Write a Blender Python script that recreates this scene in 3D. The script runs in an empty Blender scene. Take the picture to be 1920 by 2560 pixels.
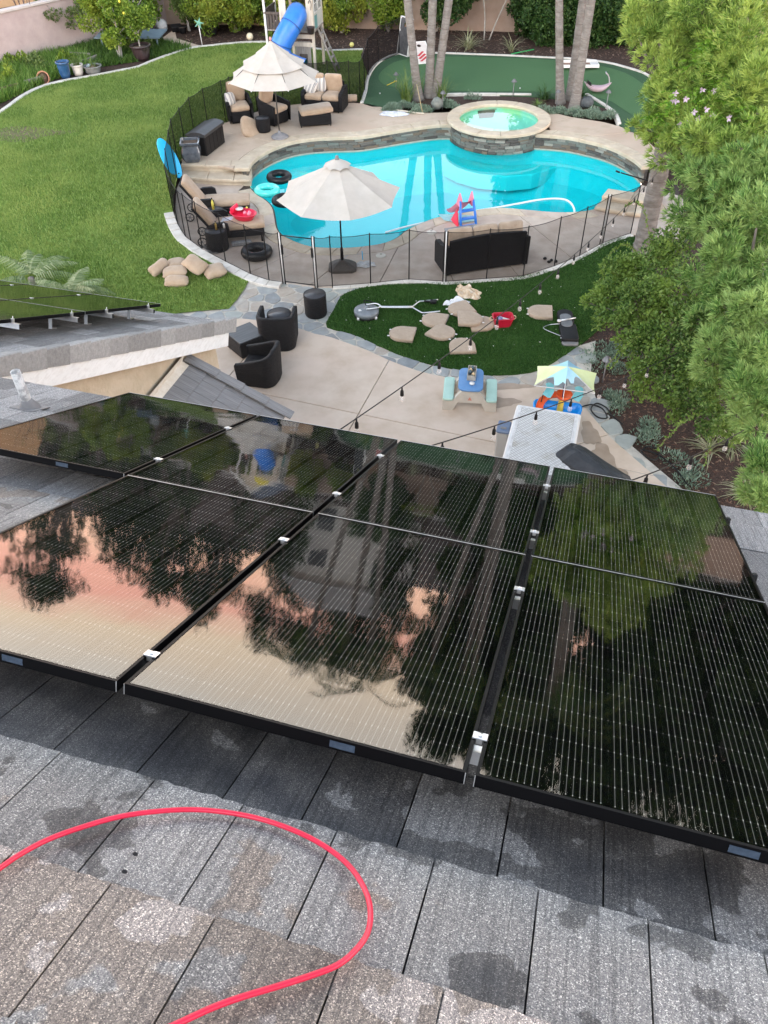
import bpy, bmesh, math, random
import numpy as np
from mathutils import Vector, Matrix
from mathutils.geometry import tessellate_polygon

random.seed(7)
rng = np.random.default_rng(7)
R = math.radians
scene = bpy.context.scene
COL = scene.collection
PI = math.pi

# ---------------------------------------------------------------- camera
CAM_H = 9.1
PITCH, ROLL = 0.7730892, -0.01668398
_f = Vector((0, math.cos(PITCH), -math.sin(PITCH)))
_r = Vector((1, 0, 0))
_u = _r.cross(_f)
_r2 = _r * math.cos(ROLL) + _u * math.sin(ROLL)
_u2 = _u * math.cos(ROLL) - _r * math.sin(ROLL)
cam = bpy.data.cameras.new('camera')
cam.sensor_fit = 'VERTICAL'
cam.sensor_height = 36.0
cam.lens = 36.0 * 1990.03 / 2560.0
cam.clip_start = 0.05
cam.clip_end = 2000
cam_o = bpy.data.objects.new('camera', cam)
COL.objects.link(cam_o)
m = Matrix((_r2, _u2, -_f)).transposed().to_4x4()
m.translation = Vector((0, 0, CAM_H))
cam_o.matrix_world = m
scene.camera = cam_o
scene.view_settings.view_transform = 'Standard'
scene.view_settings.look = 'None'
scene.view_settings.gamma = 1.0
scene.view_settings.use_curve_mapping = False
scene.view_settings.exposure = 0.30
try:
    scene.cycles.max_bounces = 5
    scene.cycles.diffuse_bounces = 2
    scene.cycles.glossy_bounces = 3
    scene.cycles.transparent_max_bounces = 10
    scene.cycles.use_adaptive_sampling = True
    scene.cycles.adaptive_threshold = 0.03
    scene.cycles.caustics_reflective = False
    scene.cycles.caustics_refractive = False
except Exception:
    pass

# ---------------------------------------------------------------- sky and sun (evening, thin cloud)
SUN_EL, SUN_AZ = R(42), R(205)       # azimuth measured from +Y, clockwise: behind the camera, a little to the left
world = bpy.data.worlds.new('World')
scene.world = world
world.use_nodes = True
wt = world.node_tree
wt.nodes.clear()
wo = wt.nodes.new('ShaderNodeOutputWorld')
bg = wt.nodes.new('ShaderNodeBackground')
sky = wt.nodes.new('ShaderNodeTexSky')
sky.sky_type = 'NISHITA'
sky.sun_disc = False
sky.sun_elevation = SUN_EL
sky.sun_rotation = SUN_AZ
sky.air_density = 1.0
sky.dust_density = 2.0
tc = wt.nodes.new('ShaderNodeTexCoord')
sep = wt.nodes.new('ShaderNodeSeparateXYZ')
wt.links.new(tc.outputs['Generated'], sep.inputs[0])
# thin cloud: colour by height above the horizon, broken up by noise
ramp = wt.nodes.new('ShaderNodeValToRGB')
cr = ramp.color_ramp
cr.elements[0].position = 0.0
cr.elements[0].color = (1.0, 0.60, 0.42, 1)
cr.elements[1].position = 1.0
cr.elements[1].color = (0.34, 0.42, 0.56, 1)
for p, c in ((0.055, (1.0, 0.47, 0.36, 1)), (0.10, (1.0, 0.78, 0.56, 1)), (0.19, (0.92, 0.86, 0.78, 1)), (0.36, (0.74, 0.84, 0.97, 1)), (0.62, (0.46, 0.55, 0.70, 1))):
    e_ = cr.elements.new(p)
    e_.color = c
mp = wt.nodes.new('ShaderNodeMapping')
mp.inputs['Scale'].default_value = (2.2, 2.2, 9.0)
nz = wt.nodes.new('ShaderNodeTexNoise')
nz.inputs['Scale'].default_value = 1.6
nz.inputs['Detail'].default_value = 5
wt.links.new(tc.outputs['Generated'], mp.inputs[0])
wt.links.new(mp.outputs[0], nz.inputs['Vector'])
ad = wt.nodes.new('ShaderNodeMath')
ad.operation = 'MULTIPLY_ADD'
ad.inputs[1].default_value = 0.10
ad.inputs[2].default_value = -0.05
wt.links.new(nz.outputs['Fac'], ad.inputs[0])
ad2 = wt.nodes.new('ShaderNodeMath')
ad2.operation = 'ADD'
ad2.use_clamp = True
wt.links.new(sep.outputs['Z'], ad2.inputs[0])
wt.links.new(ad.outputs[0], ad2.inputs[1])
wt.links.new(ad2.outputs[0], ramp.inputs[0])
# the side of the sky where the sun stands is brighter
dot = wt.nodes.new('ShaderNodeVectorMath')
dot.operation = 'DOT_PRODUCT'
dot.inputs[1].default_value = (math.sin(SUN_AZ) * math.cos(SUN_EL), math.cos(SUN_AZ) * math.cos(SUN_EL), math.sin(SUN_EL))
wt.links.new(tc.outputs['Generated'], dot.inputs[0])
mr = wt.nodes.new('ShaderNodeMapRange')
mr.inputs['From Min'].default_value = -1
mr.inputs['From Max'].default_value = 1
mr.inputs['To Min'].default_value = 13.0
mr.inputs['To Max'].default_value = 16.0
wt.links.new(dot.outputs['Value'], mr.inputs['Value'])
mul = wt.nodes.new('ShaderNodeVectorMath')
mul.operation = 'SCALE'
wt.links.new(ramp.outputs[0], mul.inputs[0])
# the air low over the horizon glows most
hz = wt.nodes.new('ShaderNodeMapRange')
hz.interpolation_type = 'SMOOTHSTEP'
hz.inputs['From Min'].default_value = 0.10
hz.inputs['From Max'].default_value = 0.66
hz.inputs['To Min'].default_value = 4.9
hz.inputs['To Max'].default_value = 0.85
wt.links.new(sep.outputs['Z'], hz.inputs['Value'])
hm = wt.nodes.new('ShaderNodeMath')
hm.operation = 'MULTIPLY'
wt.links.new(mr.outputs[0], hm.inputs[0])
wt.links.new(hz.outputs[0], hm.inputs[1])
wt.links.new(hm.outputs[0], mul.inputs['Scale'])
mixw = wt.nodes.new('ShaderNodeMix')
mixw.data_type = 'RGBA'
mixw.inputs['Factor'].default_value = 0.75
wt.links.new(sky.outputs[0], mixw.inputs['A'])
wt.links.new(mul.outputs[0], mixw.inputs['B'])
wt.links.new(mixw.outputs['Result'], bg.inputs['Color'])
bg.inputs['Strength'].default_value = 0.11
wt.links.new(bg.outputs[0], wo.inputs[0])

sun = bpy.data.lights.new('sun', 'SUN')
sun.energy = 1.3
sun.angle = R(35)
sun.color = (1.0, 0.96, 0.91)
sun_o = bpy.data.objects.new('sun', sun)
COL.objects.link(sun_o)
sun_o.rotation_euler = Vector((-math.sin(SUN_AZ) * math.cos(SUN_EL), -math.cos(SUN_AZ) * math.cos(SUN_EL), -math.sin(SUN_EL))).to_track_quat('-Z', 'Y').to_euler()
sun_o.location = (-15, -30, 40)

# ---------------------------------------------------------------- helpers
class MB:
    """collects geometry; build() links it as ONE mesh object"""
    def __init__(s):
        s.v = []; s.f = []; s.sm = []
    def add(s, vs, fs, smooth=False):
        o = len(s.v)
        s.v += [tuple(x) for x in vs]
        s.f += [tuple(i + o for i in f) for f in fs]
        s.sm += [smooth] * len(fs)
        return s
    def box(s, c, d, rz=0.0, ch=0.0, M=None):
        x, y, z = d[0] / 2, d[1] / 2, d[2] / 2
        if ch <= 0:
            vs = [(-x, -y, -z), (x, -y, -z), (x, y, -z), (-x, y, -z), (-x, -y, z), (x, -y, z), (x, y, z), (-x, y, z)]
            fs = [(0, 3, 2, 1), (4, 5, 6, 7), (0, 1, 5, 4), (1, 2, 6, 5), (2, 3, 7, 6), (3, 0, 4, 7)]
        else:
            b = min(ch, x * .9, y * .9, z * .9)
            vs = []
            for zz, k in ((-z, b), (-z + b, 0), (z - b, 0), (z, b)):
                a, bb = x - k, y - k
                vs += [(-a + b * (k == 0), -bb, zz), (a - b * (k == 0), -bb, zz), (a, -bb + b * (k == 0), zz), (a, bb - b * (k == 0), zz),
                       (a - b * (k == 0), bb, zz), (-a + b * (k == 0), bb, zz), (-a, bb - b * (k == 0), zz), (-a, -bb + b * (k == 0), zz)]
            fs = [tuple(reversed(range(8))), tuple(range(24, 32))]
            for r in range(3):
                for i in range(8):
                    j = (i + 1) % 8
                    fs.append((r * 8 + i, r * 8 + j, r * 8 + 8 + j, r * 8 + 8 + i))
        Mt = M if M is not None else Matrix.Rotation(rz, 4, 'Z')
        c = Vector(c)
        return s.add([tuple(Mt @ Vector(p) + c) for p in vs], fs)
    def prism(s, pts, z0, z1, ch=0.0):
        n = len(pts)
        a = sum(pts[i][0] * pts[(i + 1) % n][1] - pts[(i + 1) % n][0] * pts[i][1] for i in range(n))
        if a < 0:
            pts = list(reversed(pts))
        rings = [(pts, z0), (pts, z1 - ch)] if ch else [(pts, z0), (pts, z1)]
        if ch:
            rings.append((inset(pts, ch), z1))
        vs = []
        for pp, z in rings:
            vs += [(p[0], p[1], z) for p in pp]
        fs = []
        for r in range(len(rings) - 1):
            for i in range(n):
                j = (i + 1) % n
                fs.append((r * n + i, r * n + j, r * n + n + j, r * n + n + i))
        top = (len(rings) - 1) * n
        for t in tessellate_polygon([[Vector((p[0], p[1], 0)) for p in rings[-1][0]]]):
            fs.append(fix(vs, tuple(top + i for i in t), 1))
        for t in tessellate_polygon([[Vector((p[0], p[1], 0)) for p in pts]]):
            fs.append(fix(vs, t, -1))
        return s.add(vs, fs)
    def tube(s, path, r, seg=8, closed=False, cap=True):
        path = [Vector(p) for p in path]
        n = len(path)
        rr = r if isinstance(r, (list, tuple)) else [r] * n
        vs = []; fs = []
        up = None
        for i in range(n):
            a = path[i - 1] if (i > 0 or closed) else path[i]
            b = path[(i + 1) % n] if (i < n - 1 or closed) else path[i]
            t = (b - a).normalized()
            if up is None:
                up = Vector((0, 0, 1)) if abs(t.z) < .9 else Vector((1, 0, 0))
            x = t.cross(up)
            if x.length < 1e-4:
                x = t.cross(Vector((0, 1, 0)))
            x.normalize()
            y = x.cross(t).normalized()
            up = y
            for k in range(seg):
                an = 2 * PI * k / seg
                vs.append(tuple(path[i] + x * (math.cos(an) * rr[i]) + y * (math.sin(an) * rr[i])))
        m_ = n if closed else n - 1
        for i in range(m_):
            for k in range(seg):
                k2 = (k + 1) % seg
                i2 = (i + 1) % n
                fs.append((i * seg + k2, i * seg + k, i2 * seg + k, i2 * seg + k2))
        if cap and not closed:
            fs.append(tuple(range(seg)))
            fs.append(tuple(reversed(range((n - 1) * seg, n * seg))))
        return s.add(vs, fs, True)
    def lathe(s, prof, seg=20, c=(0, 0, 0), smooth=True, sx=1, sy=1):
        vs = []; fs = []
        for r, z in prof:
            for k in range(seg):
                a = 2 * PI * k / seg
                vs.append((c[0] + sx * r * math.cos(a), c[1] + sy * r * math.sin(a), c[2] + z))
        for i in range(len(prof) - 1):
            for k in range(seg):
                k2 = (k + 1) % seg
                fs.append((i * seg + k, i * seg + k2, (i + 1) * seg + k2, (i + 1) * seg + k))
        if prof[0][0] > 1e-4:
            fs.append(tuple(reversed(range(seg))))
        if prof[-1][0] > 1e-4:
            fs.append(tuple(range((len(prof) - 1) * seg, len(prof) * seg)))
        return s.add(vs, fs, smooth)
    def torus(s, c, R_, r, seg=32, sg=12, sz=1.0):
        vs = []; fs = []
        for i in range(seg):
            a = 2 * PI * i / seg
            for k in range(sg):
                b = 2 * PI * k / sg
                q = R_ + r * math.cos(b)
                vs.append((c[0] + q * math.cos(a), c[1] + q * math.sin(a), c[2] + r * sz * math.sin(b)))
        for i in range(seg):
            for k in range(sg):
                i2 = (i + 1) % seg; k2 = (k + 1) % sg
                fs.append((i * sg + k, i2 * sg + k, i2 * sg + k2, i * sg + k2))
        return s.add(vs, fs, True)
    def cushion(s, c, d, r=0.05, puff=0.02, n=7, M=None, seed=0):
        rd = random.Random(seed)
        x, y, z = d[0] / 2, d[1] / 2, d[2] / 2
        r = min(r, z * .98)
        idx = {}
        vs = []; fs = []
        cx = [rd.uniform(-1, 1) for _ in range(6)]
        def vert(p):
            k = tuple(round(q, 5) for q in p)
            if k in idx:
                return idx[k]
            q = Vector((p[0] * x, p[1] * y, p[2] * z))
            inner = Vector((max(-x + r, min(x - r, q.x)), max(-y + r, min(y - r, q.y)), max(-z + r, min(z - r, q.z))))
            dd = q - inner
            if dd.length > 1e-6:
                q = inner + dd.normalized() * r
            w = (1 - abs(p[0]) ** 4) * (1 - abs(p[1]) ** 4)
            q.z += math.copysign(1, p[2]) * puff * w * (1 if abs(p[2]) > .3 else abs(p[2]) * 3)
            q.z += puff * .5 * (math.sin(3 * p[0] + cx[0] * 3) * math.sin(3.4 * p[1] + cx[1] * 3)) * w
            q.x += puff * .25 * math.sin(5 * p[1] + cx[2] * 3)
            q.y += puff * .25 * math.sin(5 * p[0] + cx[3] * 3)
            idx[k] = len(vs)
            vs.append(q)
            return idx[k]
        for ax in range(3):
            for sgn in (-1, 1):
                for i in range(n):
                    for j in range(n):
                        def P(a, b):
                            u = math.sin((-1 + 2 * a / n) * PI / 2 * .9) / math.sin(PI / 2 * .9)
                            v = math.sin((-1 + 2 * b / n) * PI / 2 * .9) / math.sin(PI / 2 * .9)
                            p = [0, 0, 0]
                            p[ax] = sgn; p[(ax + 1) % 3] = u; p[(ax + 2) % 3] = v
                            return vert(p)
                        q = (P(i, j), P(i + 1, j), P(i + 1, j + 1), P(i, j + 1))
                        fs.append(q if sgn > 0 else tuple(reversed(q)))
        Mt = M if M is not None else Matrix.Identity(4)
        c = Vector(c)
        return s.add([tuple((Mt @ v) + c) for v in vs], fs, True)
    def pad(s, out, h, r=.03, puff=.012, M=None, c=(0, 0, 0)):
        """rounded slab with any convex outline (cushions that are not rectangles)"""
        n = len(out)
        cx = sum(p[0] for p in out) / n; cy = sum(p[1] for p in out) / n
        rings = []
        for k in range(5):
            a = PI / 2 * k / 4
            rings.append((r * (1 - math.sin(a)), r * (1 - math.cos(a))))
        vs = []; fs = []
        prof = [(i_, z_) for i_, z_ in rings] + [(i_, h - z_) for i_, z_ in reversed(rings)]
        for ins, z_ in prof:
            for p in out:
                dx, dy = p[0] - cx, p[1] - cy
                l = math.hypot(dx, dy) or 1
                k = max(0, (l - ins) / l)
                vs.append((cx + dx * k, cy + dy * k, z_))
        for f_ in (.6, .25):
            for p in out:
                vs.append((cx + (p[0] - cx) * f_, cy + (p[1] - cy) * f_, h + puff * (1 - f_)))
        nr = len(prof) + 2
        for i in range(nr - 1):
            for k in range(n):
                k2 = (k + 1) % n
                fs.append((i * n + k, i * n + k2, (i + 1) * n + k2, (i + 1) * n + k))
        fs.append(tuple(reversed(range(n))))
        fs.append(tuple(range((nr - 1) * n, nr * n)))
        Mt = M if M is not None else Matrix.Identity(4)
        c = Vector(c)
        return s.add([tuple((Mt @ Vector(v)) + c) for v in vs], fs, True)
    def sheet(s, polys, z):
        """flat polygon with holes, facing up"""
        vs = [(p[0], p[1], z) for pl in polys for p in pl]
        fs = [fix(vs, t, 1) for t in tessellate_polygon([[Vector((p[0], p[1], 0)) for p in pl] for pl in polys])]
        return s.add(vs, fs)
    def grid(s, nx, ny, fn, smooth=True):
        vs = [fn(i / nx, j / ny) for j in range(ny + 1) for i in range(nx + 1)]
        fs = [(j * (nx + 1) + i, j * (nx + 1) + i + 1, (j + 1) * (nx + 1) + i + 1, (j + 1) * (nx + 1) + i) for j in range(ny) for i in range(nx)]
        return s.add(vs, fs, smooth)
    def xform(s, M):
        s.v = [tuple(M @ Vector(p)) for p in s.v]
        return s
    def mesh(s, name):
        me = bpy.data.meshes.new(name)
        me.from_pydata(s.v, [], s.f)
        me.polygons.foreach_set('use_smooth', s.sm)
        me.update()
        return me
    def build(s, name, mt, parent=None, loc=None, rot=None):
        return link(name, s.mesh(name), mt, parent, loc, rot)

def fix(vs, t, sg):
    a, b, c = (Vector(vs[i][:2]) for i in t[:3])
    cr_ = (b.x - a.x) * (c.y - a.y) - (b.y - a.y) * (c.x - a.x)
    return tuple(t) if cr_ * sg > 0 else tuple(reversed(t))

def inset(pts, d):
    n = len(pts)
    out = []
    for i in range(n):
        p0, p1, p2 = (Vector(pts[j % n][:2]) for j in (i - 1, i, i + 1))
        a = (p1 - p0); b = (p2 - p1)
        if a.length < 1e-6 or b.length < 1e-6:
            out.append((p1.x, p1.y)); continue
        a.normalize(); b.normalize()
        na = Vector((-a.y, a.x)); nb = Vector((-b.y, b.x))
        k = na + nb
        l = k.length
        if l < .3:
            k = na; l = 1
        k = k / l
        q = p1 + k * min(d / max(k.dot(na), .35), d * 2.5)
        out.append((q.x, q.y))
    return out

def link(name, me, mt, parent=None, loc=None, rot=None):
    o = bpy.data.objects.new(name, me)
    COL.objects.link(o)
    if mt is not None:
        me.materials.clear()
        me.materials.append(mt)
    if parent is not None:
        o.parent = parent
    if loc is not None:
        o.location = loc
    if rot is not None:
        o.rotation_euler = rot
    return o

def share(name, me, parent=None, M=None):
    """another object on mesh data that already exists"""
    o = bpy.data.objects.new(name, me)
    COL.objects.link(o)
    if parent is not None:
        o.parent = parent
    if M is not None:
        o.matrix_local = M
    return o

def tag(o, label=None, cat=None, group=None, kind=None):
    if label: o['label'] = label
    if cat: o['category'] = cat
    if group: o['group'] = group
    if kind: o['kind'] = kind
    return o

def thing(name, label, cat, loc=(0, 0, 0), rz=0.0, group=None):
    o = bpy.data.objects.new(name, None)
    COL.objects.link(o)
    o.location = loc
    o.rotation_euler = (0, 0, rz)
    o.empty_display_size = .1
    return tag(o, label, cat, group)

def struct(name, mb, mt):
    return tag(mb.build(name, mt), kind='structure')

def copy_thing(o, label, loc, rz=None, parent=None):
    c = o.copy()
    COL.objects.link(c)
    c.parent = parent
    if parent is None:
        c.location = loc
        if rz is not None:
            c.rotation_euler = (0, 0, rz)
        c['label'] = label
    for ch in [k for k in o.children]:
        copy_thing(ch, None, None, None, c)
    return c

def np_mesh(name, V, k):
    """V: (n*k,3) array, every k vertices one face"""
    me = bpy.data.meshes.new(name)
    nv = len(V); nf = nv // k
    me.vertices.add(nv)
    me.vertices.foreach_set('co', np.ascontiguousarray(V, dtype=np.float32).ravel())
    me.loops.add(nv)
    me.loops.foreach_set('vertex_index', np.arange(nv, dtype=np.int32))
    me.polygons.add(nf)
    me.polygons.foreach_set('loop_start', np.arange(0, nv, k, dtype=np.int32))
    try:
        me.polygons.foreach_set('loop_total', np.full(nf, k, dtype=np.int32))
    except Exception:
        pass
    me.update(calc_edges=True)
    me.validate()
    return me

def resample(pts, n):
    P = np.array(pts, float)
    d = np.r_[0, np.cumsum(np.linalg.norm(np.diff(P, axis=0), axis=1))]
    t = np.linspace(0, d[-1], n)
    return [tuple(np.interp(q, d, P[:, i]) for i in range(P.shape[1])) for q in t]

def smooth_line(pts, n, closed=False):
    P = [Vector(p) for p in pts]
    m_ = len(P)
    out = []
    for i in range(m_ if closed else m_ - 1):
        p0 = P[(i - 1) % m_] if (closed or i > 0) else P[i]
        p1 = P[i]; p2 = P[(i + 1) % m_]
        p3 = P[(i + 2) % m_] if (closed or i + 2 < m_) else p2
        for k in range(n):
            t = k / n
            out.append(tuple(.5 * ((2 * p1) + (p2 - p0) * t + (2 * p0 - 5 * p1 + 4 * p2 - p3) * t * t + (3 * p1 - p0 - 3 * p2 + p3) * t ** 3)))
    if not closed:
        out.append(tuple(P[-1]))
    return out

def offset_line(pts, d):
    """offset an open line to its right-hand side by d (negative: left)"""
    out = []
    n = len(pts)
    for i in range(n):
        a = Vector(pts[max(0, i - 1)][:2]); b = Vector(pts[min(n - 1, i + 1)][:2])
        t = (b - a).normalized()
        out.append((pts[i][0] + t.y * d, pts[i][1] - t.x * d))
    return out

# ---------------------------------------------------------------- materials
_mats = {}
def nodes(name):
    mt = bpy.data.materials.new(name)
    mt.use_nodes = True
    nt = mt.node_tree
    nt.nodes.clear()
    out = nt.nodes.new('ShaderNodeOutputMaterial')
    return mt, nt, out

def N(nt, typ, **kw):
    n_ = nt.nodes.new(typ)
    for k, v in kw.items():
        if hasattr(n_, k) and k not in n_.inputs:
            setattr(n_, k, v)
        else:
            n_.inputs[k.replace('_', ' ')].default_value = v
    return n_

def c4(c):
    return (c[0], c[1], c[2], 1)

def mat(name, c1, c2=None, scale=6.0, rough=.6, bump=.0, bscale=40.0, metal=0.0, spec=.5, detail=5, c3=None, c3scale=1.0, c3amt=.5, stretch=None, coat=0.0, sheen=0.0, lo=.35, hi=.65):
    if name in _mats:
        return _mats[name]
    mt, nt, out = nodes(name)
    p = N(nt, 'ShaderNodeBsdfPrincipled')
    p.inputs['Roughness'].default_value = rough
    p.inputs['Metallic'].default_value = metal
    p.inputs['Specular IOR Level'].default_value = spec
    p.inputs['Coat Weight'].default_value = coat
    p.inputs['Sheen Weight'].default_value = sheen
    tc_ = N(nt, 'ShaderNodeTexCoord')
    src = tc_.outputs['Object']
    if stretch:
        mp_ = N(nt, 'ShaderNodeMapping')
        mp_.inputs['Scale'].default_value = stretch
        nt.links.new(src, mp_.inputs[0])
        src = mp_.outputs[0]
    col = None
    if c2 is not None:
        nz_ = N(nt, 'ShaderNodeTexNoise', Scale=scale, Detail=detail, Roughness=.6)
        nt.links.new(src, nz_.inputs['Vector'])
        rp = N(nt, 'ShaderNodeValToRGB')
        rp.color_ramp.elements[0].position = lo; rp.color_ramp.elements[0].color = c4(c1)
        rp.color_ramp.elements[1].position = hi; rp.color_ramp.elements[1].color = c4(c2)
        nt.links.new(nz_.outputs['Fac'], rp.inputs[0])
        col = rp.outputs[0]
        if c3 is not None:
            nz2 = N(nt, 'ShaderNodeTexNoise', Scale=c3scale, Detail=4, Roughness=.65)
            nt.links.new(src, nz2.inputs['Vector'])
            r2_ = N(nt, 'ShaderNodeValToRGB')
            r2_.color_ramp.elements[0].position = .48; r2_.color_ramp.elements[0].color = (0, 0, 0, 1)
            r2_.color_ramp.elements[1].position = .62; r2_.color_ramp.elements[1].color = (c3amt, c3amt, c3amt, 1)
            nt.links.new(nz2.outputs['Fac'], r2_.inputs[0])
            mx = N(nt, 'ShaderNodeMix', data_type='RGBA')
            nt.links.new(r2_.outputs[0], mx.inputs['Factor'])
            nt.links.new(col, mx.inputs['A'])
            mx.inputs['B'].default_value = c4(c3)
            col = mx.outputs['Result']
        nt.links.new(col, p.inputs['Base Color'])
    else:
        p.inputs['Base Color'].default_value = c4(c1)
    if bump > 0:
        nb = N(nt, 'ShaderNodeTexNoise', Scale=bscale, Detail=4)
        nt.links.new(src, nb.inputs['Vector'])
        bp = N(nt, 'ShaderNodeBump', Strength=bump, Distance=.02)
        nt.links.new(nb.outputs['Fac'], bp.inputs['Height'])
        nt.links.new(bp.outputs[0], p.inputs['Normal'])
    nt.links.new(p.outputs[0], out.inputs[0])
    _mats[name] = mt
    return mt

def leaf_mat(name, cols, trans=.3, patch=None, pscale=1.2, rough=.5):
    if name in _mats:
        return _mats[name]
    mt, nt, out = nodes(name)
    g = N(nt, 'ShaderNodeNewGeometry')
    rp = N(nt, 'ShaderNodeValToRGB')
    el = rp.color_ramp.elements
    el[0].color = c4(cols[0]); el[0].position = 0
    el[1].color = c4(cols[-1]); el[1].position = 1
    for i, c in enumerate(cols[1:-1]):
        e_ = el.new((i + 1) / (len(cols) - 1)); e_.color = c4(c)
    nt.links.new(g.outputs['Random Per Island'], rp.inputs[0])
    col = rp.outputs[0]
    if patch:
        nz_ = N(nt, 'ShaderNodeTexNoise', Scale=pscale, Detail=2)
        nt.links.new(g.outputs['Position'], nz_.inputs['Vector'])
        r2_ = N(nt, 'ShaderNodeValToRGB')
        r2_.color_ramp.elements[0].position = .45; r2_.color_ramp.elements[0].color = (0, 0, 0, 1)
        r2_.color_ramp.elements[1].position = .62; r2_.color_ramp.elements[1].color = (.75, .75, .75, 1)
        nt.links.new(nz_.outputs['Fac'], r2_.inputs[0])
        mx = N(nt, 'ShaderNodeMix', data_type='RGBA')
        nt.links.new(r2_.outputs[0], mx.inputs['Factor'])
        nt.links.new(col, mx.inputs['A'])
        mx.inputs['B'].default_value = c4(patch)
        col = mx.outputs['Result']
    p = N(nt, 'ShaderNodeBsdfPrincipled')
    p.inputs['Roughness'].default_value = rough
    p.inputs['Specular IOR Level'].default_value = .35
    nt.links.new(col, p.inputs['Base Color'])
    t = N(nt, 'ShaderNodeBsdfTranslucent')
    nt.links.new(col, t.inputs['Color'])
    ms = N(nt, 'ShaderNodeMixShader')
    ms.inputs[0].default_value = trans
    nt.links.new(p.outputs[0], ms.inputs[1])
    nt.links.new(t.outputs[0], ms.inputs[2])
    nt.links.new(ms.outputs[0], out.inputs[0])
    _mats[name] = mt
    return mt

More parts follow.
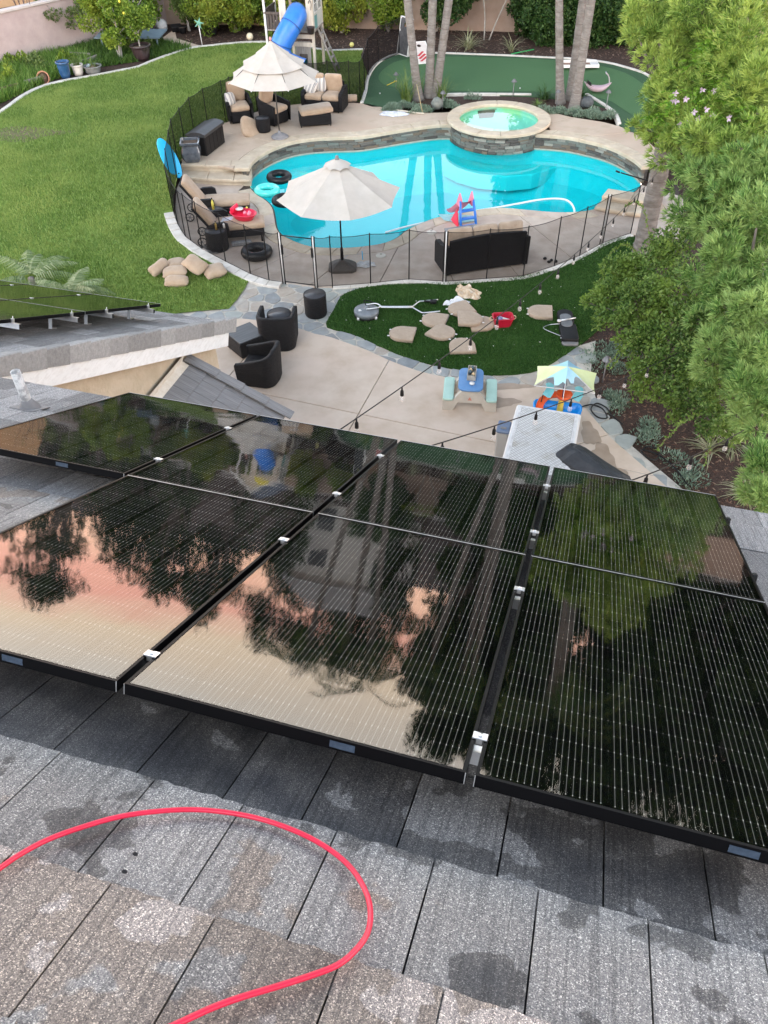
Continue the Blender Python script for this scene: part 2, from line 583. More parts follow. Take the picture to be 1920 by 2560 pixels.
# ---------------------------------------------------------------- yard and roof points: image pixels back-projected onto assumed planes and depths, metres
L = {
    'pool_far': [(-3.7, 22.99, -0.08), (-3.68, 23.34, -0.08), (-3.58, 23.71, -0.08), (-3.38, 24.16, -0.08), (-3.12, 24.54, -0.08), (-2.79, 24.9, -0.08), (-2.43, 25.13, -0.08), (-1.89, 25.3, -0.08), (-1.15, 25.36, -0.08), (-0.56, 25.39, -0.08), (0.14, 25.66, -0.08), (0.76, 25.92, -0.08), (1.37, 26.14, -0.08), (1.86, 26.28, -0.08), (2.35, 26.26, -0.08), (2.69, 25.93, -0.08), (3.14, 25.62, -0.08), (3.66, 25.38, -0.08), (4.12, 25.29, -0.08), (4.6, 25.34, -0.08), (5.18, 25.24, -0.08), (5.74, 25.06, -0.08), (6.27, 24.71, -0.08), (6.76, 24.28, -0.08), (7.1, 23.75, -0.08), (7.35, 23.12, -0.08), (7.43, 22.64, -0.08)],
    'pool_near': [(7.34, 22.26, -0.08), (7, 21.78, -0.08), (6.55, 21.35, -0.08), (5.98, 20.94, -0.08), (5.46, 20.66, -0.08), (4.76, 20.61, -0.08), (3.96, 20.79, -0.08), (3.36, 20.94, -0.08), (2.79, 20.9, -0.08), (2.36, 20.73, -0.08), (1.94, 20.62, -0.08), (1.52, 20.42, -0.08), (1.2, 20.19, -0.08), (0.73, 19.76, -0.08), (0.42, 19.27, -0.08), (0.07, 18.98, -0.08), (-0.41, 18.83, -0.08), (-0.89, 18.77, -0.08), (-1.46, 18.81, -0.08), (-1.77, 18.91, -0.08), (-2.11, 19.16, -0.08), (-2.46, 19.54, -0.08), (-2.63, 19.93, -0.08), (-2.75, 20.66, -0.08), (-2.86, 21.21, -0.08), (-3.08, 21.69, -0.08), (-3.35, 22.04, -0.08), (-3.57, 22.48, -0.08)],
    'fence_front': [(6.34, 19.22, 0), (5.53, 18.71, 0), (4.84, 18.07, 0), (4.14, 17.56, 0), (3.34, 17.11, 0), (2.47, 17, 0), (1.52, 16.9, 0), (0.67, 17.04, 0), (-0.22, 16.88, 0), (-1.1, 16.78, 0), (-1.44, 16.76, 0), (-2.26, 16.99, 0), (-2.59, 17.09, 0), (-3.06, 17.42, 0), (-3.73, 18.06, 0), (-4.39, 18.73, 0)],
    'fence_left': [(-4.76, 19.21, 1.22), (-4.93, 19.44, 1.25), (-5.23, 20.09, 1.32), (-5.45, 20.74, 1.4), (-5.58, 21.6, 1.5), (-5.63, 22.51, 1.56), (-5.73, 23.41, 1.56), (-5.65, 24.3, 1.56), (-5.53, 25.24, 1.56), (-5.25, 26.07, 1.56), (-4.81, 26.8, 1.56)],
    'fence_back': [(-4.61, 27.13, 1.56), (-3.92, 27.83, 1.56), (-3.09, 28.25, 1.56), (-2.34, 28.52, 1.56), (-1.61, 28.65, 1.56), (-0.91, 28.61, 1.56), (-0.56, 28.55, 1.56)],
    'fence_green': [(-0.53, 28.42, 0.36), (-0.42, 29.66, 0.36), (-0.3, 31.27, 0.36), (0.07, 32.9, 0.36), (0.87, 33.99, 0.36)],
    'updeck_out': [(-5.72, 23.7, 0.36), (-5.95, 24.65, 0.36), (-5.99, 25.48, 0.36), (-5.81, 26.27, 0.36), (-5.39, 26.82, 0.36), (-4.8, 26.79, 0.36), (-3.96, 27.73, 0.36), (-2.93, 28.38, 0.36), (-2.26, 28.51, 0.36), (-0.78, 28.48, 0.36), (-0.29, 28.33, 0.36), (0.25, 27.91, 0.36), (1.07, 27.36, 0.36), (2.15, 27.35, 0.36), (4, 27.72, 0.36), (5.57, 27.26, 0.36), (6.18, 26.74, 0.36), (7.07, 26.26, 0.36), (7.49, 25.85, 0.36), (7.97, 25, 0.36), (8.17, 23.71, 0.36), (7.94, 21.96, 0.36)],
    'step_top': [(-5.66, 23.37, 0.36), (-4.86, 23.25, 0.36), (-4.09, 23.21, 0.36), (-3.65, 23.29, 0.36)],
    'step_mid': [(-5.65, 22.99, 0.18), (-4.89, 22.76, 0.18), (-4.08, 22.64, 0.18), (-3.61, 22.62, 0.18)],
    'green': [(-0.51, 28.39, 0.36), (-0.39, 29.62, 0.36), (-0.3, 31.25, 0.36), (0.07, 32.9, 0.36), (0.88, 34.04, 0.36), (2.39, 34.02, 0.36), (3.56, 33.81, 0.36), (4.93, 33.56, 0.36), (6.26, 33.24, 0.36), (7.58, 32.93, 0.36), (8.5, 32.42, 0.36), (9.04, 31.82, 0.36), (9.5, 31.14, 0.36), (9.71, 30.29, 0.36), (9.98, 28.62, 0.36), (9.36, 26.33, 0.36), (7.98, 25.07, 0.36), (7.51, 26.02, 0.36), (7.56, 27.2, 0.36), (7.32, 27.71, 0.36), (6.58, 28.3, 0.36), (5.09, 28.87, 0.36), (4.12, 29, 0.36), (3.04, 29.27, 0.36), (2.27, 29.18, 0.36), (1.31, 28.86, 0.36), (0.3, 27.98, 0.36)],
    'green_pad': [(0.06, 31.25, 0.36), (0.33, 32.31, 0.36), (0.88, 33.16, 0.36), (2.11, 33.6, 0.36), (4.94, 33.23, 0.36), (7.37, 32.58, 0.36), (8.63, 31.58, 0.36), (9.15, 30.16, 0.36), (9.25, 27.85, 0.36), (8.37, 26.38, 0.36), (7.95, 27.33, 0.36), (7.43, 28.55, 0.36), (5.22, 29.33, 0.36), (3.79, 29.44, 0.36), (2.24, 29.61, 0.36), (0.99, 29.85, 0.36), (0.25, 30.33, 0.36)],
    'lawn_curb': [(-12.73, 26.74, 0.36), (-12.42, 28.08, 0.36), (-12.31, 28.69, 0.36), (-12.17, 29.72, 0.36), (-11.82, 30.7, 0.36), (-11.13, 31.36, 0.36), (-10.32, 31.86, 0.36), (-9.54, 32.37, 0.36), (-8.86, 32.9, 0.36), (-8.43, 33.69, 0.36), (-7.74, 34.77, 0.36), (-7.17, 35.34, 0.36), (-6.36, 35.63, 0.36), (-5.43, 35.92, 0.36), (-4.35, 35.91, 0.36), (-3.17, 35.44, 0.36), (-2.03, 34.65, 0.36), (-1.24, 34.62, 0.36), (-0.51, 34.67, 0.36)],
    'wall_left': [(-14.09, 33.09, 0.36), (-14.01, 33.9, 0.36), (-13.03, 34.75, 0.36)],
    'wall_back': [(-5.42, 38.88, 0.45), (-4.65, 38.63, 0.45), (-0.48, 37.91, 0.45), (3.49, 37.34, 0.45), (5.57, 37.08, 0.45)],
    'path_left': [(-8.88, 36.02, 0.36), (-8.47, 38.21, 0.36), (-8.12, 36.76, 0.36), (-6.82, 35.45, 0.36), (-7.74, 34.76, 0.36), (-8.45, 35.66, 0.36)],
    'flag_left': [(-3.07, 17.17, 0), (-3.12, 16.78, 0), (-3.26, 16.23, 0), (-3.37, 15.87, 0), (-3.66, 15.85, 0), (-4.1, 15.79, 0), (-4.61, 15.69, 0)],
    'turf': [(-0.83, 16.41, 0), (-0.48, 16.68, 0), (0.23, 16.83, 0), (1.52, 16.86, 0), (2.74, 16.93, 0), (3.88, 17.34, 0), (4.15, 17.37, 0), (4.98, 18.1, 0), (5.46, 18.61, 0), (6.13, 19.05, 0), (6.85, 18.67, 0), (5.93, 16.51, 0), (4.91, 15.15, 0), (4.15, 14.23, 0), (3.66, 13.74, 0), (3.29, 13.42, 0), (2.96, 13.23, 0), (2.33, 13.14, 0), (1.97, 13.2, 0), (1.55, 13.36, 0), (0.99, 13.57, 0), (0.31, 13.97, 0), (-0.46, 14.64, 0), (-0.79, 14.85, 0), (-1.16, 15.05, 0), (-1.15, 15.36, 0), (-1.04, 15.73, 0), (-0.93, 16.21, 0)],
    'patio_edge': [(-3.42, 15.41, 0), (-3, 15.45, 0), (-2.36, 15.28, 0), (-1.76, 15.02, 0), (-1.39, 14.78, 0), (-1.05, 14.64, 0), (-0.25, 14.09, 0), (0.15, 13.75, 0), (0.73, 13.35, 0), (1.39, 13.07, 0), (2.22, 12.88, 0), (2.67, 12.82, 0), (3.44, 12.62, 0), (3.71, 12.39, 0), (3.76, 12.19, 0), (3.86, 11.92, 0), (3.97, 11.56, 0), (4.1, 11.16, 0), (4.25, 10.85, 0), (4.46, 10.44, 0), (4.73, 9.89, 0), (5.15, 9.02, 0)],
    'bed_edge': [(4.14, 14.2, 0), (4.49, 14.37, 0), (4.22, 13.47, 0), (4.1, 12.92, 0), (4.08, 12.26, 0), (4.18, 11.76, 0), (4.32, 11.15, 0), (4.47, 10.85, 0), (4.72, 10.35, 0), (4.99, 9.83, 0), (5.4, 9.01, 0)],
    'jointA': [(0.16, 13.75, 0), (-0.46, 11.93, 0)],
    'jointB': [(-2.12, 12.58, 0), (-0.42, 11.96, 0), (0.61, 11.56, 0), (2.14, 11.01, 0)],
    'jointC': [(-2.8, 13.91, -0), (-3.02, 13.31, 0)],
    'jointD': [(3.56, 11, 0), (4.06, 11.22, 0)],
    'umb1': [(-2.98, 25.37, 0.36)],
    'umb2': [(-0.89, 17.66, 0)],
    'chair1': [(-4.38, 26.99, 0.36)],
    'chair2': [(-3.28, 26.76, 0.36)],
    'loveseat': [(-1.71, 27.93, 0.36)],
    'ottoman': [(-1.96, 26.51, 0.36)],
    'round_ott': [(-3.58, 25.95, 0.36)],
    'loose_cushion': [(-4, 25.9, 0.36)],
    'bolster': [(-0.95, 28.64, 0.36)],
    'planter': [(-5.37, 23.57, 0.36)],
    'drum3': [(-4.01, 18.81, 0)],
    'tube_deck': [(-3, 18.37, 0)],
    'ring_black': [(-2.87, 23.26, -0.05)],
    'ring_teal': [(-3.15, 22.39, -0.05)],
    'ring_black2': [(-2.58, 21.64, -0.05)],
    'table': [(2.41, 18.51, 0.4)],
    'drain1': [(1.33, 19.5, 0)],
    'drain2': [(0.03, 18.28, 0)],
    'bag': [(-0.35, 17.8, 0)],
    'drum1': [(-1.42, 15.6, 0)],
    'drum2top': [(-2.11, 14.75, 0.5)],
    'chairA': [(-2.13, 14.34, 0)],
    'chairB': [(-2.4, 13.06, 0)],
    'ottB': [(-2.71, 14.18, 0.4)],
    'cleaner': [(-0.31, 15.48, 0)],
    'tub_red': [(2.6, 14.98, 0)],
    'lid': [(2.63, 15.27, 0.02)],
    'picnic': [(1.74, 12.8, 0)],
    'watertable': [(3.27, 11.99, 0)],
    'bin': [(2.1, 10.76, 0.6)],
    'pathlight': [(4.33, 12.92, 0)],
    'pile': [(-5.56, 19.57, 0)],
    'ball_cream': [(-5.07, 36.19, 0.36)],
    'ball_yellow': [(-0.95, 34.81, 0.36)],
    'pot_big': [(-8.92, 33.92, 0.36)],
    'pot_blue': [(-11.22, 31.67, 0.36)],
    'pot_white': [(-10.85, 32.03, 0.36)],
    'pot_bowl': [(-10.36, 32.24, 0.36)],
    'pot_terra': [(-11.9, 31.34, 0.36)],
    'bag_white': [(-8.91, 37.94, 0.36)],
    'lemon': [(-9.7, 33.86, 0.36)],
    'twig': [(-13.06, 34.75, 0.36)],
    'loose': [(-12.37, 35.88, 0.36)],
    'dark_shrub': [(-13.98, 34.91, 0.36)],
    'cit1': [(-5.66, 37.8, 0.36)],
    'cit2': [(-7.7, 38.06, 0.36)],
    'cit3': [(-1.39, 37.97, 0.36)],
    'shrub4': [(0.49, 38.11, 0.36)],
    'flax1': [(3.55, 34.54, 0.36)],
    'flax2': [(5.18, 34.17, 0.36)],
    'plum': [(4.41, 35.91, 0.36)],
    'plum2': [(4.4, 35.67, 0.36)],
    'rock1': [(1.94, 27.75, 0.36)],
    'rock2': [(6.79, 27.66, 0.36)],
    'pl1': [(0.66, 29.86, 0.36)],
    'pl2': [(4.57, 28.9, 0.36)],
    'pl3': [(2.13, 27.81, 0.36)],
    'pl4': [(5.84, 27.71, 0.36)],
    'pl5': [(7.44, 27.63, 0.36)],
    'toy': [(7.4, 29.04, 0.36)],
    'sandbox': [(7.36, 31.89, 0.36)],
    'corn1': [(1.08, 33.77, 0.36)],
    'corn2': [(1.69, 32.7, 0.36)],
    'club': [(0.73, 27.38, 0.36)],
    'cloth': [(0.73, 27.31, 0.36)],
    'surf': [(-5.75, 22.74, 0.2)],
    'trunkR': [(6.21, 17.65, 0)],
    'playset': [(-3.08, 32.97, 0.36)],
    'star': [(-6.92, 35.72, 0.36)],
    'drainhose': [(0.87, 27.68, 0.36)],
    'box': [(-4.97, 23.9, 0.36), (-4.59, 24.98, 0.36)],
    'chaise1': [(-4.71, 20.95, 0.45), (-3.55, 21.09, 0.45), (-3.49, 20.54, 0.45), (-4.37, 20.5, 0.45)],
    'chaise1_head': [(-5.11, 20.77, 1), (-4.66, 19.51, 1)],
    'chaise2': [(-4.21, 19.52, 0.45), (-3.06, 19.77, 0.45), (-2.98, 19.15, 0.45), (-3.81, 19, 0.45)],
    'chaise2_head': [(-4.62, 19.36, 1), (-4.14, 18.08, 1)],
    'redtoy': [(-3.45, 19.52, 0.5)],
    'slide': [(2.04, 19.43, 0), (2.5, 19.52, 0), (1.79, 20.4, 0), (2.03, 20.44, 0)],
    'sofa': [(1.62, 17.16, 0), (3.4, 17.63, 0)],
    'hose': [(0.16, 19.68, -0.06), (0.74, 20.02, -0.06), (1.51, 20.37, -0.06), (2.37, 20.81, -0.06), (3.12, 21.06, -0.06), (3.77, 21.3, -0.06), (4.33, 21.51, -0.06), (4.76, 21.59, -0.06), (5.07, 21.53, -0.06), (5.21, 21.31, -0.06), (5.24, 20.94, -0.06), (5.19, 20.58, -0.06)],
    'dcush': [(0.46, 14.62, 0), (1.17, 15.15, 0), (1.28, 14.65, 0), (1.76, 15.55, 0), (1.89, 15.03, 0), (2.15, 14.98, 0), (1.67, 14.11, 0), (3.49, 15.41, 0)],
    'blanket': [(1.77, 16.64, 0), (2, 16.63, 0), (2.29, 16.3, 0), (2.23, 16.1, 0), (2.05, 16.04, 0), (1.82, 16.15, 0), (1.71, 16.32, 0)],
    'silver': [(1.4, 15.86, 0), (1.61, 16.09, 0), (1.85, 16.11, 0), (1.99, 15.97, 0), (1.96, 15.77, 0), (1.58, 15.75, 0)],
    'seatblack': [(3.89, 15.45, 0), (3.96, 14.15, -0)],
    'spa_cover': [(2.3, 10.98, 0.92), (3.34, 10.67, 0.92), (3.08, 9.89, 0.92), (1.87, 9.67, 0.92)],
    'grill': [(3.15, 9.79, 1), (2.86, 9.72, 1), (2.73, 9.36, 1), (3.58, 9.01, 1)],
    'cleaner_bar': [(-0.01, 15.64, 0), (0.69, 15.68, 0), (0.98, 15.97, 0), (1.29, 16.03, 0), (0.89, 15.48, 0), (1.25, 15.43, 0)],
    'spa': [(2.13, 26.64, 0.52), (5.42, 26.13, 0.52), (3.96, 28, 0.52), (3.79, 25, 0.52)],
    'palms': [(1.39, 28.77, 0.36), (1.75, 29.04, 0.36), (1.96, 29.03, 0.36), (6.05, 28.17, 0.36), (6.42, 28.52, 0.36), (6.42, 27.68, 0.36)],
    'palm_tops': [(0.97, 28.77, 3.21), (1.8, 29.04, 3.14), (2.32, 29.03, 3.14), (5.56, 28.17, 3.27), (6.39, 28.52, 3.19), (6.46, 27.68, 3.35)],
    'uv_hose': [(0.038, -0.667), (0.056, -0.611), (0.069, -0.561), (0.099, -0.493), (0.152, -0.422), (0.214, -0.357), (0.289, -0.305), (0.372, -0.263), (0.465, -0.237), (0.565, -0.227), (0.671, -0.237), (0.761, -0.264), (0.833, -0.306), (0.888, -0.367), (0.914, -0.425), (0.921, -0.48), (0.908, -0.532), (0.884, -0.578), (0.843, -0.619), (0.781, -0.672), (0.722, -0.72), (0.677, -0.762), (0.637, -0.807), (0.591, -0.859)],
    'uv_clamp_bc': [(1.067, 0.183), (1.066, 1.32), (1.058, 2.093), (1.056, 2.987)],
    'uv_clamp_ab': [(-0.012, 0.174), (-0.005, 1.321), (-0.011, 2.085), (-0.015, 2.998), (-1.103, 2.109), (-1.118, 3.046)],
    'uv_rails2': [(-4.789, 6.501), (-4.842, 7.244), (-4.774, 8.218), (-4.884, 5.459)],
    'uv_feet2': [(-5.264, 6.545), (-5.177, 7.252), (-5.153, 8.445)],
    'uv_pipe': [(-2.746, 3.133)],
    'uv_stick': [(-0.391, -0.002), (0.695, -0.002), (1.777, 0.001), (-1.48, 1.775)],
    'uv_drops': [(1.299, 0.031), (1.328, 0.002), (1.287, -0.031), (1.327, -0.076), (1.656, 0.087), (1.627, -0.016), (1.628, -0.141)],
    'fern_a': [(5.43, 18.3, 4.94, 0.5), (5.29, 18.04, 4.68, 0.38), (5.96, 18.4, 5.05, 0.7), (5.84, 17.39, 4.73, 0.65), (6.26, 17.09, 5.13, 0.8), (6.71, 16.61, 5.36, 0.9), (6.32, 16.53, 4.57, 0.8), (6.6, 15.5, 4.94, 0.9), (5.63, 16.93, 4.26, 0.42), (5.86, 16.14, 4.17, 0.65), (6.39, 15.49, 4.22, 0.8), (6.49, 14.33, 4.45, 0.8), (5.05, 16.27, 3.58, 0.17), (5.42, 16.31, 3.62, 0.38), (5.35, 15.57, 3.58, 0.36), (5.76, 15.1, 3.81, 0.65), (6.14, 13.9, 4.02, 0.8), (5.42, 17.04, 3.94, 0.2)],
    'fern_b': [(5.73, 14.08, 3.49, 0.55), (6.06, 13.48, 3.58, 0.8), (6.23, 13.11, 3.92, 0.7), (5.54, 13.69, 3.08, 0.42), (5.78, 13.01, 3.1, 0.7), (5.92, 11.99, 3.49, 0.8), (5.55, 12.07, 2.85, 0.55), (5.78, 11.47, 2.95, 0.7), (5.42, 11.08, 2.55, 0.48), (5.6, 10.55, 2.72, 0.7), (5.44, 10.21, 2.38, 0.6), (5.49, 9.58, 2.45, 0.6), (5.32, 9.38, 2.25, 0.45), (5.39, 8.98, 2.12, 0.4)],
    'fern_c': [(4.28, 6.66, 3.04, 0.26), (4.07, 6.34, 3, 0.16), (4.37, 6.8, 3.18, 0.22), (4.18, 6.27, 3.07, 0.2)],
    'shrub_a': [(5.96, 15.09, 1.65, 0.5), (5.48, 14.57, 1.41, 0.5), (5, 14.52, 1.36, 0.4), (4.68, 14.58, 1.42, 0.28), (4.5, 14.1, 1.21, 0.3), (4.24, 13.96, 1.21, 0.2), (4, 13.9, 1.16, 0.12), (5.64, 13.51, 1.47, 0.6), (5.03, 13.54, 1.21, 0.5), (4.57, 13.44, 1.11, 0.32), (4.25, 13.48, 1.01, 0.18), (5.34, 12.64, 1.15, 0.55), (5.69, 12.49, 1.57, 0.5), (4.85, 12.77, 1, 0.35), (4.58, 12.86, 0.94, 0.18)],
    'shrub_b': [(5.66, 11.65, 1.28, 0.5), (5.32, 11.9, 0.96, 0.42), (4.96, 12.07, 0.85, 0.36), (4.7, 12.19, 0.69, 0.24), (4.74, 11.88, 0.51, 0.2), (5.03, 11.63, 0.68, 0.3), (5.34, 11.24, 0.86, 0.4), (5.6, 10.73, 1.19, 0.42), (5.16, 11.21, 0.55, 0.22), (5.51, 10.61, 0.78, 0.3), (5.62, 10.04, 1.06, 0.25)],
    'vine': [(6.09, 16.43, 5.03, 0.3), (6.17, 15.94, 4.96, 0.3), (6.3, 15.56, 4.86, 0.3), (5.97, 16.06, 4.8, 0.3), (5.48, 15.35, 4.21, 0.35), (5.83, 15.23, 4.38, 0.35), (6.17, 15.21, 4.64, 0.25), (5.98, 14.81, 4.37, 0.3), (5.4, 15.73, 3.88, 0.25), (6.19, 14.39, 4.37, 0.3)],
    'vine_flowers': [(5.32, 15.32, 4.47, 0), (5.43, 15.03, 4.46, 0), (5.72, 15.14, 4.57, 0), (5.84, 14.91, 4.62, 0), (5.49, 14.66, 4.36, 0), (5.66, 14.58, 4.43, 0), (5.72, 14.39, 4.38, 0), (5.91, 14.15, 4.42, 0), (5.28, 15.24, 4.38, 0), (5.33, 15.22, 4.37, 0), (5.38, 14.54, 4.24, 0), (5.56, 14.57, 4.28, 0), (5.28, 14.62, 4.18, 0)],
}

# ---------------------------------------------------------------- material set
M_mulch = mat('mulch', (.016, .008, .006), (.06, .03, .02), scale=26, rough=.95, bump=1.0, bscale=60, c3=(.12, .075, .055), c3scale=55, c3amt=.6)
M_soil = mat('soil', (.09, .06, .04), (.17, .12, .085), scale=9, rough=.95, bump=.6, bscale=40)
M_deck = mat('deck_concrete', (.46, .36, .27), (.56, .455, .355), scale=2.2, rough=.75, bump=.12, bscale=50, c3=(.42, .27, .19), c3scale=1.1, c3amt=.35)
M_deck2 = mat('deck_concrete_grey', (.44, .365, .30), (.55, .465, .39), scale=2.5, rough=.75, bump=.12, bscale=50, c3=(.36, .25, .19), c3scale=1.3, c3amt=.3)
M_patio = mat('patio_concrete', (.51, .40, .305), (.61, .505, .41), scale=1.7, rough=.7, bump=.10, bscale=60, c3=(.62, .50, .41), c3scale=.9, c3amt=.6)
M_coping = mat('coping_stone', (.50, .41, .30), (.60, .52, .40), scale=3.0, rough=.7, bump=.18, bscale=30, c3=(.42, .34, .25), c3scale=2.2, c3amt=.5)
M_joint = mat('joint', (.06, .045, .035), rough=.9)
M_mortar = mat('mortar', (.42, .39, .34), (.56, .52, .46), scale=7, rough=.9)
M_flag = [mat('flagstone_%s' % k, a, b, scale=4, rough=.6, bump=.25, bscale=18, c3=c, c3scale=2.5, c3amt=.5) for k, a, b, c in (
    ('blue', (.25, .265, .265), (.34, .355, .35), (.28, .27, .25)), ('green', (.28, .30, .28), (.36, .38, .355), (.3, .3, .27)),
    ('tan', (.34, .29, .24), (.42, .37, .31), (.3, .3, .29)), ('dark', (.18, .195, .205), (.26, .28, .285), (.24, .22, .2)))]
M_curb = mat('curb_concrete', (.50, .47, .42), (.66, .63, .58), scale=3, rough=.85, bump=.2, bscale=25)
M_stone = [mat('ledger_%s' % k, a, b, scale=9, rough=.7, bump=.5, bscale=30) for k, a, b in (
    ('grey', (.10, .095, .085), (.19, .18, .155)), ('brown', (.12, .09, .065), (.21, .165, .12)), ('green', (.12, .135, .12), (.21, .225, .195)),
    ('pale', (.26, .25, .21), (.36, .35, .31)), ('dark', (.05, .045, .04), (.11, .10, .09)))]
M_plaster = mat('pool_plaster', (.0, .50, .57), (.004, .54, .60), scale=2, rough=.8)
M_tile = mat('waterline', (.36, .36, .30), (.46, .46, .39), scale=8, rough=.6)
M_wicker = mat('black_wicker', (.004, .004, .005), (.014, .014, .016), scale=9, rough=.6, bump=.9, bscale=14, spec=.25, stretch=(1, 1, 9))
M_cush = mat('tan_cushion', (.37, .27, .185), (.44, .335, .24), scale=5, rough=.9, bump=.08, bscale=50, sheen=.2)
M_cushd = mat('brown_cushion', (.33, .25, .18), (.43, .335, .25), scale=4, rough=.9, bump=.1, bscale=40, sheen=.2, c3=(.27, .20, .14), c3scale=5, c3amt=.4)
M_black = mat('black_metal', (.005, .005, .006), rough=.5, spec=.3)
M_blackp = mat('black_plastic', (.006, .006, .007), (.012, .012, .013), scale=20, rough=.55, spec=.3)
M_rubber = mat('black_rubber', (.006, .006, .007), (.012, .012, .012), scale=6, rough=.4, spec=.35)
M_steel = mat('steel', (.62, .63, .64), rough=.3, metal=1.0)
M_alu = mat('aluminium', (.66, .67, .68), (.74, .75, .76), scale=30, rough=.38, metal=1.0)
M_white = mat('white_paint', (.74, .74, .72), (.80, .80, .78), scale=4, rough=.6)
M_whitep = mat('white_plastic', (.66, .66, .65), rough=.4)
M_canvas = mat('canvas', (.44, .415, .37), (.50, .475, .43), scale=3, rough=.9, bump=.05, bscale=120, c3=(.43, .41, .38), c3scale=2, c3amt=.35)
M_grey = mat('grey_plastic', (.16, .16, .165), (.20, .20, .205), scale=8, rough=.6)
M_blue = mat('blue_plastic', (.025, .17, .62), (.04, .22, .68), scale=3, rough=.35)
M_cyan = mat('cyan_foam', (.0, .42, .80), (.02, .47, .84), scale=3, rough=.4)
M_pink = mat('pink_plastic', (.80, .24, .34), rough=.4)
M_red = mat('red_plastic', (.78, .015, .06), (.85, .03, .09), scale=4, rough=.35)
M_teal = mat('teal_plastic', (.02, .62, .60), rough=.3)

def grass_ground(name, a, b, c, scale, cs):
    mt, nt, out = nodes(name)
    p = N(nt, 'ShaderNodeBsdfPrincipled', Roughness=.9)
    p.inputs['Specular IOR Level'].default_value = .1
    g = N(nt, 'ShaderNodeTexCoord')
    n1 = N(nt, 'ShaderNodeTexNoise', Scale=scale, Detail=6, Roughness=.75)
    n2 = N(nt, 'ShaderNodeTexNoise', Scale=cs, Detail=3)
    nt.links.new(g.outputs['Object'], n1.inputs['Vector'])
    nt.links.new(g.outputs['Object'], n2.inputs['Vector'])
    r = N(nt, 'ShaderNodeValToRGB')
    r.color_ramp.elements[0].position = .36; r.color_ramp.elements[0].color = c4(a)
    r.color_ramp.elements[1].position = .66; r.color_ramp.elements[1].color = c4(b)
    nt.links.new(n1.outputs['Fac'], r.inputs[0])
    r2_ = N(nt, 'ShaderNodeValToRGB')
    r2_.color_ramp.elements[0].position = .42; r2_.color_ramp.elements[0].color = (0, 0, 0, 1)
    r2_.color_ramp.elements[1].position = .66; r2_.color_ramp.elements[1].color = (.6, .6, .6, 1)
    nt.links.new(n2.outputs['Fac'], r2_.inputs[0])
    mx = N(nt, 'ShaderNodeMix', data_type='RGBA')
    nt.links.new(r2_.outputs[0], mx.inputs['Factor'])
    nt.links.new(r.outputs[0], mx.inputs['A'])
    mx.inputs['B'].default_value = c4(c)
    nt.links.new(mx.outputs['Result'], p.inputs['Base Color'])
    b_ = N(nt, 'ShaderNodeBump', Strength=.6, Distance=.03)
    nt.links.new(n1.outputs['Fac'], b_.inputs['Height'])
    nt.links.new(b_.outputs[0], p.inputs['Normal'])
    nt.links.new(p.outputs[0], out.inputs[0])
    return mt
M_lawn = grass_ground('lawn_ground', (.085, .15, .03), (.18, .28, .06), (.24, .33, .08), 22, .5)
M_turf = grass_ground('turf_ground', (.014, .045, .010), (.040, .095, .02), (.055, .12, .028), 40, 1.2)
M_green = grass_ground('putting_green', (.046, .094, .052), (.06, .118, .064), (.068, .12, .068), 30, .8)
M_pad = grass_ground('putting_pad', (.07, .145, .068), (.09, .172, .082), (.078, .155, .072), 30, .8)

# ---------------------------------------------------------------- terrain
UP = .36
def xy(pts):
    return [(p[0], p[1]) for p in pts]
pool_far = smooth_line(L['pool_far'], 3)
pool_near = smooth_line(L['pool_near'], 3)
pool_line = xy(pool_far) + xy(pool_near)
fence_front = L['fence_front']
fence_left = L['fence_left']

gnd = MB()
pl0, pr0 = (-3.66, 22.75), (7.42, 22.45)
gnd.sheet([[pl0] + xy(pool_far) + [pr0, (150, 22.45), (150, 300), (-150, 300), (-150, 22.75)]], -.05)
gnd.sheet([[pr0] + xy(pool_near) + [pl0, (-150, 22.75), (-150, -60), (150, -60), (150, 22.45)]], -.05)
struct('ground', gnd, M_mulch)
bed = MB()
bed.sheet([[(-60, 34.0), (-14.5, 34.0), (-14.5, 28.2), (-8, 28.6), (3, 27.9), (9, 27.0), (9, 22.0), (60, 22.0), (60, 60), (-60, 60)]], UP - .03)
struct('planting_bed', bed, M_mulch)

def lawn_z(x, y):
    t = max(0, min(1, (y - 19.2) / 4.6))
    return .012 + UP * t * t * (3 - 2 * t)
lawn_poly = xy(smooth_line(L['lawn_curb'], 4)) + [(-.6, 33.9), (-.35, 31.6), (-.5, 28.5)] + list(reversed(xy(L['fence_back']))) + list(reversed(xy(fence_left))) + [xy(fence_front)[-1], xy(fence_front)[-2], xy(fence_front)[-3]] + xy(L['flag_left']) + [(-6.5, 15.0), (-9, 11.5), (-18, 11.5), (-18, 26)]
bm = bmesh.new()
bm.faces.new([bm.verts.new((p[0], p[1], 0)) for p in lawn_poly])
bmesh.ops.triangulate(bm, faces=bm.faces[:])
for k in range(24):
    bmesh.ops.bisect_plane(bm, geom=bm.verts[:] + bm.edges[:] + bm.faces[:], plane_co=(0, 19 + k * .25, 0), plane_no=(0, 1, 0))
for v in bm.verts:
    v.co.z = lawn_z(v.co.x, v.co.y)
bmesh.ops.recalc_face_normals(bm, faces=bm.faces[:])
if sum(f.normal.z for f in bm.faces) < 0:
    bmesh.ops.reverse_faces(bm, faces=bm.faces[:])
me = bpy.data.meshes.new('lawn')
bm.to_mesh(me)
lawn_tris = None
bmesh.ops.triangulate(bm, faces=bm.faces[:])
lawn_tris = np.array([[tuple(v.co) for v in f.verts] for f in bm.faces])
bm.free()
tag(link('lawn', me, M_lawn), kind='structure')

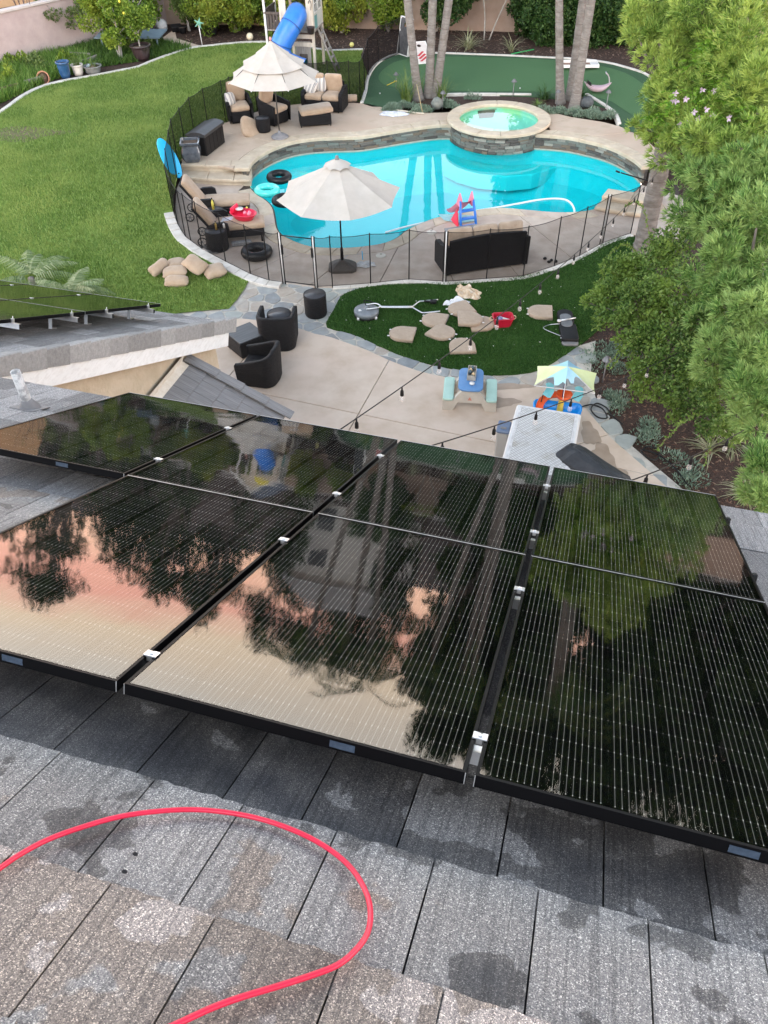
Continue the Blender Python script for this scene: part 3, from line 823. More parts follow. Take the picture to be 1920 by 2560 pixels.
turf_poly = xy(smooth_line(L['turf'], 2, True))
tb = MB(); tb.prism(turf_poly, -.04, .016)
struct('artificial_turf', tb, M_turf)
green_poly = xy(smooth_line(L['green'], 2, True))
gb = MB(); gb.prism(green_poly, UP - .04, UP + .004)
struct('putting_green', gb, M_green)
pb = MB(); pb.prism(xy(smooth_line(L['green_pad'], 3, True)), UP, UP + .011)
struct('putting_green_pad', pb, M_pad)

def inside(poly, x, y):
    c = False
    n = len(poly); j = n - 1
    for i in range(n):
        if (poly[i][1] > y) != (poly[j][1] > y) and x < (poly[j][0] - poly[i][0]) * (y - poly[i][1]) / (poly[j][1] - poly[i][1]) + poly[i][0]:
            c = not c
        j = i
    return c

def tri_points(T, n):
    a = np.linalg.norm(np.cross(T[:, 1] - T[:, 0], T[:, 2] - T[:, 0]), axis=1)
    i = rng.choice(len(T), n, p=a / a.sum())
    u, v = rng.random(n), rng.random(n)
    s = u + v > 1
    u[s] = 1 - u[s]; v[s] = 1 - v[s]
    return T[i, 0] + u[:, None] * (T[i, 1] - T[i, 0]) + v[:, None] * (T[i, 2] - T[i, 0])

def blades(P, h, w, lean=.6):
    n = len(P)
    a = rng.random(n) * 2 * PI
    hh = h * (.6 + .8 * rng.random(n))
    d = np.stack([np.cos(a), np.sin(a), np.zeros(n)], 1)
    b = rng.random(n) * 2 * PI
    ln = np.stack([np.cos(b), np.sin(b), np.zeros(n)], 1) * (lean * hh * rng.random(n))[:, None]
    ww = w * (.6 + .8 * rng.random(n))
    V = np.empty((n, 3, 3))
    V[:, 0] = P - d * ww[:, None]
    V[:, 1] = P + d * ww[:, None]
    V[:, 2] = P + ln + np.stack([np.zeros(n), np.zeros(n), hh], 1)
    return V.reshape(-1, 3)

M_blade = leaf_mat('lawn_blades', [(.08, .145, .028), (.14, .23, .045), (.20, .30, .065), (.30, .40, .13)], trans=.25, patch=(.29, .37, .10), pscale=.6, rough=.6)
M_tblade = leaf_mat('turf_blades', [(.02, .066, .014), (.045, .115, .024), (.075, .165, .038)], trans=.2, rough=.5, patch=(.06, .135, .03), pscale=1.1)
P = tri_points(lawn_tris, 260000)
keep = (P[:, 1] > 14.5)
# the worn bare patch near the left border
bare = np.exp(-(((P[:, 0] + 11.6) / 1.9) ** 2 + ((P[:, 1] - 26.0) / .7) ** 2)) * .92 > rng.random(len(P))
P = P[keep & ~bare]
ED = np.array(offset_line(xy(fence_front)[11:] + xy(fence_left)[:4], -.13) + xy(L['lawn_curb']))
seg_pts = np.array(resample(offset_line(xy(fence_front)[11:] + xy(fence_left)[:4], -.13), 120))
far_ok = np.ones(len(P), bool)
for q in seg_pts:
    far_ok &= (P[:, 0] - q[0]) ** 2 + (P[:, 1] - q[1]) ** 2 > .17 ** 2
for q in np.array(resample(xy(L['lawn_curb']), 500)):
    far_ok &= (P[:, 0] - q[0]) ** 2 + (P[:, 1] - q[1]) ** 2 > .10 ** 2
P = P[far_ok]
tag(link('lawn_grass', np_mesh('lawn_grass', blades(P, .06, .012), 3), M_blade), 'short mown green lawn grass left of the pool fence', 'grass', kind='stuff')
bp_ = MB()
bp_.prism([(-11.6 + 2.0 * math.cos(a) * (1 + .25 * math.sin(3 * a)), 26.0 + .6 * math.sin(a) * (1 + .3 * math.sin(5 * a + 1))) for a in np.linspace(0, 2 * PI, 40, endpoint=False)], UP - .05, UP + .016)
struct('bare_earth_patch', bp_, mat('bare_earth', (.16, .12, .075), (.10, .14, .03), scale=7, rough=.95, bump=.5))
tt = tessellate_polygon([[Vector((p[0], p[1], 0)) for p in turf_poly]])
TT = np.array([[(turf_poly[i][0], turf_poly[i][1], .014) for i in t] for t in tt])
tag(link('turf_pile', np_mesh('turf_pile', blades(tri_points(TT, 90000), .035, .008), 3), M_tblade), 'dense dark green artificial turf pile beside the patio', 'turf', kind='stuff')
# little fallen petals and leaves on the turf
pp = tri_points(TT, 60)
pp[:, 2] += .03
V = []
for q in pp:
    a = random.uniform(0, PI); l = random.uniform(.01, .024)
    d = np.array([math.cos(a), math.sin(a), 0]); e_ = np.array([-d[1], d[0], 0])
    V += [q - d * l, q - e_ * l * .5 + [0, 0, .008], q + d * l, q + e_ * l * .5 + [0, 0, .006]]
tag(link('fallen_petals', np_mesh('fallen_petals', np.array(V), 4), mat('petal', (.75, .74, .66), rough=.8)), 'small pale petals scattered over the dark turf', 'petals', kind='stuff')

# ---------------------------------------------------------------- strips of slabs between two lines
def pt_at(P, t):
    P = np.asarray(P, float)[:, :2]
    d = np.r_[0, np.cumsum(np.linalg.norm(np.diff(P, axis=0), axis=1))]
    return (float(np.interp(t * d[-1], d, P[:, 0])), float(np.interp(t * d[-1], d, P[:, 1])))
def strip(name, inner, outer, cuts, z0, z1, mats, parent, gap=.006, ch=.008, label=None):
    for k in range(len(cuts) - 1):
        a, b = cuts[k], cuts[k + 1]
        ts = np.linspace(a, b, max(3, int((b - a) * 120) + 2))
        q = [pt_at(inner, t) for t in ts] + [pt_at(outer, t) for t in reversed(ts)]
        ar = sum(q[i][0] * q[(i + 1) % len(q)][1] - q[(i + 1) % len(q)][0] * q[i][1] for i in range(len(q)))
        if ar < 0:
            q.reverse()
        mb = MB(); mb.prism(inset(q, gap), z0, z1, ch)
        mb.build(name, random.choice(mats), parent)

deck_low = struct('pool_deck', MB().sheet([xy(pool_near) + [(-3.7, 22.7), (-5.75, 22.7)] + list(reversed(xy(fence_left)[:4])) + list(reversed(xy(fence_front))) + [(7.6, 18.4), (8.4, 22.3)]], -.02), M_joint)
near_out = offset_line(pool_near, -.42)
# which side is outward
cxp = sum(p[0] for p in pool_line) / len(pool_line); cyp = sum(p[1] for p in pool_line) / len(pool_line)
if math.hypot(near_out[40][0] - cxp, near_out[40][1] - cyp) < math.hypot(pool_near[40][0] - cxp, pool_near[40][1] - cyp):
    SG = 1
else:
    SG = -1
near_in = offset_line(pool_near, -.035 * SG * -1)
near_out = offset_line(pool_near, .42 * SG)
strip('coping_stone', near_in, near_out, list(np.linspace(0, 1, 25)), -.06, .012, [M_coping, M_deck2], deck_low, gap=.004, ch=.012)
near_out = near_out + [(-3.72, 23.0)]
outer_low = [(8.3, 21.4), (7.6, 18.9)] + [p for p in offset_line(xy(fence_front), 0)] + xy(fence_left)[:5] + [(-5.72, 22.6), (-5.72, 23.1)]
strip('concrete_slab', near_out, outer_low, [0, .10, .2, .29, .37, .445, .53, .61, .69, .77, .84, .92, 1], -.06, .004, [M_deck2], deck_low, gap=.008, ch=.006)

# ---------------------------------------------------------------- pool shell and water
shell = MB()
n_ = len(pool_line)
ring = list(pool_line)
zt = [-.06] * len(pool_far) + [-.012] * len(pool_near)
prof = [(0, None), (0, -.62), (.25, -.95), (.9, -1.25)]
rings = []
ccw = sum(ring[i][0] * ring[(i + 1) % n_][1] - ring[(i + 1) % n_][0] * ring[i][1] for i in range(n_)) > 0
rr_ = ring if ccw else list(reversed(ring))
zz_ = zt if ccw else list(reversed(zt))
def shrink(pts, k):
    return [(cxp + (p[0] - cxp) * (1 - k / 4.2), cyp + (p[1] - cyp) * (1 - k / 2.6)) for p in pts]
vs = []
for k, z in prof:
    for i, p in enumerate(shrink(rr_, k)):
        vs.append((p[0], p[1], zz_[i] if z is None else z))
fs = []
for r_ in range(len(prof) - 1):
    for i in range(n_):
        j = (i + 1) % n_
        fs.append((r_ * n_ + i, r_ * n_ + n_ + i, r_ * n_ + n_ + j, r_ * n_ + j))
for t in tessellate_polygon([[Vector((p[0], p[1], 0)) for p in shrink(rr_, .9)]]):
    fs.append(fix(vs, tuple((len(prof) - 1) * n_ + i for i in t), 1))
shell.add(vs, fs)
pool_o = struct('swimming_pool', shell, M_plaster)
# underwater bench below the spa and a shelf along the right
bench = MB()
bl = [p for p in xy(pool_far) if 1.9 < p[0] < 5.6]
bench.prism(bl + [(5.3, 24.95), (4.7, 24.55), (3.9, 24.42), (3.05, 24.65), (2.45, 25.15), (2.0, 25.8)], -1.0, -.55, .03)
bench.build('bench', mat('bench_plaster', (.02, .54, .57), (.04, .58, .61), scale=2, rough=.8), pool_o)
sh = MB()
bl = [p for p in xy(pool_far) if p[0] > 5.2][2:]
sh.prism(bl + [(6.95, 22.55), (6.75, 23.1), (6.3, 23.6), (5.6, 24.1)], -1.0, -.45, .03)

def water_mat(name, absorb, dens, bump):
    mt, nt, out = nodes(name)
    fr = N(nt, 'ShaderNodeFresnel', IOR=1.33)
    tr = N(nt, 'ShaderNodeBsdfTransparent')
    gl = N(nt, 'ShaderNodeBsdfGlossy', Roughness=.015)
    ms = N(nt, 'ShaderNodeMixShader')
    tcx = N(nt, 'ShaderNodeTexCoord')
    nz_ = N(nt, 'ShaderNodeTexNoise', Scale=2.2, Detail=3)
    nt.links.new(tcx.outputs['Object'], nz_.inputs['Vector'])
    b_ = N(nt, 'ShaderNodeBump', Strength=bump, Distance=.05)
    nt.links.new(nz_.outputs['Fac'], b_.inputs['Height'])
    nt.links.new(b_.outputs[0], gl.inputs['Normal'])
    gb2 = N(nt, 'ShaderNodeNewGeometry')
    ib = N(nt, 'ShaderNodeMath', operation='SUBTRACT'); ib.inputs[0].default_value = 1.0
    nt.links.new(gb2.outputs['Backfacing'], ib.inputs[1])
    fm_ = N(nt, 'ShaderNodeMath', operation='MULTIPLY')
    nt.links.new(fr.outputs[0], fm_.inputs[0]); nt.links.new(ib.outputs[0], fm_.inputs[1])
    nt.links.new(fm_.outputs[0], ms.inputs[0])
    nt.links.new(tr.outputs[0], ms.inputs[1])
    nt.links.new(gl.outputs[0], ms.inputs[2])
    nt.links.new(ms.outputs[0], out.inputs['Surface'])
    tr.inputs['Color'].default_value = c4(absorb)
    return mt
M_water = water_mat('pool_water', (.55, 1.0, 1.0), .10, .04)
wm = MB(); wm.sheet([pool_line], -.08)
struct('pool_water', wm, M_water)

# ---------------------------------------------------------------- raised wall of ledger stone along the far side
wall_t = thing('raised_pool_wall', 'low stacked ledger stone wall with pale coping behind the pool', 'wall', (0, 0, 0))
back = MB()
fl = xy(pool_far)
fo = offset_line(pool_far, .14)
if math.hypot(fo[30][0] - cxp, fo[30][1] - cyp) < math.hypot(fl[30][0] - cxp, fl[30][1] - cyp):
    SF = -1
else:
    SF = 1
fo = offset_line(pool_far, .16 * SF)
fi = offset_line(pool_far, .02 * SF)
q = fi + list(reversed(fo))
back.prism(q, -.1, .27)
back.build('core', M_stone[4], wall_t)
def stone_mesh(seed):
    rd = random.Random(seed)
    mb = MB()
    mb.box((0, 0, 0), (1, 1, 1), ch=.06)
    mb.v = [(x + rd.uniform(-.02, .02), y + rd.uniform(-.12, .12) * (1 if y < 0 else 0), z + rd.uniform(-.04, .04)) for x, y, z in mb.v]
    return mb
stone_meshes = []
for i in range(10):
    me = stone_mesh(i).mesh('stone')
    me.materials.append(M_stone[[0, 1, 2, 0, 4, 1, 3, 0, 2, 4][i]])
    stone_meshes.append(me)
def ledger(line, z0, z1, rows, parent, lens=(.16, .42)):
    P = np.array(line)[:, :2]
    d = np.r_[0, np.cumsum(np.linalg.norm(np.diff(P, axis=0), axis=1))]
    h = (z1 - z0) / rows
    for r_ in range(rows):
        s = -random.uniform(0, .2)
        while s < d[-1]:
            l = random.uniform(*lens)
            c = min(max(s + l / 2, 0), d[-1])
            a = pt_at(P, max(0, (c - l / 2)) / d[-1]); b = pt_at(P, min(d[-1], c + l / 2) / d[-1])
            an = math.atan2(b[1] - a[1], b[0] - a[0])
            hh = h * random.choice((.94, .94, .94, .46))
            zc = z0 + h * (r_ + .5)
            for part_ in ((zc,) if hh > h * .6 else (zc - h * .24, zc + h * .24)):
                M_ = Matrix.Translation(((a[0] + b[0]) / 2, (a[1] + b[1]) / 2, part_)) @ Matrix.Rotation(an, 4, 'Z') @ Matrix.Diagonal((l - .008, random.uniform(.05, .085), hh, 1))
                share('stone', random.choice(stone_meshes), parent, M_)
            s += l
ledger(fi, -.05, .275, 4, wall_t, (.22, .5))
strip('coping_stone', offset_line(pool_far, -.05 * SF), offset_line(pool_far, .40 * SF), list(np.linspace(0, 1, 17)), .275, UP + .012, [M_coping], wall_t, gap=.004, ch=.02)
tl = MB(); tl.prism(offset_line(pool_far, -.035 * SF) + list(reversed(offset_line(pool_far, .05 * SF))), -.1, -.05)
tl.build('waterline_tile', M_tile, wall_t)

# upper deck
up_base = MB()
up_in = [(p[0], max(p[1], 23.62)) if p[0] < -3.0 else p for p in offset_line(pool_far, .2 * SF)]
def round_spa(pts):
    out = []
    for p in resample(pts, 160):
        dx, dy = p[0] - 3.80, p[1] - 26.42
        if abs(dx) < 1.5 and dy < math.sqrt(1.5 ** 2 - dx * dx):
            p = (p[0], 26.42 + math.sqrt(1.5 ** 2 - dx * dx))
        out.append((p[0], p[1]))
    return out
up_out = xy(L['updeck_out'])
q = round_spa(up_in) + list(reversed(up_out))
up_base.prism(q, -.05, UP - .03)
up = struct('upper_deck', up_base, M_joint)
strip('concrete_slab', round_spa(offset_line(pool_far, .40 * SF)), up_out, [0, .13, .27, .40, .50, .62, .74, .84, 1], UP - .05, UP + .004, [M_deck], up, gap=.008, ch=.006)

# steps on the left, and the two on the right
def steps(front, back_, z0, z1, cuts, parent):
    strip('tread', front, back_, cuts, z1 - .07, z1, [M_coping], parent, gap=.003, ch=.02)
    q = offset_line(front, .0)
    f2 = [(p[0] + (b[0] - p[0]) * .12, p[1] + (b[1] - p[1]) * .12) for p, b in zip(front, back_)]
    mb = MB(); mb.prism(f2 + list(reversed(back_)), z0, z1 - .068)
    mb.build('riser', M_coping, parent)
st = xy(L['step_top']); sm_ = xy(L['step_mid'])
st = [(p[0], p[1] - .02) for p in st]
stp = thing('deck_steps', 'pale curved stone steps beside the lounge chairs', 'steps', (0, 0, 0))
steps(st, [(p[0], p[1] + .40) for p in st], .1, UP + .014, [0, .36, .72, 1], stp)
steps(sm_, [(p[0], p[1] + .06) for p in st], -.03, .185, [0, .40, .77, 1], stp)
stp2 = thing('deck_steps', 'stone steps at the right end of the pool by the thick trunk', 'steps', (0, 0, 0))
a1 = [(5.7, 20.62), (6.3, 20.3), (7.2, 20.0)]; b1 = [(5.95, 21.0), (6.5, 20.72), (7.35, 20.5)]; c1_ = [(6.2, 21.45), (6.8, 21.2), (7.6, 21.0)]
steps(a1, b1, -.03, .13, [0, .5, 1], stp2)
steps(b1, c1_, -.03, .26, [0, .5, 1], stp2)

# spa: raised round basin
sp = L['spa']
SPC = (3.80, 26.42)
SPR = 1.62
spa = thing('spa', 'raised round stone spa with pale coping ring and green water', 'spa', (SPC[0], SPC[1], 0))
zs = .505
mb = MB(); mb.lathe([(SPR - .14, -.1), (SPR - .14, zs - .08), (SPR - .34, zs - .08), (SPR - .36, zs - .42), (0, zs - .42)], 56)
mb.build('basin', mat('spa_plaster', (.40, .62, .55), (.46, .68, .62), scale=1.5, rough=.8, c3=(.50, .60, .18), c3scale=.8, c3amt=.6), spa)
arc = [(SPR - .13) * 1.0] * 2
ln = [((SPR - .13) * math.cos(a) , (SPR - .13) * math.sin(a)) for a in np.linspace(R(-172), R(-2), 60)]
ledger(ln, -.11, zs - .085, 6, spa, (.18, .42))
for k in range(14):
    a0, a1_ = 2 * PI * k / 14 + .15, 2 * PI * (k + 1) / 14 + .15
    ts = np.linspace(a0, a1_, 7)
    q = [((SPR) * math.cos(t), (SPR) * math.sin(t)) for t in ts] + [((SPR - .40) * math.cos(t), (SPR - .40) * math.sin(t)) for t in reversed(ts)]
    mb = MB(); mb.prism(inset(q, .003), zs - .08, zs, .02)
    mb.build('coping_stone', M_coping, spa)
mb = MB(); mb.lathe([(0, zs - .41), (SPR - .37, zs - .41), (SPR - .37, zs - .13), (0, zs - .13)], 48, smooth=False)
mb.build('water', water_mat('spa_water', (.78, .99, .95), .2, .03), spa)

# ---------------------------------------------------------------- patio slabs, flagstones, kerbs
patio_poly = xy(smooth_line(L['patio_edge'], 2)) + [(4.2, 5.0), (-5.2, 5.0), (-5.2, 14.8)]
pat = struct('patio', MB().sheet([patio_poly], -.03), M_joint)
bm = bmesh.new()
bm.faces.new([bm.verts.new((p[0], p[1], 0)) for p in patio_poly])
for k in ('jointA', 'jointB', 'jointC', 'jointD'):
    a, b = Vector(L[k][0]), Vector(L[k][-1])
    d = (b - a); nn = Vector((-d.y, d.x, 0)).normalized()
    bmesh.ops.bisect_plane(bm, geom=bm.verts[:] + bm.edges[:] + bm.faces[:], plane_co=(a.x, a.y, 0), plane_no=nn)
for f in bm.faces:
    q = [(v.co.x, v.co.y) for v in f.verts]
    ar = sum(q[i][0] * q[(i + 1) % len(q)][1] - q[(i + 1) % len(q)][0] * q[i][1] for i in range(len(q)))
    if abs(ar) < .05:
        continue
    if ar < 0:
        q.reverse()
    mb = MB(); mb.prism(inset(q, .008), -.05, .012, .006)
    mb.build('concrete_slab', M_patio, pat)
bm.free()

M_stain = mat('wet_concrete', (.30, .225, .165), (.38, .295, .225), scale=3, rough=.45)
for cx_, cy_, rx_, ry_, sd in ((2.25, 12.25, .34, .16, 1), (2.5, 12.75, .42, .10, 2), (3.75, 11.25, .16, .34, 3), (3.85, 10.6, .2, .36, 4), (3.95, 10.0, .25, .3, 5)):
    mb = MB(); mb.sheet([[(cx_ + rx_ * math.cos(a) * (1 + .16 * math.sin(3 * a + sd) + .08 * math.sin(7 * a + 2 * sd)), cy_ + ry_ * math.sin(a) * (1 + .16 * math.sin(3 * a + sd) + .08 * math.sin(7 * a + 2 * sd))) for a in np.linspace(0, 2 * PI, 44, endpoint=False)]], .0145)
    struct('water_stain', mb, M_stain)
be = xy(L['bed_edge'])
def near_line(P, x, y, d):
    P = np.asarray(P)[:, :2]
    a, b = P[:-1], P[1:]
    ab = b - a
    t = np.clip((((np.array([x, y]) - a) * ab).sum(1)) / np.maximum((ab ** 2).sum(1), 1e-9), 0, 1)
    return np.min(np.linalg.norm(a + ab * t[:, None] - np.array([x, y]), axis=1)) < d
flag_poly = xy(L['flag_left']) + [(-4.6, 14.9)] + xy(L['patio_edge']) + list(reversed(be)) + [(4.2, 14.4)] + [p for p in turf_poly if p[1] < 15.2 and p[0] > -.9][::-1]
paving = struct('flagstone_path', MB().sheet([[(-5.2, 18), (-5.2, 13), (-3.4, 13), (0, 12.6), (4, 8.8)] + list(reversed(be)) + [(4.3, 14.8), (0, 16.9), (-1.2, 17.1), (-3.2, 17.6)]], -.014), M_mortar)
sites = []
for ix in range(-14, 17):
    for iy in range(24, 48):
        x = ix * .40 + random.uniform(-.15, .15) + (iy % 2) * .2; y = iy * .37 + random.uniform(-.13, .13)
        sites.append((x, y))
turf_in = inset(turf_poly if sum(turf_poly[i][0] * turf_poly[(i + 1) % len(turf_poly)][1] - turf_poly[(i + 1) % len(turf_poly)][0] * turf_poly[i][1] for i in range(len(turf_poly))) > 0 else list(reversed(turf_poly)), .15)
def want(x, y):
    if x < -.2 and 13.9 < y < 17.5 and x > -5 and not inside(turf_in, x, y) and not inside(lawn_poly, x, y):
        return y > np.interp(x, [-3.4, -1.8, 0], [15.2, 14.6, 13.5])
    if near_line(L['patio_edge'], x, y, .62) and x < np.interp(y, [8.9, 9.6, 10.3, 10.9, 11.75, 12.5, 13.4, 14.5], [5.45, 4.95, 4.6, 4.45, 4.2, 4.1, 4.15, 4.15]) and not inside(turf_in, x, y) and not (inside(patio_poly, x, y) and not near_line(L['patio_edge'], x, y, .14)):
        return True
    if 12.6 < y < 14.6 and 3.55 < x < 4.14 and not inside(turf_in, x, y):
        return True
    return False
ns = 0
sa = np.array(sites)
for x, y in sites:
    if not want(x, y):
        continue
    cell = [(x - 1, y - 1), (x + 1, y - 1), (x + 1, y + 1), (x - 1, y + 1)]
    dd = np.hypot(sa[:, 0] - x, sa[:, 1] - y)
    for k in np.argsort(dd)[1:14]:
        ox, oy = sa[k]
        mx, my = (x + ox) / 2, (y + oy) / 2
        nx, ny = ox - x, oy - y
        res = []
        for i in range(len(cell)):
            p, q = cell[i], cell[(i + 1) % len(cell)]
            dp = (p[0] - mx) * nx + (p[1] - my) * ny
            dq = (q[0] - mx) * nx + (q[1] - my) * ny
            if dp <= 0: res.append(p)
            if dp * dq < 0:
                t = dp / (dp - dq)
                res.append((p[0] + (q[0] - p[0]) * t, p[1] + (q[1] - p[1]) * t))
        cell = res
        if len(cell) < 3: break
    if len(cell) < 3: continue
    cell = inset(cell, random.uniform(.010, .022))
    # soften corners
    rc = []
    for i in range(len(cell)):
        p0, p1, p2 = cell[i - 1], cell[i], cell[(i + 1) % len(cell)]
        for t in (.18, ):
            rc.append((p1[0] + (p0[0] - p1[0]) * t, p1[1] + (p0[1] - p1[1]) * t))
            rc.append((p1[0] + (p2[0] - p1[0]) * t, p1[1] + (p2[1] - p1[1]) * t))
    mb = MB(); mb.prism(rc, -.04, random.uniform(-.004, .004), .006)
    mb.build('flagstone', random.choice([M_flag[0], M_flag[0], M_flag[1], M_flag[1], M_flag[2], M_flag[3]]), paving)
    ns += 1

def kerb(name, line, w, z0, z1, mt, n, label, cat='kerb', zf=None):
    t = thing(name, label, cat)
    o1 = offset_line(line, w / 2); o2 = offset_line(line, -w / 2)
    cuts = list(np.linspace(0, 1, n + 1))
    for k in range(n):
        a, b = cuts[k], cuts[k + 1]
        ts = np.linspace(a, b, 6)
        q = [pt_at(o1, x) for x in ts] + [pt_at(o2, x) for x in reversed(ts)]
        ar = sum(q[i][0] * q[(i + 1) % len(q)][1] - q[(i + 1) % len(q)][0] * q[i][1] for i in range(len(q)))
        if ar < 0: q.reverse()
        dz = zf(*q[3]) if zf else 0
        mb = MB(); mb.prism(inset(q, .004), z0 + dz, z1 + dz + random.uniform(-.004, .004), .012)
        mb.build('kerb_block', mt, t)
    return t
kerb('mowing_kerb', smooth_line(xy(L['lawn_curb']), 3), .16, UP - .1, UP + .05, M_curb, 34, 'long pale concrete mowing kerb between lawn and planting beds')
kerb('green_kerb', smooth_line(xy(L['green'])[:14], 3), .12, UP - .1, UP + .045, M_curb, 22, 'curved pale kerb along the back of the putting green')
kerb('planter_kerb', smooth_line(xy(L['green'])[17:19] + [(7.05, 28.9)], 4), .12, UP - .1, UP + .05, M_curb, 6, 'short curved kerb at the right end of the planter by the spa')
kerb('planter_kerb', [(2.3, 29.1), (3.2, 29.12), (4.2, 29.05), (5.2, 28.95)], .12, UP - .1, UP + .05, M_curb, 5, 'straight pale kerb between putting green and planter behind the spa')
kerb('fence_kerb', smooth_line([(p[0], p[1]) for p in offset_line(xy(fence_front)[:10], -.06)], 3), .13, -.03, .03, M_curb, 20, 'pale kerb under the front pool fence along the dark turf')
ed = offset_line(xy(fence_front)[11:] + xy(fence_left)[:4], -.13)
kerb('stone_edging', smooth_line(ed, 3), .26, -.05, .035, M_curb, 16, 'rough pale stone edging between lawn and pool fence', 'edging', zf=lambda x, y: lawn_z(x, y))
# concrete path at the far left
pl_ = MB(); pl_.prism(xy(L['path_left']) + [(-9.2, 37.5)], UP - .05, UP + .008)
struct('garden_path', pl_, M_deck)

# ================================================================ HOUSE: one roof plane, the lower wing, its wall
RO = Vector((-0.79198039, 1.36574694, CAM_H - 2.03571048))
AZ_, TILT = -0.29641765, 0.45205465
EU = Vector((math.cos(AZ_), math.sin(AZ_), 0))            # along the eaves
EN = Vector((-math.sin(AZ_), math.cos(AZ_), 0))           # out towards the yard
EV = EN * math.cos(TILT) - Vector((0, 0, 1)) * math.sin(TILT)   # down the slope
EW = EU.cross(EV)
def RM(u, v, w=0.0):
    return RO + EU * u + EV * v + EW * w
ROOF = Matrix(((EU.x, EV.x, EW.x, RO.x), (EU.y, EV.y, EW.y, RO.y), (EU.z, EV.z, EW.z, RO.z), (0, 0, 0, 1)))
HOUSE = Matrix(((EU.x, EN.x, 0, RO.x), (EU.y, EN.y, 0, RO.y), (0, 0, 1, 0), (0, 0, 0, 1)))   # u, s, z

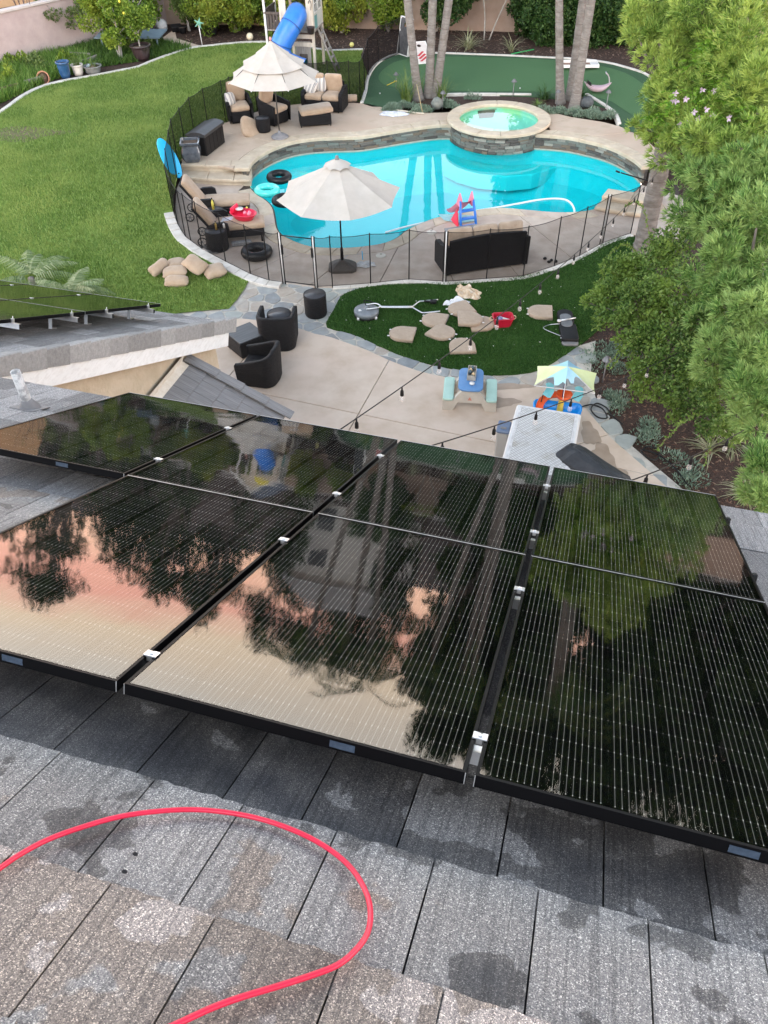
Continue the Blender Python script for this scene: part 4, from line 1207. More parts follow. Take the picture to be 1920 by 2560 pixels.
def shingle_mat(name, wet_on):
    mt, nt, out = nodes(name)
    p = N(nt, 'ShaderNodeBsdfPrincipled')
    p.inputs['Specular IOR Level'].default_value = .35
    tcx = N(nt, 'ShaderNodeTexCoord')
    oi = N(nt, 'ShaderNodeObjectInfo')
    ad_ = N(nt, 'ShaderNodeVectorMath', operation='ADD')
    sc = N(nt, 'ShaderNodeVectorMath', operation='SCALE')
    cb = N(nt, 'ShaderNodeCombineXYZ')
    for k in 'XYZ':
        nt.links.new(oi.outputs['Random'], cb.inputs[k])
    nt.links.new(cb.outputs[0], sc.inputs[0]); sc.inputs['Scale'].default_value = 37
    nt.links.new(tcx.outputs['Object'], ad_.inputs[0]); nt.links.new(sc.outputs[0], ad_.inputs[1])
    # streaks down the slope
    mp_ = N(nt, 'ShaderNodeMapping'); mp_.inputs['Scale'].default_value = (95, 2.2, 10)
    nt.links.new(ad_.outputs[0], mp_.inputs[0])
    st_ = N(nt, 'ShaderNodeTexNoise', Scale=1.0, Detail=3, Roughness=.6)
    nt.links.new(mp_.outputs[0], st_.inputs['Vector'])
    # mineral granules
    gr = N(nt, 'ShaderNodeTexVoronoi', Scale=400)
    nt.links.new(ad_.outputs[0], gr.inputs['Vector'])
    gsep = N(nt, 'ShaderNodeSeparateColor')
    nt.links.new(gr.outputs['Color'], gsep.inputs[0])
    rg = N(nt, 'ShaderNodeValToRGB')
    e0 = rg.color_ramp.elements
    e0[0].position = 0; e0[0].color = (.075, .075, .08, 1)
    e0[1].position = 1; e0[1].color = (.50, .495, .475, 1)
    for q_, c_ in ((.3, (.12, .12, .125, 1)), (.62, (.17, .17, .168, 1)), (.88, (.24, .237, .228, 1))):
        k_ = e0.new(q_); k_.color = c_
    nt.links.new(gsep.outputs[0], rg.inputs[0])
    rs = N(nt, 'ShaderNodeValToRGB')
    rs.color_ramp.elements[0].position = .36; rs.color_ramp.elements[0].color = (.42, .42, .43, 1)
    rs.color_ramp.elements[1].position = .52; rs.color_ramp.elements[1].color = (1, 1, 1, 1)
    nt.links.new(st_.outputs['Fac'], rs.inputs[0])
    m1 = N(nt, 'ShaderNodeMix', data_type='RGBA', blend_type='MULTIPLY'); m1.inputs['Factor'].default_value = .6
    nt.links.new(rg.outputs[0], m1.inputs['A']); nt.links.new(rs.outputs[0], m1.inputs['B'])
    # each piece its own tone
    rt = N(nt, 'ShaderNodeMapRange'); rt.inputs['To Min'].default_value = .82 if wet_on else .62; rt.inputs['To Max'].default_value = 1.18 if wet_on else 1.28
    nt.links.new(oi.outputs['Random'], rt.inputs['Value'])
    m2 = N(nt, 'ShaderNodeVectorMath', operation='SCALE')
    nt.links.new(m1.outputs['Result'], m2.inputs[0]); nt.links.new(rt.outputs[0], m2.inputs['Scale'])
    col = m2.outputs[0]
    # dried, dusty pinkish areas and wet stains left by the washing water
    g = N(nt, 'ShaderNodeNewGeometry')
    sb = N(nt, 'ShaderNodeVectorMath', operation='SUBTRACT'); sb.inputs[1].default_value = RO
    nt.links.new(g.outputs['Position'], sb.inputs[0])
    dv = N(nt, 'ShaderNodeVectorMath', operation='DOT_PRODUCT'); dv.inputs[1].default_value = EV
    nt.links.new(sb.outputs[0], dv.inputs[0])
    du = N(nt, 'ShaderNodeVectorMath', operation='DOT_PRODUCT'); du.inputs[1].default_value = EU
    nt.links.new(sb.outputs[0], du.inputs[0])
    if wet_on:
        wn = N(nt, 'ShaderNodeTexNoise', Scale=5.0, Detail=3.5, Roughness=.5)
        nt.links.new(g.outputs['Position'], wn.inputs['Vector'])
        oc = N(nt, 'ShaderNodeSeparateColor')
        nt.links.new(oi.outputs['Color'], oc.inputs[0])
        a1_ = N(nt, 'ShaderNodeMath', operation='MULTIPLY_ADD'); a1_.inputs[1].default_value = 1.15; a1_.inputs[2].default_value = -.575
        nt.links.new(wn.outputs['Fac'], a1_.inputs[0])
        a3_ = N(nt, 'ShaderNodeMath', operation='ADD', use_clamp=True)
        nt.links.new(oc.outputs[0], a3_.inputs[0]); nt.links.new(a1_.outputs[0], a3_.inputs[1])
        wr = N(nt, 'ShaderNodeValToRGB')
        el_ = wr.color_ramp.elements
        el_[0].position = .0; el_[0].color = (2.1, 1.82, 1.64, 1)
        el_[1].position = 1; el_[1].color = (.30, .30, .315, 1)
        for q_, c_ in ((.20, (1.9, 1.68, 1.52, 1)), (.215, (1.30, 1.09, .92, 1)), (.40, (1.36, 1.16, .99, 1)), (.43, (1.48, 1.41, 1.33, 1)), (.705, (1.30, 1.26, 1.21, 1)), (.72, (.64, .61, .58, 1))):
            k_ = el_.new(q_); k_.color = c_
        nt.links.new(a3_.outputs[0], wr.inputs[0])
        wet = N(nt, 'ShaderNodeMix', data_type='RGBA', blend_type='MULTIPLY'); wet.inputs['Factor'].default_value = 1
        nt.links.new(col, wet.inputs['A']); nt.links.new(wr.outputs[0], wet.inputs['B'])
        col = wet.outputs['Result']
        rr2 = N(nt, 'ShaderNodeMapRange'); rr2.inputs['To Min'].default_value = .8; rr2.inputs['To Max'].default_value = .45
        nt.links.new(a3_.outputs[0], rr2.inputs['Value'])
        nt.links.new(rr2.outputs[0], p.inputs['Roughness'])
    else:
        lt = N(nt, 'ShaderNodeVectorMath', operation='SCALE'); lt.inputs['Scale'].default_value = 1.45
        nt.links.new(col, lt.inputs[0]); col = lt.outputs[0]
        p.inputs['Roughness'].default_value = .8
    nt.links.new(col, p.inputs['Base Color'])
    hm = N(nt, 'ShaderNodeMath', operation='MULTIPLY_ADD'); hm.inputs[1].default_value = .5
    nt.links.new(st_.outputs['Fac'], hm.inputs[0]); nt.links.new(gsep.outputs[0], hm.inputs[2])
    b_ = N(nt, 'ShaderNodeBump', Strength=.5, Distance=.003)
    nt.links.new(hm.outputs[0], b_.inputs['Height']); nt.links.new(b_.outputs[0], p.inputs['Normal'])
    nt.links.new(p.outputs[0], out.inputs[0])
    return mt
M_sh = shingle_mat('roof_shingle', True)
M_sh2 = shingle_mat('roof_shingle_dry', False)
M_felt = mat('roof_underlay', (.015, .015, .016), rough=.9)
M_stucco = mat('stucco', (.46, .385, .275), (.54, .46, .345), scale=4, rough=.95, bump=.6, bscale=22)
M_fascia = mat('fascia_paint', (.70, .72, .71), (.77, .785, .775), scale=3, rough=.65, c3=(.55, .55, .53), c3scale=9, c3amt=.4, stretch=(1, 1, 3))

house = thing('house', 'grey shingled house roof with stucco wing that the picture looks down from', 'house', (0, 0, 0))
roof = MB()
def roof_slab(u0, u1, v0, v1, w0, w1):
    c = [(u0, v0), (u1, v0), (u1, v1), (u0, v1)]
    vs = [tuple(RM(u, v, w0)) for u, v in c] + [tuple(RM(u, v, w1)) for u, v in c]
    roof.add(vs, [(0, 3, 2, 1), (4, 5, 6, 7), (0, 1, 5, 4), (1, 2, 6, 5), (2, 3, 7, 6), (3, 0, 4, 7)])
roof_slab(-4.12, 4.2, -1.7, 3.90, -.30, -.182)
roof_slab(-9.5, -4.12, -1.7, 9.5, -.30, -.182)
roof_o = roof.build('roof', M_felt, house)

def shingle(seed, W=.27, LN=.46, tk=.0085):
    rd = random.Random(seed)
    mb = MB()
    n = 9
    xs = [-W / 2 + .0025 + (W - .005) * i / n for i in range(n + 1)]
    ys = [LN + rd.uniform(-.007, .003) for _ in xs]
    vs = []
    for x, y in zip(xs, ys):
        vs += [(x, 0, -.004), (x, y, tk), (x, y, -.008), (x, 0, -.010)]
    fs = []
    for i in range(n):
        a, b = i * 4, i * 4 + 4
        fs += [(a, b, b + 1, a + 1), (a + 1, b + 1, b + 2, a + 2)]
    fs += [(0, 1, 2, 3), (n * 4 + 3, n * 4 + 2, n * 4 + 1, n * 4)]
    mb.add(vs, fs)
    return mb
sh_m = [shingle(i).mesh('shingle') for i in range(9)]
sh_m2 = [shingle(i + 50, tk=.016).mesh('shingle') for i in range(6)]
for me in sh_m: me.materials.append(M_sh)
for me in sh_m2: me.materials.append(M_sh2)
EXPO = .365
roof_inv = Matrix.Identity(4)
def lay(u, v, wsc, meshes, w=-.165):
    M_ = ROOF @ Matrix.Translation((u, v - EXPO * .0, w)) @ Matrix.Diagonal((wsc, 1, 1, 1))
    o = share('shingle', random.choice(meshes), roof_o, M_)
    k = round((v + .46 - v0) / EXPO)
    w_ = {1: .90 if u < .95 else .70, 0: .57 if u < 1.1 else .60, -1: .29 if u < 1.0 else .14, -2: .30}.get(k, .5)
    o.color = (max(0, min(1, w_ + random.uniform(-.05, .05))), 0, 0, 1)
def course(v_butt, u0, u1, meshes, skip=None):
    u = u0 - random.uniform(0, .27)
    while u < u1:
        wsc = min(random.choice((.86, 1.0, 1.0, 1.13)), (u1 - u) / .27)
        W = .27 * wsc
        c = u + W / 2
        if wsc > .15 and not (skip and skip(c, v_butt)):
            lay(c, v_butt - .46, wsc, meshes)
        u += W
v0 = -.172
def hid1(u, v):
    # wholly under the rows of panels
    if v - EXPO > .45 and v < 3.3 and u > -.85: return True
    if v - EXPO > 2.1 and v < 3.3 and u > -1.95: return True
    return False
for k in range(-3, 12):
    v = v0 + k * EXPO
    u_lo = {True: -.9, False: -4.0}[v < .6]
    if v < 3.95:
        hi = 2.15 if v < 1.0 else (3.2 if v > 3.0 else 1.0)
        lo = -.75 if v < -.3 else (-1.6 if v < .4 else (-2.6 if v < 1.8 else -4.0))
        course(min(v, 3.90), lo, hi, sh_m if v < 1.9 else sh_m2, hid1)
for k in range(10, 27):
    v = v0 + k * EXPO
    course(min(v, 9.56), -5.95, -4.12, sh_m2, lambda u, v: False)
# felt elsewhere shows as one shingled sheet
rest = MB()
for k in range(10, 27):
    v = v0 + k * EXPO
    a, b, c_, d = RM(-9.4, v - .46, -.169), RM(-6.2, v - .46, -.169), RM(-6.2, v, -.157), RM(-9.4, v, -.157)
    rest.add([a, b, c_, d], [(0, 1, 2, 3)])
for k in range(-3, 12):
    v = v0 + k * EXPO
    for (ua, ub) in ((-.9, 4.1),) if v > .5 else ((2.0, 4.1),):
        rest.add([RM(ua, v - .46, -.178), RM(ub, v - .46, -.178), RM(ub, v, -.172), RM(ua, v, -.172)], [(0, 1, 2, 3)])
tag(rest.build('shingle_courses', M_sh2, roof_o), kind='stuff')

# rake tiles along the right edge of the wing roof
rk = MB()
for x0, x1, w0, w1 in ((-.15, .012, .045, .062), (0.0, .012, -.18, .062)):
    pass
prof = [(-.16, .030), (-.005, .055), (.010, .045), (.012, -.165), (.0, -.165), (-.006, .02), (-.16, .012)]
vs = []
for y, k in ((0, .84), (.40, 1.0)):
    vs += [(x - (0 if y else .034), y, z * k - (.026 if y == 0 else 0)) for x, z in prof]
n7 = len(prof)
fs = [(i, (i + 1) % n7, n7 + (i + 1) % n7, n7 + i) for i in range(n7)] + [tuple(reversed(range(n7))), tuple(range(n7, 2 * n7))]
rk.add(vs, fs)
rk_mes = []
for k in range(3):
    rk_me = rk.mesh('rake_tile'); rk_me.materials.append(mat('rake_tile_%d' % k, *[tuple(c * (.85, 1, 1.14)[k] for c in q) for q in ((.22, .22, .215), (.30, .30, .29))], scale=30, rough=.85, bump=.3, bscale=60)); rk_mes.append(rk_me)
for k in range(16):
    share('rake_tile', rk_mes[(k * 2 + k // 3) % 3], roof_o, ROOF @ Matrix.Translation((-4.10, 3.62 + k * .372, -.155)))
def slab_uv(mb, u0, u1, v0, v1, w0, w1):
    c = [(u0, v0), (u1, v0), (u1, v1), (u0, v1)]
    vs = [tuple(RM(u, v, w0)) for u, v in c] + [tuple(RM(u, v, w1)) for u, v in c]
    mb.add(vs, [(0, 3, 2, 1), (4, 5, 6, 7), (0, 1, 5, 4), (1, 2, 6, 5), (2, 3, 7, 6), (3, 0, 4, 7)])
fb = MB(); slab_uv(fb, -4.16, -4.125, 3.55, 9.42, -.52, -.19)
fb.build('barge_board', M_fascia, house)
fb = MB(); slab_uv(fb, -4.12, 4.15, 3.86, 3.885, -.42, -.185)
fb.build('fascia', M_fascia, house)
fb = MB(); slab_uv(fb, -9.4, -4.16, 9.40, 9.43, -.42, -.185)
fb.build('fascia', M_fascia, house)
WU = -4.33
def roof_z(u, s):
    # height of the underside of the roof at plan position s
    v = s / math.cos(TILT)
    return RM(u, v, -.30).z - .02
def hbox(mb, u0, u1, s0, s1, z0, z1):
    mb.add([tuple(HOUSE @ Vector(p)) for p in ((u0, s0, z0), (u1, s0, z0), (u1, s1, z0), (u0, s1, z0), (u0, s0, z1), (u1, s0, z1), (u1, s1, z1), (u0, s1, z1))],
           [(0, 3, 2, 1), (4, 5, 6, 7), (0, 1, 5, 4), (1, 2, 6, 5), (2, 3, 7, 6), (3, 0, 4, 7)])
ww = MB()
S0, S1 = 2.6, 8.22
poly = [(S0, -.05), (S1, -.05), (S1, roof_z(0, S1)), (S0, roof_z(0, S0))]
vs = [tuple(HOUSE @ Vector((WU, s, z))) for s, z in poly] + [tuple(HOUSE @ Vector((WU - .2, s, z))) for s, z in poly]
ww.add(vs, [(0, 1, 2, 3), (7, 6, 5, 4), (0, 4, 5, 1), (1, 5, 6, 2), (2, 6, 7, 3), (3, 7, 4, 0)])
ww.build('wall', M_stucco, house)
wb = MB(); hbox(wb, -9.3, WU - .2, 8.0, 8.2, -.05, roof_z(0, 8.2)); wb.build('wall', M_stucco, house)
wf = MB(); hbox(wf, WU, 4.0, 2.75, 2.95, -.05, roof_z(0, 2.95)); wf.build('wall', M_stucco, house)
wr_ = MB(); poly = [(-3, -.05), (2.75, -.05), (2.75, roof_z(0, 2.75)), (-3, roof_z(0, -1.0))]
vs = [tuple(HOUSE @ Vector((3.8, s, z))) for s, z in poly] + [tuple(HOUSE @ Vector((4.0, s, z))) for s, z in poly]
wr_.add(vs, [(3, 2, 1, 0), (4, 5, 6, 7), (0, 1, 5, 4), (1, 2, 6, 5), (2, 3, 7, 6), (3, 0, 4, 7)])
wr_.build('wall', M_stucco, house)

# small lean-to roof against the wing wall, falling to the right
LZ = 2.80
SLP = math.tan(R(26))
def LM(p, s, w=0.0):
    """p down the slope from the wall, s along the wall, w above the surface"""
    c, s_ = math.cos(R(26)), math.sin(R(26))
    u = WU + p * c + w * s_
    return HOUSE @ Vector((u, s, LZ - p * s_ + w * c))
o_ = LM(0, 0)
ex = (LM(1, 0) - o_); ey = (LM(0, 1) - o_); ez = ex.cross(ey)
# columns: x across the piece (along the wall), y down the slope
LEAN = Matrix(((-ey.x, ex.x, ez.x, o_.x), (-ey.y, ex.y, ez.y, o_.y), (-ey.z, ex.z, ez.z, o_.z), (0, 0, 0, 1)))
lr = MB()
SE = 7.36
vs = [tuple(LM(p, s, w)) for w in (-.10, -.02) for p, s in ((0, 3.0), (1.62, 3.0), (1.62, SE), (0, SE))]
lr.add(vs, [(0, 3, 2, 1), (4, 5, 6, 7), (0, 1, 5, 4), (1, 2, 6, 5), (2, 3, 7, 6), (3, 0, 4, 7)])
lean = lr.build('porch_roof', M_felt, house)
M_sh3 = mat('porch_shingle', (.15, .15, .155), (.25, .25, .25), scale=1.0, rough=.8, bump=.4, bscale=1.0, stretch=(70, 2.5, 20))
sh_m3 = [shingle(i + 90, .30, .46, .02).mesh('shingle') for i in range(4)]
for me in sh_m3: me.materials.append(M_sh3)
for k in range(5):
    pb_ = .38 + k * .31
    s = SE - .05
    j = 0
    s = SE - .005
    while s > 5.2:
        wsc = random.choice((.9, 1, 1.15)) if s < SE - .1 else random.choice((.5, .8, 1.1)); W = .30 * wsc
        share('shingle', random.choice(sh_m3), lean, LEAN @ Matrix.Translation((-(s - W / 2), min(pb_, 1.66) - .46, .0)) @ Matrix.Diagonal((wsc, 1, 1, 1)))
        s -= W
cap = MB(); cap.box((0, .24, .0), (.17, .50, .022), ch=.004)
cap_me = cap.mesh('rake_cap'); cap_me.materials.append(M_sh3)
for k in range(4):
    share('rake_cap', cap_me, lean, LEAN @ Matrix.Translation((-(SE - .02), .02 + k * .40, .035 - .0)) @ Matrix.Rotation(R(2.6), 4, 'X'))
fl_ = MB()
fl_.add([tuple(LM(p, s, w)) for p, s, w in ((.0, 4.5, .17), (.004, 4.5, .02), (.11, 4.5, .014), (.0, SE - .12, .17), (.004, SE - .12, .02), (.11, SE - .12, .014))], [(0, 1, 4, 3), (1, 2, 5, 4)])
fl_.build('flashing', mat('flashing', (.62, .56, .46), (.72, .68, .60), scale=9, rough=.5, bump=.6, bscale=14), lean)
pw = MB(); hbox(pw, WU, -3.15, 3.0, SE - .35, -.05, 2.05); pw.build('wall', M_stucco, house)

# vent pipe with flashing
vp = thing('vent_pipe', 'grey mottled vent pipe standing on the shingled roof', 'pipe', tuple(RM(-2.746, 3.133, -.16)))
mb = MB(); mb.lathe([(.036, -.06), (.036, .33), (.028, .33), (.028, .05), (0, .05)], 16)
mb.build('pipe', mat('pipe_metal', (.30, .30, .30), (.52, .52, .51), scale=22, rough=.7, lo=.45, hi=.55), vp)
mb = MB(); mb.lathe([(.085, -.03), (.075, .02), (.042, .07), (.037, .09)], 16); mb.build('collar', M_grey, vp)
fm = MB(); slab_uv(fm, -.17, .17, -.2, .2, 0, .006)
flp = MB(); flp.box((0, 0, 0), (.2, .2, .006))
o = flp.build('flashing_plate', M_grey, vp); o.matrix_local = Matrix.Translation(-Vector(vp.location)) @ ROOF @ Matrix.Translation((-2.746, 3.133, -.148))

# ================================================================ SOLAR PANELS
PW, PL, PGAP, PGR = 1.05, 1.7476, .0258, .0096
def glass_mat(name, wav):
    mt, nt, out = nodes(name)
    fr = N(nt, 'ShaderNodeFresnel', IOR=1.62)
    tr = N(nt, 'ShaderNodeBsdfTransparent')
    gl = N(nt, 'ShaderNodeBsdfGlossy', Roughness=.035)
    ms = N(nt, 'ShaderNodeMixShader')
    tcx = N(nt, 'ShaderNodeTexCoord')
    oi = N(nt, 'ShaderNodeObjectInfo')
    n1 = N(nt, 'ShaderNodeTexNoise', Scale=6, Detail=1)
    n2 = N(nt, 'ShaderNodeTexNoise', Scale=34, Detail=1)
    a_ = N(nt, 'ShaderNodeVectorMath', operation='ADD')
    nt.links.new(tcx.outputs['Object'], a_.inputs[0]); nt.links.new(oi.outputs['Location'], a_.inputs[1])
    nt.links.new(a_.outputs[0], n1.inputs['Vector']); nt.links.new(a_.outputs[0], n2.inputs['Vector'])
    ma = N(nt, 'ShaderNodeMath', operation='MULTIPLY_ADD'); ma.inputs[1].default_value = .02
    nt.links.new(n2.outputs['Fac'], ma.inputs[0]); nt.links.new(n1.outputs['Fac'], ma.inputs[2])
    b_ = N(nt, 'ShaderNodeBump', Strength=wav, Distance=.004)
    nt.links.new(ma.outputs[0], b_.inputs['Height'])
    nt.links.new(b_.outputs[0], gl.inputs['Normal'])
    gb2 = N(nt, 'ShaderNodeNewGeometry')
    ib = N(nt, 'ShaderNodeMath', operation='SUBTRACT'); ib.inputs[0].default_value = 1.0
    nt.links.new(gb2.outputs['Backfacing'], ib.inputs[1])
    fm_ = N(nt, 'ShaderNodeMath', operation='MULTIPLY')
    nt.links.new(fr.outputs[0], fm_.inputs[0]); nt.links.new(ib.outputs[0], fm_.inputs[1])
    nt.links.new(fm_.outputs[0], ms.inputs[0]); nt.links.new(tr.outputs[0], ms.inputs[1]); nt.links.new(gl.outputs[0], ms.inputs[2])
    nt.links.new(ms.outputs[0], out.inputs[0])
    return mt
M_glass = glass_mat('panel_glass', .11)
M_pframe = mat('panel_frame', (.002, .002, .0025), rough=.4, spec=.12)
M_pback = mat('panel_backsheet', (.0012, .0012, .0014), rough=.6, spec=.0)
def cell_mat():
    mt, nt, out = nodes('solar_cell')
    p = N(nt, 'ShaderNodeBsdfPrincipled', Roughness=.6)
    p.inputs['Specular IOR Level'].default_value = .0
    tcx = N(nt, 'ShaderNodeTexCoord')
    sp_ = N(nt, 'ShaderNodeSeparateXYZ')
    nt.links.new(tcx.outputs['Object'], sp_.inputs[0])
    def lines(sock, period, width, off):
        a_ = N(nt, 'ShaderNodeMath', operation='MULTIPLY_ADD'); a_.inputs[1].default_value = 1 / period; a_.inputs[2].default_value = off + 100
        nt.links.new(sock, a_.inputs[0])
        f_ = N(nt, 'ShaderNodeMath', operation='FRACT'); nt.links.new(a_.outputs[0], f_.inputs[0])
        l_ = N(nt, 'ShaderNodeMath', operation='LESS_THAN'); l_.inputs[1].default_value = width / period
        nt.links.new(f_.outputs[0], l_.inputs[0])
        return l_.outputs[0]
    bx_ = lines(sp_.outputs['X'], CW / 9, .0013, .5)       # nine ribbons per cell
    by_ = lines(sp_.outputs['Y'], CL / 2, .0022, .0)       # half-cell split
    n1 = N(nt, 'ShaderNodeTexNoise', Scale=300, Detail=0)
    nt.links.new(tcx.outputs['Object'], n1.inputs['Vector'])
    mx = N(nt, 'ShaderNodeMix', data_type='RGBA')
    nt.links.new(bx_, mx.inputs['Factor'])
    mx.inputs['A'].default_value = (.0012, .0013, .0015, 1); mx.inputs['B'].default_value = (.16, .16, .145, 1)
    m2 = N(nt, 'ShaderNodeMix', data_type='RGBA')
    nt.links.new(by_, m2.inputs['Factor'])
    nt.links.new(mx.outputs['Result'], m2.inputs['A']); m2.inputs['B'].default_value = (.012, .012, .012, 1)
    wx_ = lines(sp_.outputs['X'], CW / 9, .0024, .53)
    wy_ = lines(sp_.outputs['Y'], CL / 2, .0075, .022)
    dsh = N(nt, 'ShaderNodeMath', operation='MULTIPLY')
    nt.links.new(wx_, dsh.inputs[0]); nt.links.new(wy_, dsh.inputs[1])
    m3 = N(nt, 'ShaderNodeMix', data_type='RGBA')
    nt.links.new(dsh.outputs[0], m3.inputs['Factor']); nt.links.new(m2.outputs['Result'], m3.inputs['A']); m3.inputs['B'].default_value = (.42, .42, .38, 1)
    nt.links.new(m3.outputs['Result'], p.inputs['Base Color'])
    nt.links.new(p.outputs[0], out.inputs[0])
    return mt
CW, CL = (PW - .04) / 6, (PL - .05) / 10
M_cell = cell_mat()
cell = MB()
x, y, c_ = CW / 2 - .0012, CL / 2 - .0012, .012
cell.add([(-x + c_, -y, 0), (x - c_, -y, 0), (x, -y + c_, 0), (x, y - c_, 0), (x - c_, y, 0), (-x + c_, y, 0), (-x, y - c_, 0), (-x, -y + c_, 0)], [tuple(range(8))])
cell_me = cell.mesh('cell'); cell_me.materials.append(M_cell)
def frame_mb():
    mb = MB()
    t, hh = .011, .038
    mb.box((PW / 2, t / 2, -hh / 2), (PW, t, hh)); mb.box((PW / 2, PL - t / 2, -hh / 2), (PW, t, hh))
    mb.box((t / 2, PL / 2, -hh / 2), (t, PL - 2 * t, hh)); mb.box((PW - t / 2, PL / 2, -hh / 2), (t, PL - 2 * t, hh))
    return mb
fr_me = frame_mb().mesh('frame'); fr_me.materials.append(M_pframe)
gm = MB(); gm.add([(.011, .011, -.0015), (PW - .011, .011, -.0015), (PW - .011, PL - .011, -.0015), (.011, PL - .011, -.0015)], [(0, 1, 2, 3)])
gl_me = gm.mesh('glass'); gl_me.materials.append(M_glass)
bk = MB(); bk.box((PW / 2, PL / 2, -.010), (PW - .022, PL - .022, .006))
bk_me = bk.mesh('backsheet'); bk_me.materials.append(M_pback)
edge = MB()
for x_ in (.0006, PW - .0006):
    for y_ in (-.0004, PL + .0004):
        edge.box((x_, y_, -.019), (.0026, .0014, .037))
tr_m = MB(); tr_m.box((PW / 2, PL - .0012, .0003), (PW - .004, .0034, .0016))  # aluminium strip added to carry the bright glint along the far frame edge
glint_me = tr_m.mesh('edge_glint'); glint_me.materials.append(M_alu)
ed_me = edge.mesh('corner_edge'); ed_me.materials.append(M_alu)
stick = MB(); stick.box((0, 0, 0), (.075, .0012, .022))
stick_me = stick.mesh('sticker'); stick_me.materials.append(mat('sticker', (.022, .036, .058), (.045, .065, .095), scale=60, rough=.4))
def solar(u, v, w, label, cells=True, sticker=None):
    t = thing('solar_panel', label, 'solar panel')
    t.matrix_world = ROOF @ Matrix.Translation((u, v, w))
    t['group'] = 'solar panels on the roof'
    share('frame', fr_me, t); share('glass', gl_me, t); share('backsheet', bk_me, t); share('corner_edge', ed_me, t); share('edge_glint', glint_me, t)
    if cells:
        for i in range(6):
            for j in range(10):
                share('cell', cell_me, t, Matrix.Translation((.02 + CW * (i + .5), .025 + CL * (j + .5), -.0055)))
    else:
        mb = MB(); mb.add([(.02, .025, -.0055), (PW - .02, .025, -.0055), (PW - .02, PL - .025, -.0055), (.02, PL - .025, -.0055)], [(0, 1, 2, 3)])
        mb.build('cells', M_pback, t)
    if sticker is not None:
        share('sticker', stick_me, t, Matrix.Translation((sticker, -.0014, -.019)))
    return t
du_, dv_ = PW + PGAP, PL + PGR
solar(-du_, 0, 0, 'solar panel reflecting peach sky at the left, near the roof hose', sticker=-.391 + du_)
solar(0, 0, 0, 'solar panel in the middle of the near row reflecting the pale neighbour house', sticker=.695)
solar(du_, 0, 0, 'large dark solar panel at the right end of the near row', sticker=1.777 - du_)
solar(-2 * du_, dv_, 0, 'leftmost solar panel of the far row beside the vent pipe', sticker=-1.48 + 2 * du_)
solar(-du_, dv_, 0, 'solar panel of the far row reflecting the blue slide')
solar(0, dv_, 0, 'solar panel of the far row reflecting two pairs of palm trunks')
solar(du_, dv_, 0, 'solar panel at the right end of the far row below the grill cover')
# rails and clamps
clamp = MB()
clamp.box((0, 0, .004), (.044, .034, .005), ch=.001); clamp.box((0, 0, -.006), (.018, .034, .014))
clamp_me = clamp.mesh('clamp'); clamp_me.materials.append(M_alu)
bolt = MB(); bolt.lathe([(.0085, .006), (.0085, .012), (.005, .013), (0, .013)], 8); bolt_me = bolt.mesh('bolt'); bolt_me.materials.append(M_steel)
rail_defs = [(.18, -1.06, 2.13, (-.5, .5), 'lowest mounting rail nearest the roof hose'), (1.32, -1.09, 2.13, None, 'second mounting rail up from the hose, under the near panels'), (2.09, -2.2, 2.13, None, 'third mounting rail under the far row of panels'), (3.0, -2.2, 2.13, None, 'mounting rail nearest the eave under the far row of panels')]
for v, ua, ub, _, lab in rail_defs:
    t = thing('mounting_rail', 'aluminium ' + lab, 'rail'); t['group'] = 'panel mounting rails'
    t.matrix_world = ROOF @ Matrix.Translation((0, v, 0))
    mb = MB(); mb.box(((ua + ub) / 2, 0, -.063), (ub - ua, .035, .045)); mb.build('rail', M_alu, t)
    gaps = [-PGAP / 2, du_ - PGAP / 2] + ([-du_ - PGAP / 2] if v > 2 else [])
    for g_ in gaps:
        c_o = share('clamp', clamp_me, t, Matrix.Translation((g_, 0, 0)))
        share('bolt', bolt_me, c_o)
    for f_ in np.arange(ua + .3, ub, 1.2):
        mb = MB(); mb.box((float(f_), .03, -.12), (.04, .006, .09)); mb.box((float(f_), .06, -.16), (.05, .08, .008)); mb.build('foot', M_alu, t)
    for e_u in (2 * du_ - PGAP + .012,):
        mb = MB(); mb.box((e_u, 0, -.015), (.022, .035, .045), ch=.004); mb.build('end_clamp', M_blackp, t)
# the array on the wing
R2U, R2V, R2W = -4.72, 6.70, .075
names = ['nearest the rake', 'in the middle column', 'farthest left']
for i in range(3):
    for j in range(2):
        solar(R2U - PW - i * du_, R2V - (1 - j) * dv_, R2W, ('lower' if j else 'upper') + ' panel of the wing roof array, ' + names[i], cells=False)
for v, lab in ((5.42, 'first'), (6.42, 'second'), (7.12, 'third'), (8.1, 'fourth')):
    t = thing('mounting_rail', 'aluminium rail under the wing roof array, ' + lab + ' one going down to the lawn', 'rail'); t['group'] = 'wing roof mounting rails'
    t.matrix_world = ROOF @ Matrix.Translation((0, v, R2W))
    mb = MB(); mb.box(((R2U + .10 - 8.0) / 2, 0, -.068), (R2U + .10 + 8.0, .035, .055)); mb.build('rail', M_alu, t)
    mb = MB(); mb.box((R2U + .102, 0, -.068), (.004, .03, .05)); mb.build('end_cap', M_blackp, t)
    mb = MB(); mb.box((R2U + .012, 0, -.02), (.022, .03, .05)); mb.tube([(R2U + .014, 0, 0), (R2U + .014, 0, .03)], .004, 6); mb.build('end_clamp', M_alu, t)
    mb = MB(); mb.box((R2U - .30, .03, -.15), (.045, .008, .15)); mb.box((R2U - .30, .07, -.222), (.05, .09, .01)); mb.build('foot', M_alu, t)
    for i in (1, 2):
        share('clamp', clamp_me, t, Matrix.Translation((R2U - PW * i - PGAP * (i - .5), 0, 0)))

